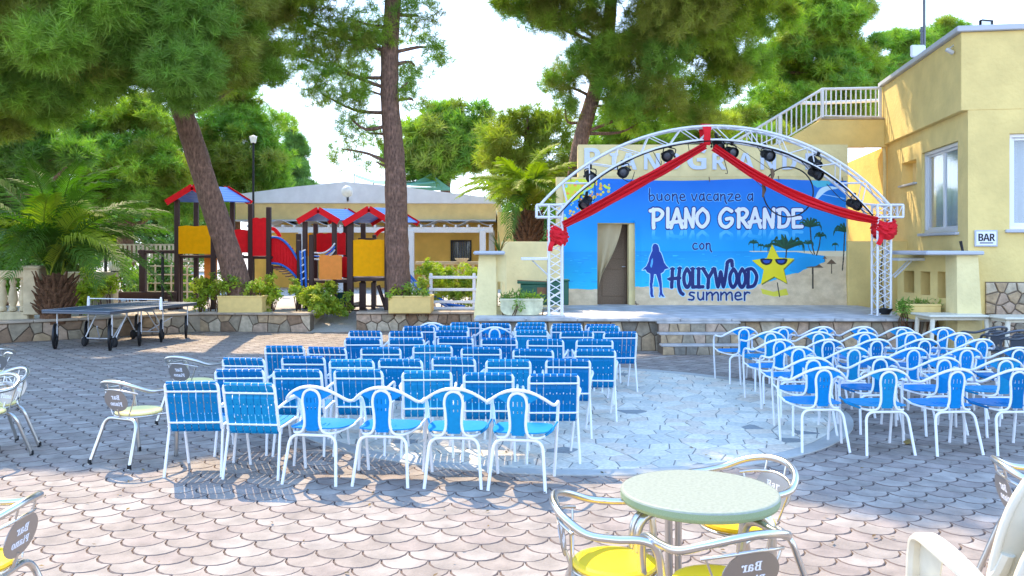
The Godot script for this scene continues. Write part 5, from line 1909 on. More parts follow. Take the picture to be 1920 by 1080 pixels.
func planter(label: String, px0: float, px1: float, yt: float, yb: float, d: float, depth: float, m: Material, round_ := 0.0) -> Node3D:
	var a := P(px0, yb, d); var b := P(px1, yt, d)
	var w := b.x - a.x
	var h := b.y - a.y
	var t := thing("planter", label, "planter", Vector3((a.x + b.x) * 0.5, a.y, -d - depth * 0.5))
	var body := MB.new()
	if round_ > 0.0:
		var poly := PackedVector2Array()
		for k in 7: poly.push_back(Vector2(-w * 0.5 + round_ * (1.0 - cos(PI * 0.5 * k / 6.0)) + 0.0, round_ * (1.0 - sin(PI * 0.5 * k / 6.0))))
		poly.reverse()
		var right := poly.duplicate()
		right.reverse()
		var full := PackedVector2Array()
		full.push_back(Vector2(-w * 0.5, h))
		for k in range(6, -1, -1): full.push_back(poly[k])
		for k in 7: full.push_back(Vector2(-poly[k].x, poly[k].y))
		full.push_back(Vector2(w * 0.5, h))
		body.prism(full, -depth * 0.5, depth * 0.5)
	else:
		body.cbox(Vector3(0, h * 0.5, 0), Vector3(w, h, depth), 0.02)
	obj("box", body, m, t)
	var rim := MB.new()
	for s in [-1.0, 1.0]:
		rim.cbox(Vector3(0, h + 0.005, s * (depth * 0.5 - 0.02)), Vector3(w + 0.03, 0.05, 0.06), 0.012)
		rim.cbox(Vector3(s * (w * 0.5 - 0.02), h + 0.005, 0), Vector3(0.06, 0.046, depth - 0.08), 0.012)
	obj("rim", rim, m, t)
	var soil := MB.new()
	soil.box(Vector3(0, h + 0.004, 0), Vector3(w - 0.08, 0.02, depth - 0.08))
	obj("soil", soil, M.brown_floor, t)
	return t

func build_trees() -> void:
	make_tufts()
	var stone_pine := [Color(0.240, 0.400, 0.065), Color(0.200, 0.350, 0.070), Color(0.290, 0.420, 0.065)]
	var aleppo := [Color(0.310, 0.470, 0.065), Color(0.250, 0.420, 0.070), Color(0.390, 0.500, 0.065), Color(0.360, 0.390, 0.075)]
	var olive := [Color(0.430, 0.480, 0.080), Color(0.500, 0.510, 0.085), Color(0.370, 0.430, 0.085)]
	var deep := [Color(0.220, 0.380, 0.110), Color(0.190, 0.340, 0.100), Color(0.260, 0.410, 0.110)]
	# the leaning pine
	pine("leaning pine with thick bare trunk and dark crown at upper left", [[458, 572, 20.2], [448, 540, 20.2], [425, 462, 20.1], [394, 370, 19.9], [362, 268, 19.7], [338, 200, 19.4], [300, 110, 18.8], [240, -40, 18.2], [230, -200, 18.0]], 0.33, 0.17,
		[[60, 70, 17, 1.7], [185, 50, 16.2, 1.8], [300, 40, 17, 1.9], [400, 50, 17.6, 1.5], [455, 95, 18.2, 0.95], [462, 140, 18.6, 0.38], [420, 145, 18.8, 0.5], [225, 115, 17, 1.1], [90, 150, 17.5, 1.2], [330, 120, 17.6, 0.8], [0, 130, 17, 1.4], [40, 200, 18, 0.8], [-120, 60, 17, 2.2], [-60, -120, 17, 2.6], [100, -130, 17.5, 2.8], [290, -140, 18, 2.8], [430, -60, 18.6, 1.7], [190, -310, 19.9, 3.0], [-160, -300, 18, 3.0], [370, -285, 20.2, 2.5]],
		"near", 860.0, aleppo, 101)
	# the straight pine
	pine("straight pine with tall bare trunk and hanging twigs beside the orange tower", [[750, 575, 20.3], [747, 520, 20.3], [744, 440, 20.3], [742, 350, 20.3], [738, 275, 20.3], [731, 190, 20.3], [731, 100, 20.3], [737, 0, 20.4], [744, -130, 20.5], [750, -330, 20.5]], 0.30, 0.16,
		[[590, 55, 20.6, 0.98], [545, 20, 20.9, 0.72], [650, 30, 20.4, 1.04], [635, 120, 20.4, 0.91], [690, 60, 20.2, 0.78], [690, 165, 20.6, 0.59], [600, 170, 20.6, 0.55], [655, 215, 20.4, 0.59], [640, 275, 20.5, 0.39], [690, 245, 20.7, 0.39], [705, 300, 20.6, 0.29], [565, 105, 20.8, 0.52], [785, 25, 20.6, 0.78], [800, 85, 20.5, 0.55], [778, 120, 20.6, 0.45], [775, 185, 20.7, 0.36], [765, 150, 20.3, 0.39], [600, -130, 20, 2.0], [450, -220, 19.0, 2.2], [740, -190, 20, 2.1], [645, -310, 19.7, 2.8], [860, -330, 19.8, 2.6], [760, -490, 21.5, 2.8], [980, -460, 19.2, 2.6], [530, -410, 21.0, 2.8], [770, -592, 17.4, 1.7], [593, -537, 17.0, 1.2], [893, -592, 17.3, 1.8], [1010, -590, 17.2, 1.8]],  # the highest, unseen clumps are added to shade the paving
		"fine", 215.0, aleppo, 131, 0.3)
	# the pine behind the stage
	pine("large pine with dense drooping crown above the stage arch", [[1078, 420, 22.5], [1078, 330, 22.5], [1092, 250, 22.6], [1118, 160, 22.7], [1140, 60, 22.8], [1150, -60, 22.8], [1170, -300, 22.5], [1180, -480, 22.2]], 0.22, 0.14,
		[[965, 5, 22, 0.5], [1010, 25, 22.3, 0.55], [1062, 45, 22, 1.0], [1085, 130, 22, 0.85], [1150, 70, 22, 1.1], [1205, 150, 22, 1.0], [1130, 195, 22.5, 0.7], [1250, 60, 22, 1.4], [1275, 195, 23, 0.9], [1350, 30, 22, 1.4], [1400, 95, 22, 0.9], [1440, 20, 22, 0.8], [1330, 140, 23, 1.0], [1200, 225, 23, 0.6], [1060, 200, 22.5, 0.4], [1040, 150, 22.5, 0.4], [1080, -120, 21.5, 2.2], [1250, -130, 20.5, 2.4], [1420, -160, 20.5, 2.3], [1230, -330, 18.5, 3.2], [1520, -280, 19.5, 2.6], [1420, -420, 17.5, 3.2], [1060, -420, 18.5, 2.8], [1180, -540, 19.5, 3.0], [1600, -460, 17.5, 3.0]],
		"near", 330.0, aleppo, 151, 0.2)
	# farther pines
	pine("bright pine standing behind the railing of the outside stairs", [[1530, 470, 32], [1530, 250, 32], [1545, 60, 32]], 0.3, 0.15, [[1560, 45, 32, 1.6], [1600, 110, 32, 1.3], [1505, 110, 32, 1.3], [1560, 165, 31.5, 1.5], [1480, 190, 31.5, 1.2], [1420, 210, 31, 1.2], [1500, 240, 31, 1.2], [1600, 195, 31.5, 1.2], [1380, 245, 31, 1.0], [1450, 130, 32.5, 1.1], [1570, -30, 32, 1.2], [1640, 150, 32, 0.9], [1520, 20, 32, 1.0]], "mid", 190.0, aleppo, 171)
	pine("yellow-green pine left of the antenna mast above the roof", [[1690, 470, 36], [1690, 200, 36]], 0.25, 0.12, [[1690, 85, 36, 1.1], [1660, 130, 36, 1.1], [1715, 130, 36, 1.2], [1680, 190, 36, 1.5], [1740, 190, 36, 1.5], [1640, 210, 36, 1.3]], "mid", 180.0, aleppo, 181)
	pine("small yellow-green pine top right of the antenna mast", [[1790, 470, 38], [1790, 150, 38]], 0.25, 0.12, [[1785, 55, 38, 0.9], [1775, 95, 38, 1.1], [1815, 75, 38, 0.9], [1800, 120, 38, 1.5], [1760, 140, 38, 1.3], [1850, 90, 39, 0.8]], "mid", 180.0, aleppo, 191)
	pine("olive pine mass showing just over the stage sign wall", [[1290, 470, 28], [1290, 300, 28]], 0.25, 0.14, [[1240, 250, 28, 1.1], [1310, 245, 28, 1.2], [1370, 255, 28.5, 1.1], [1200, 265, 28, 0.8], [1150, 250, 28, 0.9], [1420, 265, 29, 0.9], [1280, 290, 28, 1.0], [1100, 285, 27.5, 0.7]], "mid", 190.0, olive + aleppo, 201)
	pine("rounded pine in the gap right of the straight trunk", [[835, 430, 42], [835, 320, 42], [830, 250, 42]], 0.3, 0.15, [[838, 222, 42, 1.2], [790, 262, 42, 1.4], [850, 270, 41.5, 1.7], [895, 235, 42, 1.1], [885, 290, 42, 1.4], [775, 305, 42, 1.1], [830, 310, 41.5, 1.4], [915, 270, 42, 1.0], [745, 290, 43, 0.9]], "far", 140.0, aleppo, 211)
	pine("loose olive tree with drooping twigs behind the small palm", [[985, 470, 27], [985, 330, 27], [990, 240, 27]], 0.2, 0.08, [[945, 235, 27, 0.7], [990, 215, 27, 0.6], [1030, 255, 27, 0.7], [975, 280, 27, 0.8], [1040, 215, 27, 0.5], [925, 290, 27, 0.5], [1010, 320, 26.5, 0.7], [960, 330, 26.5, 0.6], [1055, 300, 26, 0.6]], "mid", 230.0, olive, 221, 0.5)
	pine("sunlit pale green pine behind the play tower at left", [[235, 500, 30], [235, 330, 30], [230, 240, 30]], 0.3, 0.12, [[225, 210, 30, 1.1], [170, 250, 30, 1.2], [280, 235, 30, 1.0], [215, 290, 29.5, 1.5], [150, 320, 29.5, 1.3], [280, 310, 29.5, 1.3], [200, 370, 29.5, 1.4], [290, 380, 29.5, 1.2], [120, 390, 29.5, 1.2], [260, 190, 30, 0.6]], "mid", 190.0, aleppo, 231)
	pine("green pine filling the gap right of the leaning trunk", [[440, 480, 34], [440, 300, 34]], 0.3, 0.12, [[410, 190, 34, 1.1], [455, 175, 34, 1.0], [480, 230, 34, 1.2], [430, 260, 33.5, 1.5], [500, 290, 33.5, 1.2], [390, 310, 33.5, 1.4], [460, 330, 33.5, 1.5], [515, 335, 33.5, 0.8], [350, 350, 33, 1.2], [350, 250, 34, 1.1], [400, 375, 33, 1.3]], "mid", 180.0, aleppo, 241)
	var cy := []
	for k in 9: cy.append([546 + 7 * sin(k * 2.1), 250 + k * 17, 40, 0.35 + 0.11 * k])
	pine("dark bluish cypress standing against the white sky", [[548, 440, 40], [548, 245, 40]], 0.15, 0.04, cy, "mid", 420.0, deep, 251, 0.0, 3)
	pine("dark cedar with level silvery branches at the left edge", [[20, 500, 23], [20, 330, 23], [15, 200, 23]], 0.2, 0.1, [[40, 262, 22.5, 0.7], [110, 290, 22, 0.6], [60, 310, 22.5, 0.8], [-20, 290, 23, 1.0], [10, 350, 23, 1.0], [-60, 350, 23, 1.2], [135, 300, 21.8, 0.3], [70, 240, 22.5, 0.5], [20, 410, 23.5, 1.1]], "mid", 380.0, deep, 261, 0.0, 1, 0.4)
	shrub("dense dark bushes behind the cream balustrade", [[20, 440, 23, 0.9], [90, 450, 23, 0.9], [-60, 440, 23, 1.0], [60, 490, 22, 0.7], [150, 470, 23, 0.8], [-20, 500, 22, 0.8]], deep, 271, 260.0, "leaf_far")
	for q in [[-200, 52, 3.2, "far left of"], [250, 55, 3.0, "far behind the pines left of"], [640, 60, 2.2, "far behind the roof of"], [1000, 52, 2.6, "far behind the palm beside"], [1350, 48, 2.8, "far behind the stage wall and"]]:
		shrub("broad dark hedge %s the low building" % q[3], [[q[0], 420, q[1], q[2]], [q[0] + 110, 425, q[1], q[2] * 0.9], [q[0] - 110, 428, q[1], q[2] * 0.9], [q[0] + 50, 400, q[1], q[2] * 0.8]], deep, 280 + int(q[1]) + int(q[0] + 300), 60.0, "leaf_far", "hedge")
	# palms
	palm("big palm with brown shaggy trunk and arching fronds at left", P(104, 598, 18.3), 0.95, 0.28, 2.9, 46, 301, ["frond", "frond", "frond_light", "frond", "frond", "frond"], 0.22)
	palm("small yellow-green palm with stubby trunk behind the low stage wall", P(990, 458, 21.6), 0.85, 0.27, 2.05, 38, 321, ["frond_light", "frond_light", "frond_light", "frond_light", "frond_light", "frond"], 0.05)
	# shrubs of the beds
	var lime := [Color(0.52, 0.60, 0.05), Color(0.43, 0.54, 0.05), Color(0.62, 0.64, 0.06), Color(0.30, 0.42, 0.05)]
	shrub("bright yellow-green shrub between the big palm and the globe lamp", [[160, 535, 20, 0.36], [188, 550, 20, 0.3], [150, 568, 19.6, 0.3], [205, 535, 20.2, 0.2], [168, 512, 20.2, 0.2]], lime, 341, 800.0)
	shrub("dark green shrub left of the swing bench", [[240, 520, 23.5, 0.45], [228, 500, 23.5, 0.3], [255, 540, 23, 0.4]], deep, 343)
	shrub("dark green clipped bush behind the pale trellis", [[300, 530, 26, 0.6], [335, 525, 26, 0.6], [280, 510, 26, 0.5], [350, 545, 26, 0.5], [255, 545, 26.5, 0.5]], deep + stone_pine, 344, 240.0, "leaf_far")
	shrub("variegated shrub left of the planter with the leaning pine", [[380, 540, 20.6, 0.26], [392, 525, 20.7, 0.24], [372, 565, 20.4, 0.22], [408, 545, 20.5, 0.2]], lime, 345, 700.0)
	shrub("variegated shrub growing in the leaning pine's planter", [[425, 543, 20.0, 0.22], [412, 530, 20.0, 0.16], [440, 530, 19.9, 0.15], [470, 545, 20.0, 0.2], [484, 535, 20.1, 0.17]], lime + aleppo, 347, 650.0)
	shrub("yellowish shrub between the leaning pine's planter and the ramp", [[500, 545, 20.6, 0.26], [498, 572, 20.3, 0.24], [515, 560, 20.4, 0.2], [505, 525, 20.8, 0.16]], lime, 349, 850.0)
	shrub("largest lime-coloured shrub on the bed beside the ramp", [[580, 545, 20.6, 0.32], [610, 560, 20.6, 0.34], [595, 580, 20.3, 0.3], [560, 540, 20.8, 0.2], [630, 580, 20.6, 0.22], [620, 535, 20.9, 0.2]], lime, 351, 1000.0)
	shrub("thin lime seedling at the right post of the orange tower", [[650, 560, 21.0, 0.14], [655, 575, 21.0, 0.12], [646, 585, 20.9, 0.1]], lime, 353, 600.0)
	shrub("grey-green shrub growing in the straight pine's planter", [[740, 548, 20.0, 0.16], [762, 545, 20.0, 0.18], [785, 540, 20.1, 0.2], [798, 552, 20.0, 0.14]], lime + aleppo, 355, 650.0)
	shrub("sunny yellow hedge shrub behind the white rail fence", [[800, 515, 22, 0.3], [830, 520, 22, 0.32], [860, 525, 22, 0.32], [885, 520, 22.2, 0.26], [845, 550, 21.8, 0.34], [880, 555, 21.9, 0.3], [815, 505, 22.4, 0.22]], lime, 357, 800.0)
	var sp := thing("spiky_plant", "spiky dry plant standing behind the pillar's grey cap", "plant", P(937, 474, 18.6))
	var r := rng(9)
	for k in 16:
		var b := MB.new()
		var a := r.randf() * TAU
		var e := Vector3(cos(a) * 0.22, r.randf_range(0.2, 0.5), sin(a) * 0.22)
		b.band([Vector3.ZERO, e * 0.55 + Vector3(0, 0.05, 0), e], [Vector3(-sin(a), 0, cos(a))], [0.03, 0.024, 0.004], 0.004)
		obj("blade", b, M.frond_dry if k % 3 == 0 else M.frond, sp)
	# planters
	planter("cream planter box round the foot of the leaning pine", 408, 491, 557, 588, 19.85, 0.75, M.planter)
	planter("cream planter box round the foot of the straight pine", 728, 808, 557, 588, 19.85, 0.75, M.planter)
	var pa := planter("pale rounded trough with trailing plant at the stage's left end", 938, 1018, 563, 591, 16.75, 0.4, M.planter_pale, 0.16)
	shrub("trailing green plant lying along the left stage trough", [[948, 561, 16.95, 0.07], [963, 561, 16.95, 0.08], [978, 560, 16.95, 0.08], [995, 561, 16.95, 0.07], [1008, 561, 16.95, 0.06], [972, 572, 16.72, 0.05], [975, 552, 16.95, 0.05]], stone_pine, 361, 2200.0, "sprig", "trailing_plant")
	planter("yellow rounded trough at the stage's right end", 1699, 1764, 573, 599, 16.02, 0.4, M.planter, 0.14)
	shrub("trailing green plant spilling from the right stage trough", [[1695, 577, 16.0, 0.07], [1700, 570, 16.1, 0.07], [1693, 584, 15.98, 0.05], [1715, 571, 16.2, 0.07], [1728, 572, 16.2, 0.06], [1742, 571, 16.2, 0.06], [1756, 572, 16.2, 0.055]], stone_pine, 363, 2200.0, "sprig", "trailing_plant")


# ------------------------------------------------------------------ truss arch over the stage front
func zig(mb: MB, a: Array, b: Array, n: int, r: float) -> void:   # lacing between two chords given as point lists of equal length
	for k in n:
		var i := int(float(k) / n * (a.size() - 1)); var j := int(float(k + 1) / n * (a.size() - 1))
		if k % 2 == 0: mb.tube([a[i], b[j]], r, 5)
		else: mb.tube([b[i], a[j]], r, 5)

func straight(a: Vector3, b: Vector3, n: int) -> Array:
	var o := []
	for k in n + 1: o.append(a.lerp(b, float(k) / n))
	return o

const TD := 16.62

func arc_pts(out: bool) -> Array:
	var cx := 3.95
	var half := 3.42 if out else 3.06
	var y0 := P(0, 386 if out else 402, TD).y
	var rise := (P(0, 236, TD).y if out else P(0, 262, TD).y) - y0
	var R := (half * half + rise * rise) / (2.0 * rise)
	var a0 := asin(half / R)
	var o := []
	for k in 49:
		var a := lerpf(-a0, a0, k / 48.0)
		o.append(Vector3(cx + sin(a) * R, y0 + rise - R + cos(a) * R, 0))
	return o

func build_truss() -> void:
	var t := thing("truss_arch", "white metal truss arch standing across the stage front", "truss")
	var w := 0.26
	for q in [[0.85, "left"], [7.25, "right"]]:
		var x: float = q[0]
		var leg := Node3D.new()
		leg.name = "truss_leg"
		t.add_child(leg, true)
		var top := P(0, 384, TD).y
		var c := []
		for sx in [-0.5, 0.5]:
			for sz in [-0.5, 0.5]:
				var a := Vector3(x + sx * w, ST + 0.02, -TD - 0.13 + sz * w); var b := Vector3(a.x, top, a.z)
				c.append(straight(a, b, 14))
				var mb := MB.new()
				mb.tube([a, b], 0.024, 8)
				obj("chord", mb, M.white_paint, leg)
		var z := MB.new()
		zig(z, c[0], c[1], 14, 0.009)
		zig(z, c[1], c[3], 14, 0.009)
		zig(z, c[3], c[1], 14, 0.009)
		zig(z, c[2], c[3], 14, 0.009)
		zig(z, c[0], c[2], 14, 0.009)
		obj("lacing", z, M.white_paint, leg)
		var bp := MB.new()
		bp.cbox(Vector3(x, ST + 0.012, -TD - 0.13), Vector3(0.36, 0.016, 0.36), 0.004)
		obj("base_plate", bp, M.alu, leg)
		# short cross piece at the top of the leg
		var s := -1.0 if x < 3 else 1.0
		var cr := Node3D.new()
		cr.name = "cross_piece"
		t.add_child(cr, true)
		var y1 := P(0, 384, TD).y; var y0 := P(0, 407, TD).y
		for yy in [y0, y1]:
			for sz in [-0.5, 0.5]:
				var mb := MB.new()
				mb.tube([Vector3(x - s * 0.13, yy, -TD - 0.13 + sz * w), Vector3(x + s * 0.37, yy, -TD - 0.13 + sz * w)], 0.024, 8)
				obj("chord", mb, M.white_paint, cr)
		var fz := MB.new()
		for sz in [-0.5, 0.5]:
			var zz: float = -TD - 0.13 + sz * w
			fz.tube([Vector3(x + s * 0.37, y0, zz), Vector3(x + s * 0.37, y1, zz)], 0.024, 8)
			fz.tube([Vector3(x + s * 0.12, y1, zz), Vector3(x + s * 0.26, y0, zz), Vector3(x + s * 0.36, y1, zz)], 0.009, 5)
		fz.tube([Vector3(x + s * 0.37, y0, -TD - 0.13 - w * 0.5), Vector3(x + s * 0.37, y0, -TD - 0.13 + w * 0.5)], 0.018, 6)
		fz.tube([Vector3(x + s * 0.37, y1, -TD - 0.13 - w * 0.5), Vector3(x + s * 0.37, y1, -TD - 0.13 + w * 0.5)], 0.018, 6)
		obj("lacing", fz, M.white_paint, cr)
	var chords := []
	var ar := Node3D.new()
	ar.name = "arch"
	t.add_child(ar, true)
	for out in [true, false]:
		for dz in [0.0, -0.26]:
			var pts := []
			for p in arc_pts(out): pts.append(p + Vector3(0, 0, -TD + dz))
			chords.append(pts)
			var mb := MB.new()
			mb.tube(pts, 0.026, 8)
			obj("chord", mb, M.white_paint, ar)
	var z := MB.new()
	zig(z, chords[0], chords[2], 24, 0.011)
	zig(z, chords[1], chords[3], 24, 0.011)
	zig(z, chords[2], chords[3], 24, 0.011)
	zig(z, chords[0], chords[1], 24, 0.011)
	obj("lacing", z, M.white_paint, ar)
	# stage shelf arms fixed to the legs
	for q in [[977, 1031, 485, 16.9, "left"], [1677, 1735, 486, 16.9, "right"]]:
		var sh := thing("truss_shelf", "white shelf with diagonal brace on the %s truss leg" % q[4], "shelf", Vector3.ZERO, 0.0, "white shelves on the truss legs")
		var a := P(q[0], q[2], q[3]); var b := P(q[1], q[2], q[3])
		var mb := MB.new()
		mb.cbox((a + b) * 0.5, Vector3(b.x - a.x, 0.055, 0.38), 0.01)
		obj("board", mb, M.white_paint, sh)
		var br := MB.new()
		var leg_end := b if q[4] == "left" else a
		var far_end := a.lerp(b, 0.4 if q[4] == "left" else 0.55)
		br.tube([far_end + Vector3(0, -0.04, 0), leg_end + Vector3(0, -0.36, 0)], 0.018, 6)
		br.tube([far_end + Vector3(0, -0.04, -0.14), leg_end + Vector3(0, -0.36, -0.14)], 0.018, 6)
		obj("brace", br, M.white_paint, sh)
	# red cloth
	var rc := thing("red_drape", "red cloth swagged from the arch top to both truss legs", "drape")
	for q in [[[1056, 422], [1120, 388], [1190, 348], [1250, 315], [1322, 273], 0.22, "left"], [[1646, 414], [1580, 398], [1500, 370], [1420, 330], [1338, 276], 0.24, "right"]]:
		var pts := []
		for k in 5: pts.append(P(q[k][0], q[k][1], TD - 0.05))
		var path := smooth(pts, 5)
		var mb := MB.new()
		var rows := []
		for k in path.size():
			var f := float(k) / (path.size() - 1)
			var wd: float = q[5] * (0.42 + 0.30 * sin(PI * (0.1 + 0.85 * f)))
			var along: Vector3 = (path[min(k + 1, path.size() - 1)] - path[max(k - 1, 0)]).normalized()
			var across := Vector3(0, 0, 1).cross(along).normalized()
			var row := []
			for c in 22:
				var u := c / 21.0 * 2.0 - 1.0
				var fold := 0.035 * sin(u * 8.5 + f * 2.5) + 0.018 * sin(u * 19.0 - f * 6.0)
				row.append(path[k] + across * (u * wd * 0.62 * (1.0 + 0.06 * sin(f * 23.0 + u * 3.0))) + Vector3(0, 0, fold + 0.05 * u * sin(f * 3.0)))
			rows.append(row)
		mb.sheet(rows, 0.004)
		obj("swag", mb, M.red_cloth, rc)
	var lp := MB.new()
	var g := []
	for i in 15:
		var an := lerpf(-0.7, PI + 0.7, i / 14.0)
		var row := []
		for j in 7:
			var x := P(1325, 0, TD).x + (j - 3) * 0.028 * (1.0 if i > 2 and i < 12 else 0.75)
			row.append(Vector3(x, P(0, 253, TD).y + 0.06 + sin(an) * 0.17 - (0.15 if i < 2 or i > 12 else 0.0) + 0.006 * sin(j * 2.2), -TD - 0.13 + cos(an) * 0.18 + 0.008 * cos(j * 2.6)))
		g.append(row)
	lp.sheet(g, 0.01)
	obj("loop", lp, M.red_cloth, rc)
	for q in [[1045, 442, 0.15, 3], [1657, 430, 0.18, 8]]:
		var r := rng(q[3])
		var mb := MB.new()
		var c := P(q[0], q[1], TD + 0.12)
		var nf := FastNoiseLite.new()
		nf.seed = q[3]
		nf.frequency = 3.2
		var kg := []
		for i in 25:
			var v := i / 24.0
			var row := []
			for k in 41:
				var an := TAU * k / 40.0
				var dirn := Vector3(cos(an), 0, sin(an))
				var n := nf.get_noise_3d(dirn.x * 0.9, v * 1.4, dirn.z * 0.9)
				var fine := sin(v * 26.0 + an * 2.0 + n * 7.0) * 0.012
				var rad: float = (q[2] + 0.035 + n * 0.055 + fine) * (0.82 + 0.26 * sin(PI * v))
				row.append(c + dirn * rad + Vector3(0, (v - 0.5) * 0.34 + 0.04 * sin(an * 2.0 + q[3]), 0))
			kg.append(row)
		mb.sheet(kg, 0.006)
		obj("knot", mb, M.red_cloth, rc)
		var tail := MB.new()
		tail.band(smooth([c + Vector3(-0.1, -0.12, 0.16), c + Vector3(-0.14, -0.22, 0.18), c + Vector3(-0.13 - 0.03 * q[3] * 0.2, -0.30, 0.16)], 4), [Vector3(0.9, -0.4, 0.2)], 0.09, 0.012)
		obj("tail", tail, M.red_cloth, rc)
	# spotlights
	var spots := [[1107, 331, 0.3, "leftmost high on the arch"], [1097, 381, -0.4, "lowest at the left leg"], [1170, 322, -0.5, "third from the left on the arch"], [1253, 291, -0.4, "left of the red loop"], [1346, 272, 0.0, "just right of the red loop, upper"], [1371, 285, 0.5, "square-looking, right of the red loop"], [1440, 291, 0.25, "above the hanging hoop"], [1528, 306, 0.5, "upper one right of the hoop"], [1531, 326, 0.6, "lower one right of the hoop"], [1603, 383, 0.7, "lowest at the right leg"]]
	var proto: Node3D
	for k in spots.size():
		var q = spots[k]
		var lb := "black stage spotlight %s" % q[3]
		var at := P(q[0], q[1], TD + 0.1)
		if k == 0:
			proto = thing("stage_spotlight", lb, "spotlight", at, q[2], "black spotlights on the truss arch")
			var ax := Transform3D(Basis(Vector3(1, 0, 0), PI * 0.5 + 0.5), Vector3.ZERO)
			var can := MB.new()
			can.lathe([Vector2(0.0, -0.17), Vector2(0.07, -0.16), Vector2(0.085, -0.12), Vector2(0.09, 0.0), Vector2(0.108, 0.02), Vector2(0.112, 0.10), Vector2(0.100, 0.10), Vector2(0.095, 0.03)], 16, ax)
			obj("can", can, M.black, proto)
			var lens := MB.new()
			lens.lathe([Vector2(0.097, 0.05), Vector2(0.06, 0.075), Vector2(0.0, 0.085)], 16, ax)
			obj("lens", lens, M.dark_steel, proto)
			var yoke := MB.new()
			yoke.tube(fillet([Vector3(-0.115, 0, 0), Vector3(-0.125, 0.15, 0.0), Vector3(0.125, 0.15, 0.0), Vector3(0.115, 0, 0)], 0.05), 0.011, 6)
			obj("yoke", yoke, M.black, proto)
			var cl := MB.new()
			cl.cbox(Vector3(0, 0.19, 0), Vector3(0.05, 0.10, 0.06), 0.01)
			obj("clamp", cl, M.black, proto)
			for s in [-1.0, 1.0]:
				var kn := MB.new()
				kn.lathe([Vector2(0.0, 0.0), Vector2(0.022, 0.0), Vector2(0.022, 0.03), Vector2(0.0, 0.032)], 8, Transform3D(Basis(Vector3(0, 0, 1), -PI * 0.5 * s), Vector3(0.115 * s, 0, 0)))
				obj("knob", kn, M.black, proto)
		else:
			var c := dup(proto, at, q[2], lb)
			c.rotation = Vector3(0.25 * sin(k * 2.0), q[2], 0.25 * cos(k * 3.1))
	# cables
	var r := rng(12)
	var cab := MB.new()
	var arc := arc_pts(false)
	for run in 3:
		var pts := []
		for k in arc.size():
			if k % 2 == 0: pts.append(arc[k] + Vector3(0, -0.02 - 0.03 * r.randf(), -TD + 0.03 + 0.02 * run))
		cab.tube(smooth(pts, 2), 0.008, 4)
	for q in [[1115, 340, 1103, 376], [1190, 322, 1160, 330], [1225, 285, 1240, 302], [1290, 268, 1283, 290], [1355, 290, 1360, 325], [1420, 275, 1432, 285], [1550, 345, 1595, 375], [1585, 360, 1640, 402], [1500, 300, 1535, 318]]:
		var a := P(q[0], q[1], TD); var b := P(q[2], q[3], TD + 0.05)
		cab.tube(smooth([a, (a + b) * 0.5 + Vector3(0.06, -0.16, 0.03), b], 5), 0.007, 4)
	for k in 2: cab.tube(smooth([Vector3(7.2 + k * 0.05, 2.6, -TD - 0.1), Vector3(7.25, 1.9, -TD - 0.08), Vector3(7.2 + k * 0.04, 1.3, -TD - 0.1), Vector3(7.28, 0.7, -TD - 0.05)], 5), 0.009, 4)
	solo("cable_run", cab, M.black, "black cables strung under the arch and down its right leg", "cable")
	var coil := MB.new()
	for k in 6:
		var lp2 := []
		for i in 13: lp2.append(Vector3(7.27 + cos(TAU * i / 12.0) * (0.08 + 0.012 * k), ST + 0.05 + 0.018 * k, -TD - 0.02 + sin(TAU * i / 12.0) * (0.07 + 0.01 * k)))
		coil.tube(lp2, 0.013, 5)
	solo("cable_coil", coil, M.black, "coil of black cable at the foot of the right truss leg", "cable")
	var hp := thing("aerial_hoop", "thin dark hoop hanging from the arch before the banner", "hoop")
	var ring := MB.new()
	var c := P(1478, 360, TD + 0.1)
	var rp := []
	for k in 40: rp.append(c + Vector3(cos(TAU * k / 40.0) * 0.49, sin(TAU * k / 40.0) * 0.49, 0.0))
	ring.tube(rp, 0.014, 6, true)
	obj("ring", ring, M.black, hp)
	for q in [[1448, 321, 1372, 268], [1430, 352, 1352, 272]]:
		var ro := MB.new()
		ro.tube([P(q[0], q[1], TD + 0.1), P(q[2], q[3], TD + 0.1)], 0.006, 4)
		obj("cord", ro, M.rope, hp)
	for q in [[1447, 321], [1431, 350]]:
		var wr := MB.new()
		wr.tube([P(q[0], q[1], TD + 0.1) + Vector3(0, 0.05, 0), P(q[0] + 2, q[1] + 6, TD + 0.08), P(q[0] - 1, q[1] + 20, TD + 0.08)], [0.03, 0.04, 0.015], 6)
		obj("wrapping", wr, M.rope, hp)


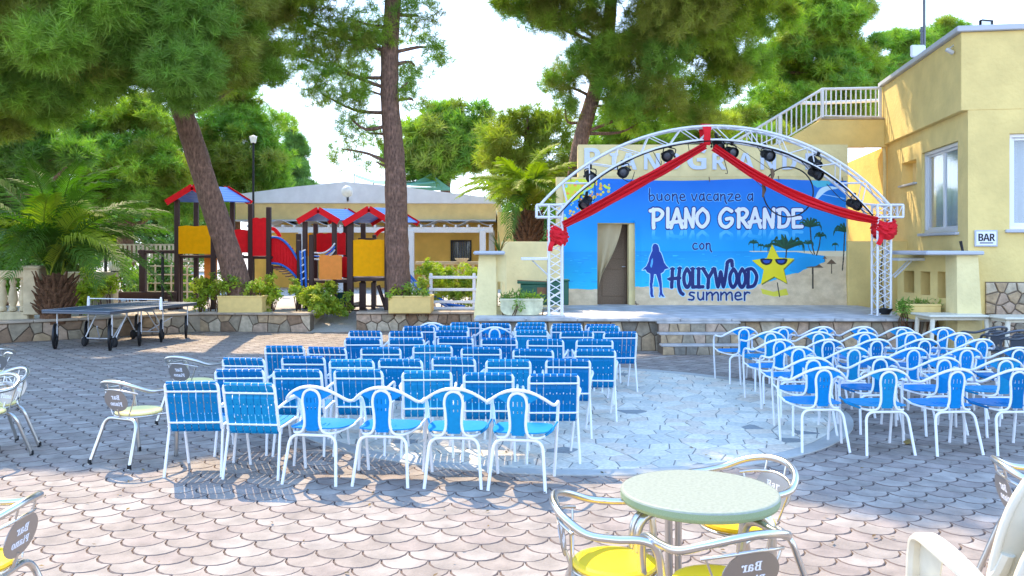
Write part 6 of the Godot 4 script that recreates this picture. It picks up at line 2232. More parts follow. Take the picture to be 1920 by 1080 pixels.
# ------------------------------------------------------------------ chairs of the audience
func sling_chair(label: String) -> Node3D:   # white tube frame with blue straps; faces -z
	var t := thing("strap_chair", label, "chair", Vector3.ZERO, 0.0, "blue strap chairs of the left block")
	var r := 0.0125
	for s in [-1.0, 1.0]:
		var leg := MB.new()
		leg.tube([Vector3(s * 0.225, 0.43, 0.17), Vector3(s * 0.24, 0.0, 0.265)], r, 7)
		obj("rear_leg", leg, M.white_frame, t)
		var arm := MB.new()
		arm.tube(fillet([Vector3(s * 0.20, 0.0, -0.23), Vector3(s * 0.262, 0.64, -0.20), Vector3(s * 0.262, 0.645, 0.10), Vector3(s * 0.226, 0.60, 0.225)], 0.09, 4), r, 7)
		obj("arm_and_front_leg", arm, M.white_frame, t)
	var seat := MB.new()
	seat.tube(fillet([Vector3(-0.225, 0.42, 0.20), Vector3(-0.225, 0.435, -0.24), Vector3(0.225, 0.435, -0.24), Vector3(0.225, 0.42, 0.20)], 0.06), r, 7)
	seat.tube([Vector3(-0.225, 0.41, 0.16), Vector3(0.225, 0.41, 0.16)], r * 0.85, 6)
	for s in [-1.0, 1.0]: seat.tube([Vector3(s * 0.225, 0.43, -0.12), Vector3(s * 0.252, 0.44, -0.21)], r * 0.8, 6)
	obj("seat_frame", seat, M.white_frame, t)
	var back := MB.new()
	var b0 := Vector3(0, 0.40, 0.185); var b1 := Vector3(0, 0.81, 0.305)
	back.tube(fillet([b0 + Vector3(-0.222, 0, 0), b1 + Vector3(-0.222, 0, 0), b1 + Vector3(0.222, 0, 0), b0 + Vector3(0.222, 0, 0)], 0.05, 5), r * 1.08, 8)
	for f in [0.14, 0.82]: back.tube([b0.lerp(b1, f) + Vector3(-0.222, 0, 0.014), b0.lerp(b1, f) + Vector3(0.222, 0, 0.014)], r * 0.75, 6)
	obj("back_frame", back, M.white_frame, t)
	var dirn := (b1 - b0).normalized()
	var nrm := Vector3(0, -dirn.z, dirn.y)
	var w := 0.0525
	var st := MB.new()   # one strap of the back, its middle at x = 0, with a row of small holes left open
	var rows := []
	var holes := [0.33, 0.36, 0.56, 0.59]
	var fs := [-0.02, 0.05, 0.14, 0.22, 0.33, 0.36, 0.46, 0.56, 0.59, 0.7, 0.79, 0.83, 0.9, 0.96, 1.0]
	for f in fs:
		var off := 0.016 * (1.0 - absf(f - 0.82) * 9.0) if absf(f - 0.82) < 0.11 else 0.0
		off = -off + 0.010 * sin(f * 21.0) * 0.25 + 0.008
		rows.append(b0 + (b1 - b0) * f + nrm * off)
	for i in fs.size() - 1:
		var gap: bool = (fs[i] > 0.325 and fs[i] < 0.345) or (fs[i] > 0.555 and fs[i] < 0.575)
		for q in ([[-0.5, -0.09], [0.09, 0.5]] if gap else [[-0.5, 0.5]]):
			var x0: float = q[0] * w; var x1: float = q[1] * w
			var a: Vector3 = rows[i]; var b: Vector3 = rows[i + 1]
			var nn := Vector3(0, -(b - a).z, (b - a).y).normalized()
			for sd in [1.0, -1.0]:
				var o = nn * 0.0022 * sd
				st.quad(a + Vector3(x0, 0, 0) + o, a + Vector3(x1, 0, 0) + o, b + Vector3(x1, 0, 0) + o, b + Vector3(x0, 0, 0) + o, nn * sd)
			for x in [x0, x1]:
				st.quad(a + Vector3(x, 0, 0) - nn * 0.0022, a + Vector3(x, 0, 0) + nn * 0.0022, b + Vector3(x, 0, 0) + nn * 0.0022, b + Vector3(x, 0, 0) - nn * 0.0022, Vector3(signf(x), 0, 0))
	for y in [[b1, 1.0], [b0 + (b1 - b0) * -0.02, -1.0]]:   # wrapped round the bars
		var ring := []
		for k in 9:
			var an := PI * k / 8.0
			ring.append(y[0] + nrm * cos(an) * 0.017 + dirn * sin(an) * 0.017 * y[1])
		for k in 8:
			var nn: Vector3 = (ring[k] + ring[k + 1]) * 0.5 - y[0]
			st.quad(ring[k] + Vector3(-w * 0.5, 0, 0), ring[k] + Vector3(w * 0.5, 0, 0), ring[k + 1] + Vector3(w * 0.5, 0, 0), ring[k + 1] + Vector3(-w * 0.5, 0, 0), nn)
	var sm := st.mesh(M.blue)
	for k in 7: obj("back_strap", sm, null, t).position.x = (k - 3) * 0.0605
	var ss := MB.new()
	var z := [-0.262, -0.24, -0.12, 0.02, 0.12, 0.19]
	var ys := [0.425, 0.450, 0.441, 0.436, 0.434, 0.432]
	for i in 5:
		var a := Vector3(0, ys[i], z[i]); var b := Vector3(0, ys[i + 1], z[i + 1])
		for sd in [1.0, -1.0]:
			var o := Vector3(0, 0.002 * sd, 0)
			ss.quad(a + Vector3(-w * 0.5, 0, 0) + o, a + Vector3(w * 0.5, 0, 0) + o, b + Vector3(w * 0.5, 0, 0) + o, b + Vector3(-w * 0.5, 0, 0) + o, Vector3(0, sd, 0))
		for x in [-0.5, 0.5]: ss.quad(a + Vector3(x * w, -0.002, 0), a + Vector3(x * w, 0.002, 0), b + Vector3(x * w, 0.002, 0), b + Vector3(x * w, -0.002, 0), Vector3(x, 0, 0))
	var ssm := ss.mesh(M.blue)
	for k in 7: obj("seat_strap", ssm, null, t).position.x = (k - 3) * 0.0605
	return t

func arm_chair(label: String) -> Node3D:   # white tube frame with looped back and blue shell; faces -z
	var t := thing("loop_back_chair", label, "chair", Vector3.ZERO, 0.0, "loop-backed blue chairs")
	var r := 0.0135
	var half := [Vector3(-0.245, 0.0, -0.24), Vector3(-0.272, 0.45, -0.225), Vector3(-0.282, 0.60, -0.20), Vector3(-0.290, 0.658, -0.13), Vector3(-0.290, 0.662, 0.0), Vector3(-0.272, 0.672, 0.10), Vector3(-0.20, 0.735, 0.185), Vector3(-0.10, 0.790, 0.232), Vector3(0, 0.806, 0.245)]
	var full := half.duplicate()
	for k in range(half.size() - 2, -1, -1): full.append(half[k] * Vector3(-1, 1, 1))
	var rail := MB.new()
	rail.tube(smooth(full, 4), r, 8)
	obj("rail_and_front_legs", rail, M.white_frame, t)
	var lp := MB.new()
	var lh := [Vector3(-0.20, 0.415, 0.10), Vector3(-0.16, 0.412, 0.185), Vector3(-0.095, 0.425, 0.205), Vector3(-0.066, 0.49, 0.214), Vector3(-0.068, 0.60, 0.224), Vector3(-0.076, 0.69, 0.232), Vector3(-0.056, 0.756, 0.238), Vector3(0, 0.782, 0.242)]
	var lf := lh.duplicate()
	for k in range(lh.size() - 2, -1, -1): lf.append(lh[k] * Vector3(-1, 1, 1))
	lp.tube(smooth(lf, 4), 0.0120, 8)
	obj("back_loop", lp, M.white_frame, t)
	var legs := MB.new()
	legs.tube(fillet([Vector3(-0.232, 0.0, 0.285), Vector3(-0.198, 0.395, 0.195), Vector3(0.198, 0.395, 0.195), Vector3(0.232, 0.0, 0.285)], 0.085, 6), r, 8)
	obj("rear_legs", legs, M.white_frame, t)
	var rim := MB.new()
	rim.tube(smooth([Vector3(-0.20, 0.415, 0.10), Vector3(-0.245, 0.425, -0.06), Vector3(-0.235, 0.43, -0.19), Vector3(-0.12, 0.432, -0.25), Vector3(0.12, 0.432, -0.25), Vector3(0.235, 0.43, -0.19), Vector3(0.245, 0.425, -0.06), Vector3(0.20, 0.415, 0.10)], 4), 0.011, 7)
	for s in [-1.0, 1.0]: rim.tube([Vector3(s * 0.24, 0.425, -0.10), Vector3(s * 0.276, 0.47, -0.22)], 0.009, 6)
	obj("seat_rim", rim, M.white_frame, t)
	var back := MB.new()   # shell of the back with six slots
	var ux := [-1.0, -0.62, -0.48, -0.07, 0.07, 0.48, 0.62, 1.0]
	var vy := [0.0, 0.2, 0.42, 0.53, 0.59, 0.70, 0.82, 0.9, 0.96, 1.0]
	for j in vy.size() - 1:
		for i in ux.size() - 1:
			if i % 2 == 1 and (j == 3 or j == 5): continue
			var c := []
			for q in [[i, j], [i + 1, j], [i + 1, j + 1], [i, j + 1]]:
				var v: float = vy[q[1]]
				var hw := lerpf(0.052, 0.066, clampf(v / 0.8, 0, 1)) * sqrt(maxf(0.02, 1.0 - pow(clampf((v - 0.72) / 0.28, 0, 1), 2.2)))
				c.append(Vector3(ux[q[0]] * hw, 0.432 + 0.342 * v, 0.206 + 0.036 * v + 0.005 * (1.0 - ux[q[0]] * ux[q[0]])))
			for sd in [1.0, -1.0]:
				var o := Vector3(0, 0, 0.003 * sd)
				back.quad(c[0] + o, c[1] + o, c[2] + o, c[3] + o, Vector3(0, 0, sd))
	for s in [-1.0, 1.0]:   # webs under the rail on both sides of the loop
		var p := PackedVector2Array([Vector2(s * 0.078, 0.69), Vector2(s * 0.085, 0.745), Vector2(s * 0.05, 0.785), Vector2(s * 0.10, 0.785), Vector2(s * 0.172, 0.745)])
		back.prism(p, 0.221, 0.227)
	obj("back_shell", back, M.blue_shell, t)
	var seat := MB.new()
	var g := []
	for i in 9:
		var v := i / 8.0 * 2.0 - 1.0
		var row := []
		for j in 9:
			var u := j / 8.0 * 2.0 - 1.0
			var k: float = 1.0 / maxf(1.0, pow(pow(absf(u), 5.0) + pow(absf(v), 5.0), 0.2))
			var x := u * k * (0.236 - 0.02 * v); var z := v * k * 0.235 - 0.02
			row.append(Vector3(x, 0.438 + 0.006 * v * v - 0.008 * (1.0 - u * u) * (1.0 - v * v) + 0.012 * maxf(0.0, v), z))
		g.append(row)
	seat.sheet(g, 0.010)
	obj("seat", seat, M.blue_shell, t)
	for k in 3:
		var sl := MB.new()
		sl.cbox(Vector3((k - 1) * 0.045, 0.4370, -0.03), Vector3(0.010, 0.006, 0.11), 0.002, Basis(Vector3.UP, 0.12 * (k - 1)))
		obj("seat_slot", sl, M.blue_shell, t)
	return t

func recolour(o: Node3D, part: String, m: Material) -> void:   # some straps and shells have faded more than others
	for ch in o.get_children():
		if String(ch.name).begins_with(part): (ch as MeshInstance3D).material_override = m

const NTH := ["first", "second", "third", "fourth", "fifth", "sixth", "seventh", "eighth", "ninth"]

func build_seating() -> void:
	var r := rng(33)
	var rows := [
		[356, 715, 472, 718],
		[446, 692, 558, 692.5, 673, 692.5, 797, 695, 916.5, 698.5, 1037, 701],
		[462, 671, 569.5, 668, 659.5, 674, 756.5, 673, 856, 670, 955, 674, 1068, 673],
		[533, 648.6, 618, 651, 713, 651, 808, 647.5, 903, 651, 1005.5, 654.5, 1119, 654.6],
		[678.5, 634, 762.5, 634, 857.5, 632, 938, 634, 1027.5, 635.6, 1116.5, 636],
		[687, 620.5, 761.5, 621, 845, 620, 1000.6, 618.7, 1082, 621, 1161, 622],
		[784, 611.6, 850.5, 611, 992, 612, 1064, 612, 1135, 611.6],
		[871, 604.6, 932, 606, 994, 604.6, 1062.5, 607, 1128, 608],
	]
	var proto: Node3D
	for j in rows.size():
		var n: int = rows[j].size() / 2
		for i in n:
			var px: float = rows[j][i * 2]; var py: float = rows[j][i * 2 + 1]
			var d: float = (EYE - 0.823) * F / (py - HOR)
			var at := Vector3((px - 960.0) / F * d, 0, -d - 0.305)
			var lb := "blue strap chair, %s from the left in the %s row of the left block" % [NTH[i], NTH[j]]
			if j == 0: lb = "blue strap chair at the near corner, %s" % ("left of the pair" if i == 0 else "right of the pair, beside the loop-backed row")
			var yaw := r.randf_range(-0.10, 0.08) - 0.02
			if proto == null:
				proto = sling_chair(lb)
				proto.position = at
				proto.rotation.y = yaw
			else:
				var c := dup(proto, at, yaw, lb)
				var tone := r.randi() % 4
				if tone < 2: recolour(c, "back_strap", M.blue_faded if tone == 0 else M.blue_deep)
				if tone % 2 == 0: recolour(c, "seat_strap", M.blue_faded)
	# loop-backed chairs
	var list := []
	for q in [[591, 722], [721, 724], [853, 726], [979, 729]]: list.append([q[0], q[1], "loop-backed blue chair, %s of the four in the sunlit nearest row" % ["leftmost", "second from left", "second from right", "rightmost"][list.size()], -0.10])
	list.append([926, 612, "loop-backed blue chair alone among strap chairs, sixth row", 0.05])
	list.append([810, 604, "loop-backed blue chair at the far left end of the strap chairs", 0.05])
	var rr := [
		[1543, 687, 1665, 690, 1790, 690, 1910, 690],
		[1524, 669, 1649, 667, 1766, 668.6, 1884, 670],
		[1493.5, 648.6, 1596.6, 650, 1708, 651, 1809.5, 651, 1910, 650],
		[1457, 635, 1550.5, 635, 1641, 634.5, 1732, 634, 1836.6, 634.5],
		[1442.5, 620.5, 1534, 621, 1618, 622, 1704.6, 622, 1798, 623],
		[1391, 612.5, 1465, 612, 1539, 611.5, 1618, 611.5, 1690.6, 612.5, 1766, 613],
	]
	for j in 6:
		for i in rr[j].size() / 2:
			list.append([rr[j][i * 2], rr[j][i * 2 + 1], "loop-backed blue chair, %s from the left in the %s row of the right block" % [NTH[i], NTH[j]], 0.10])
	var p2: Node3D
	for q in list:
		var d: float = (EYE - 0.819) * F / (q[1] - HOR)
		var at := Vector3((q[0] - 960.0) / F * d, 0, -d - 0.245)
		var yaw: float = q[3] + r.randf_range(-0.08, 0.08)
		if p2 == null:
			p2 = arm_chair(q[2])
			p2.position = at
			p2.rotation.y = yaw
		else:
			var c := dup(p2, at, yaw, q[2])
			var tone := r.randi() % 5
			if tone < 2: for part in ["back_shell", "seat"]: recolour(c, part, M.blue_faded if tone == 0 else M.blue_deep)


# ------------------------------------------------------------------ bar furniture
func bar_chair(label: String, seat_m: String, grp := "bar chairs with lettered back plates") -> Node3D:   # aluminium tube chair with white letters in place of cut-outs; faces -z
	var t := thing("bar_chair", label, "chair", Vector3.ZERO, 0.0, grp)
	var r := 0.0185
	var half := [Vector3(-0.235, 0.0, -0.25), Vector3(-0.262, 0.42, -0.235), Vector3(-0.278, 0.60, -0.215), Vector3(-0.288, 0.652, -0.15), Vector3(-0.288, 0.655, -0.02), Vector3(-0.272, 0.668, 0.10), Vector3(-0.20, 0.715, 0.20), Vector3(-0.10, 0.745, 0.25), Vector3(0, 0.754, 0.262)]
	var full := half.duplicate()
	for k in range(half.size() - 2, -1, -1): full.append(half[k] * Vector3(-1, 1, 1))
	var rail := MB.new()
	rail.tube(smooth(full, 6), r, 10)
	obj("rail_and_front_legs", rail, M.steel, t)
	var lo := MB.new()
	var lp := smooth([Vector3(-0.205, 0.645, 0.165), Vector3(-0.12, 0.668, 0.222), Vector3(0, 0.68, 0.245), Vector3(0.12, 0.668, 0.222), Vector3(0.205, 0.645, 0.165)], 5)
	lo.tube(lp, 0.0085, 8)
	obj("lower_rail", lo, M.steel, t)
	for s in [-1.0, 1.0]:
		var sp := MB.new()
		sp.tube([Vector3(s * 0.075, 0.675, 0.236), Vector3(s * 0.075, 0.750, 0.255)], 0.006, 6)
		obj("spacer", sp, M.steel, t)
		var rod := MB.new()
		rod.tube([Vector3(s * 0.19, 0.648, 0.176), Vector3(s * 0.10, 0.44, 0.17)], 0.0055, 6)
		obj("side_rod", rod, M.steel, t)
	var st := MB.new()
	st.tube([Vector3(0, 0.50, 0.205), Vector3(0, 0.43, 0.18)], 0.009, 6)
	obj("stem", st, M.steel, t)
	var plate := MB.new()
	var tilt := Transform3D(Basis(Vector3(1, 0, 0), 0.20), Vector3(0, 0.582, 0.222))
	var ell := PackedVector2Array()
	for k in 32: ell.push_back(Vector2(cos(TAU * k / 32.0) * 0.142, sin(TAU * k / 32.0) * 0.104))
	plate.prism(ell, -0.0022, 0.0022, tilt)
	obj("back_plate", plate, M.steel_plate, t)
	var font := SystemFont.new()
	font.font_names = PackedStringArray(["Droid Serif"])
	font.font_weight = 700
	font.font_italic = true
	for q in [["Bar", 0.030, 0.058], ["Piano", -0.032, 0.052]]:
		var tm := TextMesh.new()
		tm.font = font
		tm.text = q[0]
		tm.font_size = 40
		tm.pixel_size = q[2] / 40.0
		tm.depth = 0.0065
		var o := obj("painted_bright_lettering", tm, M.sign_white, t)  # bright floor seen through the cut-outs, painted as solid white letters
		o.transform = tilt * Transform3D(Basis(Vector3.UP, PI), Vector3(0, q[1], 0.0))
	var seat := MB.new()
	seat.lathe([Vector2(0.0, 0.425), Vector2(0.17, 0.425), Vector2(0.195, 0.432), Vector2(0.205, 0.445), Vector2(0.198, 0.458), Vector2(0.175, 0.463), Vector2(0.0, 0.460)], 28, Transform3D(Basis.IDENTITY, Vector3(0, 0, -0.03)))
	obj("seat", seat, M[seat_m], t)
	var ring := MB.new()
	var rp := []
	for k in 24: rp.append(Vector3(cos(TAU * k / 24.0) * 0.203, 0.424, -0.03 + sin(TAU * k / 24.0) * 0.203))
	ring.tube(rp, 0.009, 6, true)
	for s in [-1.0, 1.0]: ring.tube([Vector3(s * 0.20, 0.424, -0.06), Vector3(s * 0.262, 0.42, -0.232)], 0.009, 6)
	obj("seat_ring", ring, M.steel, t)
	var legs := MB.new()
	legs.tube(fillet([Vector3(-0.245, 0.0, 0.30), Vector3(-0.195, 0.405, 0.16), Vector3(0.195, 0.405, 0.16), Vector3(0.245, 0.0, 0.30)], 0.09, 6), r * 0.93, 10)
	obj("rear_legs", legs, M.steel, t)
	for q in [Vector3(-0.235, 0.018, -0.25), Vector3(0.235, 0.018, -0.25), Vector3(-0.2435, 0.018, 0.296), Vector3(0.2435, 0.018, 0.296)]:
		var ft := MB.new()
		ft.lathe([Vector2(0.0, -0.018), Vector2(0.019, -0.018), Vector2(0.0185, 0.026), Vector2(0.014, 0.028)], 10, Transform3D(Basis.IDENTITY, q))
		obj("foot", ft, M.rubber, t)
	return t

func plastic_chair(label: String, at: Vector3, turn: float) -> Node3D:   # moulded garden armchair; faces -z
	var t := thing("plastic_armchair", label, "chair", at, turn, "white plastic armchairs")
	var shell := MB.new()
	var g := []
	for i in 15:
		var v := i / 14.0
		var row := []
		for j in 15:
			var u := j / 14.0 * 2.0 - 1.0
			var hw := 0.245 * sqrt(maxf(0.0, 1.0 - pow(v, 4.6) * 0.93)) + 0.012
			row.append(Vector3(u * hw, 0.40 + 0.72 * v - 0.02 * u * u * v, 0.20 + 0.17 * v - 0.045 * u * u * (1.0 - 0.4 * v)))
		g.append(row)
	# the back is built in strips with open slots between them
	for q in [[0, 3], [3, 5], [5, 7], [7, 9], [9, 11], [11, 14]]:
		var sub := []
		for i in 15:
			var row := []
			for j in range(q[0], q[1] + 1):
				var p: Vector3 = g[i][j]
				if i > 3 and i < 11:
					if j == q[0] and q[0] > 0: p = p.lerp(g[i][j + 1], 0.12)
					if j == q[1] and q[1] < 14: p = p.lerp(g[i][j - 1], 0.12)
				row.append(p)
			sub.append(row)
		shell.sheet(sub, 0.007)
	obj("back", shell, M.plastic_white, t)
	var edge := MB.new()
	var ep := []
	for i in 15: ep.append(g[i][0])
	for j in range(1, 14): ep.append(g[14][j])
	for i in range(14, -1, -1): ep.append(g[i][14])
	edge.tube(ep, 0.017, 8, false, 0.8)
	obj("back_edge", edge, M.plastic_white, t)
	var seat := MB.new()
	var sg := []
	for i in 8:
		var v := i / 7.0
		var row := []
		for j in 11:
			var u := j / 10.0 * 2.0 - 1.0
			row.append(Vector3(u * lerpf(0.26, 0.225, v), 0.425 - 0.02 * v - 0.03 * (1 - u * u) * sin(PI * v) - 0.05 * pow(maxf(0.0, 1.0 - v * 6.0), 2.0), lerpf(-0.27, 0.205, v)))
		sg.append(row)
	seat.sheet(sg, 0.008)
	obj("seat", seat, M.plastic_white, t)
	for s in [-1.0, 1.0]:
		var arm := MB.new()
		var ap := smooth([Vector3(s * 0.275, 0.0, -0.27), Vector3(s * 0.282, 0.40, -0.245), Vector3(s * 0.285, 0.59, -0.225), Vector3(s * 0.286, 0.655, -0.165), Vector3(s * 0.286, 0.655, -0.05), Vector3(s * 0.282, 0.632, 0.08), Vector3(s * 0.262, 0.605, 0.19), Vector3(s * 0.236, 0.66, 0.235), Vector3(s * 0.222, 0.74, 0.265)], 5)
		var w := []
		for k in ap.size():
			var f := float(k) / (ap.size() - 1)
			w.append(0.070 + 0.03 * sin(PI * clampf((f - 0.25) / 0.5, 0, 1)) - 0.02 * maxf(0.0, f - 0.8) * 5.0)
		arm.band(ap, [Vector3(1, 0, 0)], w, 0.034, 0.016)
		obj("arm_and_front_leg", arm, M.plastic_white, t)
		var skirt := MB.new()   # the web that closes the arm towards the seat
		var kg := []
		for i in 5:
			var row := []
			for j in 8:
				var f := j / 7.0
				row.append(Vector3(s * (0.262 + 0.02 * i / 4.0), lerpf(0.41, lerpf(0.645, 0.60, f * f), i / 4.0) if j > 0 else lerpf(0.41, 0.60, i / 4.0), lerpf(-0.235, -0.12 + 0.02 * i, f)))
			kg.append(row)
		skirt.sheet(kg, 0.006)
		obj("arm_web", skirt, M.plastic_white, t)
		var leg := MB.new()
		leg.band([Vector3(s * 0.215, 0.43, 0.20), Vector3(s * 0.25, 0.0, 0.30)], [Vector3(1, 0, 0.3)], 0.06, 0.025, 0.01)
		obj("rear_leg", leg, M.plastic_white, t)
	return t

func build_bar_furniture() -> void:
	# round table in the foreground
	var tc := Vector3(0.945, 0, -4.31)
	var t := thing("bar_table", "round pale green bar table on steel tube legs in the foreground", "table", tc)
	var top := MB.new()
	top.lathe([Vector2(0.0, 0.672), Vector2(0.370, 0.672), Vector2(0.388, 0.680), Vector2(0.394, 0.695), Vector2(0.394, 0.722), Vector2(0.388, 0.730)], 64)
	obj("top_edge", top, M.table_edge, t)
	var tt := MB.new()
	tt.lathe([Vector2(0.394, 0.722), Vector2(0.390, 0.7285), Vector2(0.380, 0.7315), Vector2(0.0, 0.7315)], 64)
	obj("table_top", tt, M.table_top, t)
	for k in 3:
		var a: float = [2.85, 0.28, -1.75][k]
		var d := Vector3(cos(a), 0, sin(a)); var sd := Vector3(-sin(a), 0, cos(a))
		for q in [-0.03, 0.03]:
			var lg := MB.new()
			lg.tube(fillet([d * 0.05 + sd * q + Vector3(0, 0.650, 0), d * 0.355 + sd * q + Vector3(0, 0.650, 0), d * 0.355 + sd * q * 0.8 + Vector3(0, 0.0, 0)], 0.13, 7), 0.021 if q < 0 else 0.019, 12)
			obj("leg", lg, M.steel, t)
	var pl := MB.new()
	pl.cbox(Vector3(0, 0.666, 0), Vector3(0.34, 0.012, 0.34), 0.004, Basis(Vector3.UP, 0.4))
	obj("under_plate", pl, M.dark_steel, t)
	var c0 := bar_chair("yellow-seated bar chair left of the round table, its plate edge-on", "yellow_seat")
	c0.position = Vector3(0.46, 0, -4.08)
	c0.rotation.y = -PI * 0.5 - 0.10
	dup(c0, Vector3(0.93, 0, -3.80), 0.34, "yellow-seated bar chair nearest the viewer, plate showing its lettering")
	dup(c0, Vector3(1.27, 0, -4.72), PI * 0.5 + 0.45, "bar chair tucked behind the right side of the round table")
	dup(c0, Vector3(2.98, 0, -4.74), -PI * 0.5 - 0.2, "bar chair cut by the right picture edge behind the plastic armchairs")
	dup(c0, Vector3(-2.56, 0, -4.06), PI * 0.5 + 0.02, "bar chair in the lower left corner, seen close from behind")
	var cp := bar_chair("pale-seated bar chair standing alone left of the strap chairs", "pale_seat")
	cp.position = Gd(245, 862) + Vector3(0.05, 0, 0)
	cp.rotation.y = -0.42
	dup(cp, Gd(362, 790), -0.35, "pale-seated bar chair half hidden behind the nearest strap chairs")
	dup(cp, Gd(-8, 842), 2.5, "bar chair at the left edge, nearest of the stacked-looking pair")
	dup(cp, Gd(-30, 862), 2.7, "bar chair at the left edge, its feet in the sunlight")
	dup(cp, Gd(-25, 770), 0.9, "bar chair farthest back at the left edge")
	var dk: Node3D
	for q in [[1862, 655, 2.3, "dark metal chair beside the white table, backed against the stage end"], [1848, 702, 0.3, "dark metal chair behind the loop-backed rows, left of three"], [1890, 712, 0.2, "dark metal chair behind the loop-backed rows, middle of three"], [1930, 722, 0.25, "dark metal chair behind the loop-backed rows, right of three"]]:
		var at := Gd(q[0], q[1])
		if dk == null:
			dk = thing("metal_chair", q[3], "chair", at, q[2], "dark metal chairs near the white tables")
			var src := bar_chair("x", "yellow_seat")
			for ch in src.get_children():
				if String(ch.name).begins_with("painted_bright_lettering"): continue
				var cc: MeshInstance3D = ch.duplicate()
				cc.material_override = M.rubber if String(ch.name).begins_with("foot") else M.dark_steel
				dk.add_child(cc, true)
			remove_child(src)
			src.free()
		else: dup(dk, at, q[2], q[3])
	# stacked white plastic armchairs
	plastic_chair("lower of the two stacked white plastic armchairs, right foreground", Vector3(1.935, 0.0, -3.16), 0.05)
	plastic_chair("upper of the two stacked white plastic armchairs, right foreground", Vector3(1.926, 0.15, -3.23), 0.05)
	# white tables by the stage end
	for q in [[1784, 15.5, 1.16, "white plastic table in front of the yellow trough"], [1915, 15.0, 1.0, "white plastic table cut by the right edge below the stone panel"]]:
		var wt := thing("white_table", q[3], "table", Vector3((q[0] - 960.0) / F * q[1], 0, -q[1]), 0.0, "white tables by the stage end")
		var tp := MB.new()
		tp.cbox(Vector3(0, 0.735, 0), Vector3(q[2], 0.04, 0.75), 0.014)
		obj("table_top", tp, M.plastic_white, wt)
		var ap := MB.new()
		ap.cbox(Vector3(0, 0.69, 0), Vector3(q[2] - 0.14, 0.06, 0.6), 0.01)
		obj("apron", ap, M.plastic_white, wt)
		for sx in [-1.0, 1.0]:
			for sz in [-1.0, 1.0]:
				var lg := MB.new()
				lg.tube([Vector3(sx * (q[2] * 0.5 - 0.10), 0.69, sz * 0.28), Vector3(sx * (q[2] * 0.5 - 0.06), 0.0, sz * 0.30)], [0.045, 0.03], 8)
				obj("leg", lg, M.plastic_white, wt)


# ------------------------------------------------------------------ the rest
func build_small_things() -> void:
	ping_pong()
	var gb := thing("green_chest", "dark green painted chest behind the left stage trough", "chest", P(1003, 571, 18.3))
	var bx := MB.new()
	bx.cbox(Vector3(0, 0.22, 0), Vector3(0.62, 0.44, 0.35), 0.01)
	obj("body", bx, M.green_box, gb)
	var lid := MB.new()
	lid.cbox(Vector3(-0.02, 0.47, 0), Vector3(0.72, 0.06, 0.40), 0.012, Basis(Vector3(0, 0, 1), -0.04))
	obj("lid", lid, M.green_box, gb)
	for k in 2:
		var pn := MB.new()
		pn.cbox(Vector3(-0.16 + k * 0.3, 0.30, 0.178), Vector3(0.20, 0.15, 0.012), 0.004)
		obj("panel", pn, M.deck if k else M.green_box, gb)
	var tb := MB.new()
	tb.tube([Vector3(-0.38, 0.52, 0.1), Vector3(0.34, 0.49, 0.1)], 0.014, 6)
	obj("wooden_rail", tb, M.deck, gb)
	var g2 := thing("green_chest", "taller dark green chest half hidden by the left truss leg", "chest", P(1046, 571, 18.2))
	var b2 := MB.new()
	b2.cbox(Vector3(0, 0.25, 0), Vector3(0.44, 0.5, 0.4), 0.012)
	obj("body", b2, M.green_box, g2)
	var l2 := MB.new()
	l2.cbox(Vector3(0, 0.52, 0), Vector3(0.48, 0.04, 0.44), 0.012)
	obj("lid", l2, M.green_box, g2)
	var bn := thing("waste_bin", "dark green bin standing between the middle and right play towers", "bin", P(640, 580, 22.0))
	var bm := MB.new()
	bm.lathe([Vector2(0.0, -0.1), Vector2(0.15, -0.1), Vector2(0.17, 0.40), Vector2(0.15, 0.40), Vector2(0.13, 0.1)], 16)
	obj("body", bm, M.green_box, bn)
	var br := MB.new()
	br.lathe([Vector2(0.165, 0.38), Vector2(0.185, 0.39), Vector2(0.185, 0.42), Vector2(0.165, 0.43)], 16)
	obj("rim", br, M.green_box, bn)
	# fallen leaves on the paving
	var r := rng(19)
	var xfs := []
	var cols := []
	for k in 420:
		var d := r.randf_range(5.0, 18.0)
		var p := Vector3(r.randf_range(-0.62, 0.62) * d, 0.012, -d)
		var b := Basis(Vector3.UP, r.randf() * TAU) * Basis(Vector3(1, 0, 0), r.randf_range(-0.3, 0.3))
		var s := r.randf_range(0.5, 1.2)
		xfs.append(Transform3D(b.scaled(Vector3(s, s, s)), p))
		cols.append([Color(0.20, 0.12, 0.05), Color(0.30, 0.18, 0.06), Color(0.12, 0.09, 0.05)][r.randi() % 3])
	var lf := MB.new()
	lf.ft(Vector3(-0.022, 0, 0), Vector3(0, 0.004, -0.010), Vector3(0.024, 0.006, 0), Vector3.UP)
	lf.ft(Vector3(-0.022, 0, 0), Vector3(0.024, 0.006, 0), Vector3(0, 0.004, 0.010), Vector3.UP)
	many("fallen_leaves", lf.mesh(M.leaves), xfs, cols, self)
	var yl := MB.new()
	yl.sheet([[Vector3(-0.05, 0.004, -0.03), Vector3(0, 0.03, -0.04), Vector3(0.05, 0.01, -0.02)], [Vector3(-0.06, 0.02, 0), Vector3(0, 0.05, 0), Vector3(0.06, 0.02, 0.01)], [Vector3(-0.04, 0.004, 0.04), Vector3(0, 0.02, 0.05), Vector3(0.05, 0.006, 0.03)]], 0.003)
	solo("dry_leaf", yl, M.frond_dry, "curled yellow leaf on the paving under the right block", "leaf", "", Gd(1704, 833) + Vector3(0, 0.004, 0))
	var mic := MB.new()
	mic.tube([P(1806, 475, 15.8), P(1801, 452, 15.8)], [0.022, 0.028], 8)
	solo("dark_stick", mic, M.black, "thin dark stick leaning up from the kiosk counter", "stick")


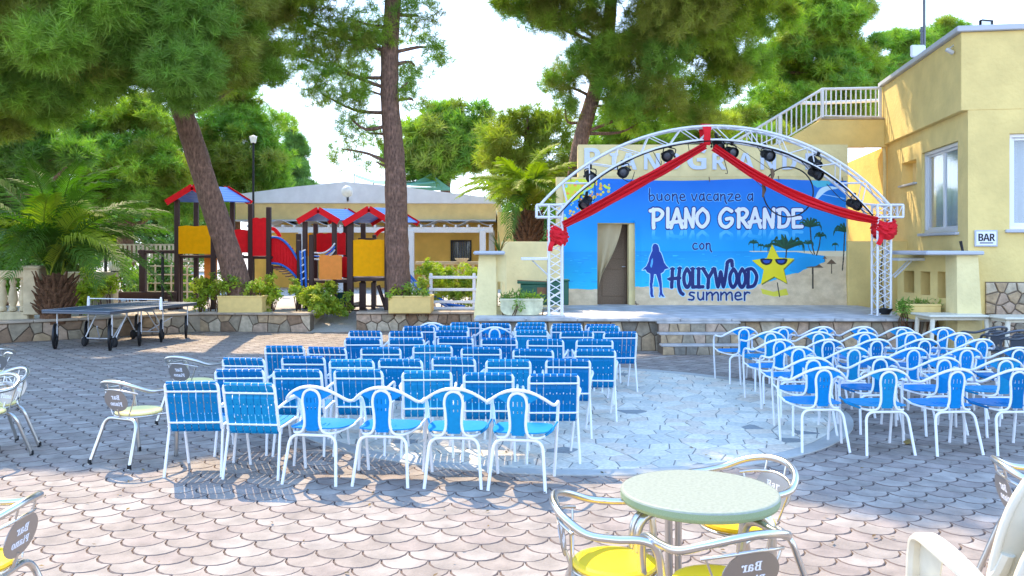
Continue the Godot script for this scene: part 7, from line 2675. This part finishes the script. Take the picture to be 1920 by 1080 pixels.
func ping_pong() -> void:
	var c := Vector3(-7.95, 0, -17.5)
	var yaw := 1.33
	var t := thing("table_tennis_table", "wheeled blue-grey table tennis table before the low wall", "table", c, yaw)
	for s in [-1.0, 1.0]:
		var h := MB.new()
		h.cbox(Vector3(s * 0.69, 0.75, 0), Vector3(1.36, 0.022, 1.525), 0.004)
		obj("half_top", h, M.ping_top, t)
		var fr := MB.new()
		for z in [-0.745, 0.745]: fr.cbox(Vector3(s * 0.69, 0.718, z), Vector3(1.36, 0.042, 0.03), 0.005)
		for x in [0.03, 1.355]: fr.cbox(Vector3(s * x, 0.718, 0), Vector3(0.03, 0.040, 1.46), 0.005)
		obj("apron", fr, M.dark_steel, t)
		var ln := MB.new()
		ln.box(Vector3(s * 0.69, 0.7625, 0), Vector3(1.36, 0.002, 0.006))
		for z in [-0.75, 0.75]: ln.box(Vector3(s * 0.69, 0.7625, z), Vector3(1.36, 0.002, 0.02))
		ln.box(Vector3(s * 1.36, 0.7625, 0), Vector3(0.02, 0.0021, 1.48))
		obj("line", ln, M.white_paint, t)
		for z in [-0.62, 0.62]:
			for q in [[1.18, 0.245], [0.34, 0.235]]:
				var wh := Node3D.new()
				wh.name = "big_wheel"
				t.add_child(wh, true)
				wh.position = Vector3(s * q[0], q[1], z)
				wh.rotation.y = 0.33 - yaw
				var ty := MB.new()
				var ring := []
				for k in 28: ring.append(Vector3(0.0, sin(TAU * k / 28.0) * (q[1] - 0.022), cos(TAU * k / 28.0) * (q[1] - 0.022)))
				ty.tube(ring, 0.032, 7, true, 0.8)
				obj("tyre", ty, M.black, wh)
				var hb := MB.new()
				hb.lathe([Vector2(0.0, -0.035), Vector2(0.035, -0.035), Vector2(0.035, 0.035), Vector2(0.0, 0.035)], 10, Transform3D(Basis(Vector3(0, 0, 1), PI * 0.5), Vector3.ZERO))
				obj("hub", hb, M.black, wh)
				for k in 8:
					var sp := MB.new()
					var a := TAU * k / 8.0
					sp.tube([Vector3(0, sin(a) * 0.03, cos(a) * 0.03), Vector3(0, sin(a) * (q[1] - 0.04), cos(a) * (q[1] - 0.04))], 0.011, 5)
					obj("spoke", sp, M.black, wh)
				var fk := MB.new()
				fk.tube([Vector3(s * q[0] + 0.05, q[1], z), Vector3(s * q[0] + 0.05, 0.72, z)], 0.014, 6)
				fk.tube([Vector3(s * q[0] + 0.05, q[1], z), Vector3(s * q[0], q[1], z)], 0.012, 6)
				obj("leg", fk, M.alu, t)
		for z in [-0.35, 0.35]:
			var ca := Node3D.new()
			ca.name = "castor"
			t.add_child(ca, true)
			ca.position = Vector3(s * 0.72, 0.10, z)
			ca.rotation.y = -0.5
			var w := MB.new()
			w.lathe([Vector2(0.0, -0.03), Vector2(0.08, -0.03), Vector2(0.10, -0.016), Vector2(0.10, 0.016), Vector2(0.08, 0.03), Vector2(0.0, 0.03)], 16, Transform3D(Basis(Vector3(0, 0, 1), PI * 0.5), Vector3.ZERO))
			obj("tyre", w, M.rubber, ca)
			var br := MB.new()
			br.tube([Vector3(0.03, 0.0, 0), Vector3(0.03, 0.10, 0), Vector3(-0.25 * s, 0.62, 0.05)], 0.013, 6)
			obj("strut", br, M.alu, ca)
		var ba := MB.new()
		ba.tube([Vector3(s * 0.72, 0.17, -0.40), Vector3(s * 0.72, 0.17, 0.40)], 0.014, 6)
		ba.tube([Vector3(s * 0.72, 0.17, 0.0), Vector3(s * 1.15, 0.45, 0.3)], 0.012, 6)
		ba.tube([Vector3(s * 0.72, 0.17, 0.30), Vector3(s * 0.25, 0.68, 0.30)], 0.012, 6)
		obj("under_frame", ba, M.alu, t)
	for z in [-0.86, 0.86]:
		var po := MB.new()
		po.lathe([Vector2(0.0, -0.06), Vector2(0.035, -0.06), Vector2(0.03, 0.10), Vector2(0.02, 0.19), Vector2(0.0, 0.195)], 10, Transform3D(Basis.IDENTITY, Vector3(0, 0.76, z)))
		obj("net_post", po, M.sign_white, t)
	var nt := MB.new()
	nt.box(Vector3(0, 0.905, 0), Vector3(0.006, 0.018, 1.68))
	obj("net_tape", nt, M.sign_white, t)
	var ne := MB.new()
	for k in 30: ne.tube([Vector3(0, 0.765, -0.84 + k * 0.058), Vector3(0, 0.90, -0.84 + k * 0.058)], 0.0016, 3)
	for k in 4: ne.tube([Vector3(0, 0.775 + k * 0.032, -0.84), Vector3(0, 0.775 + k * 0.032, 0.84)], 0.0016, 3)
	obj("net", ne, M.ping_top, t)
	stuff(t.get_child(t.get_child_count() - 1))
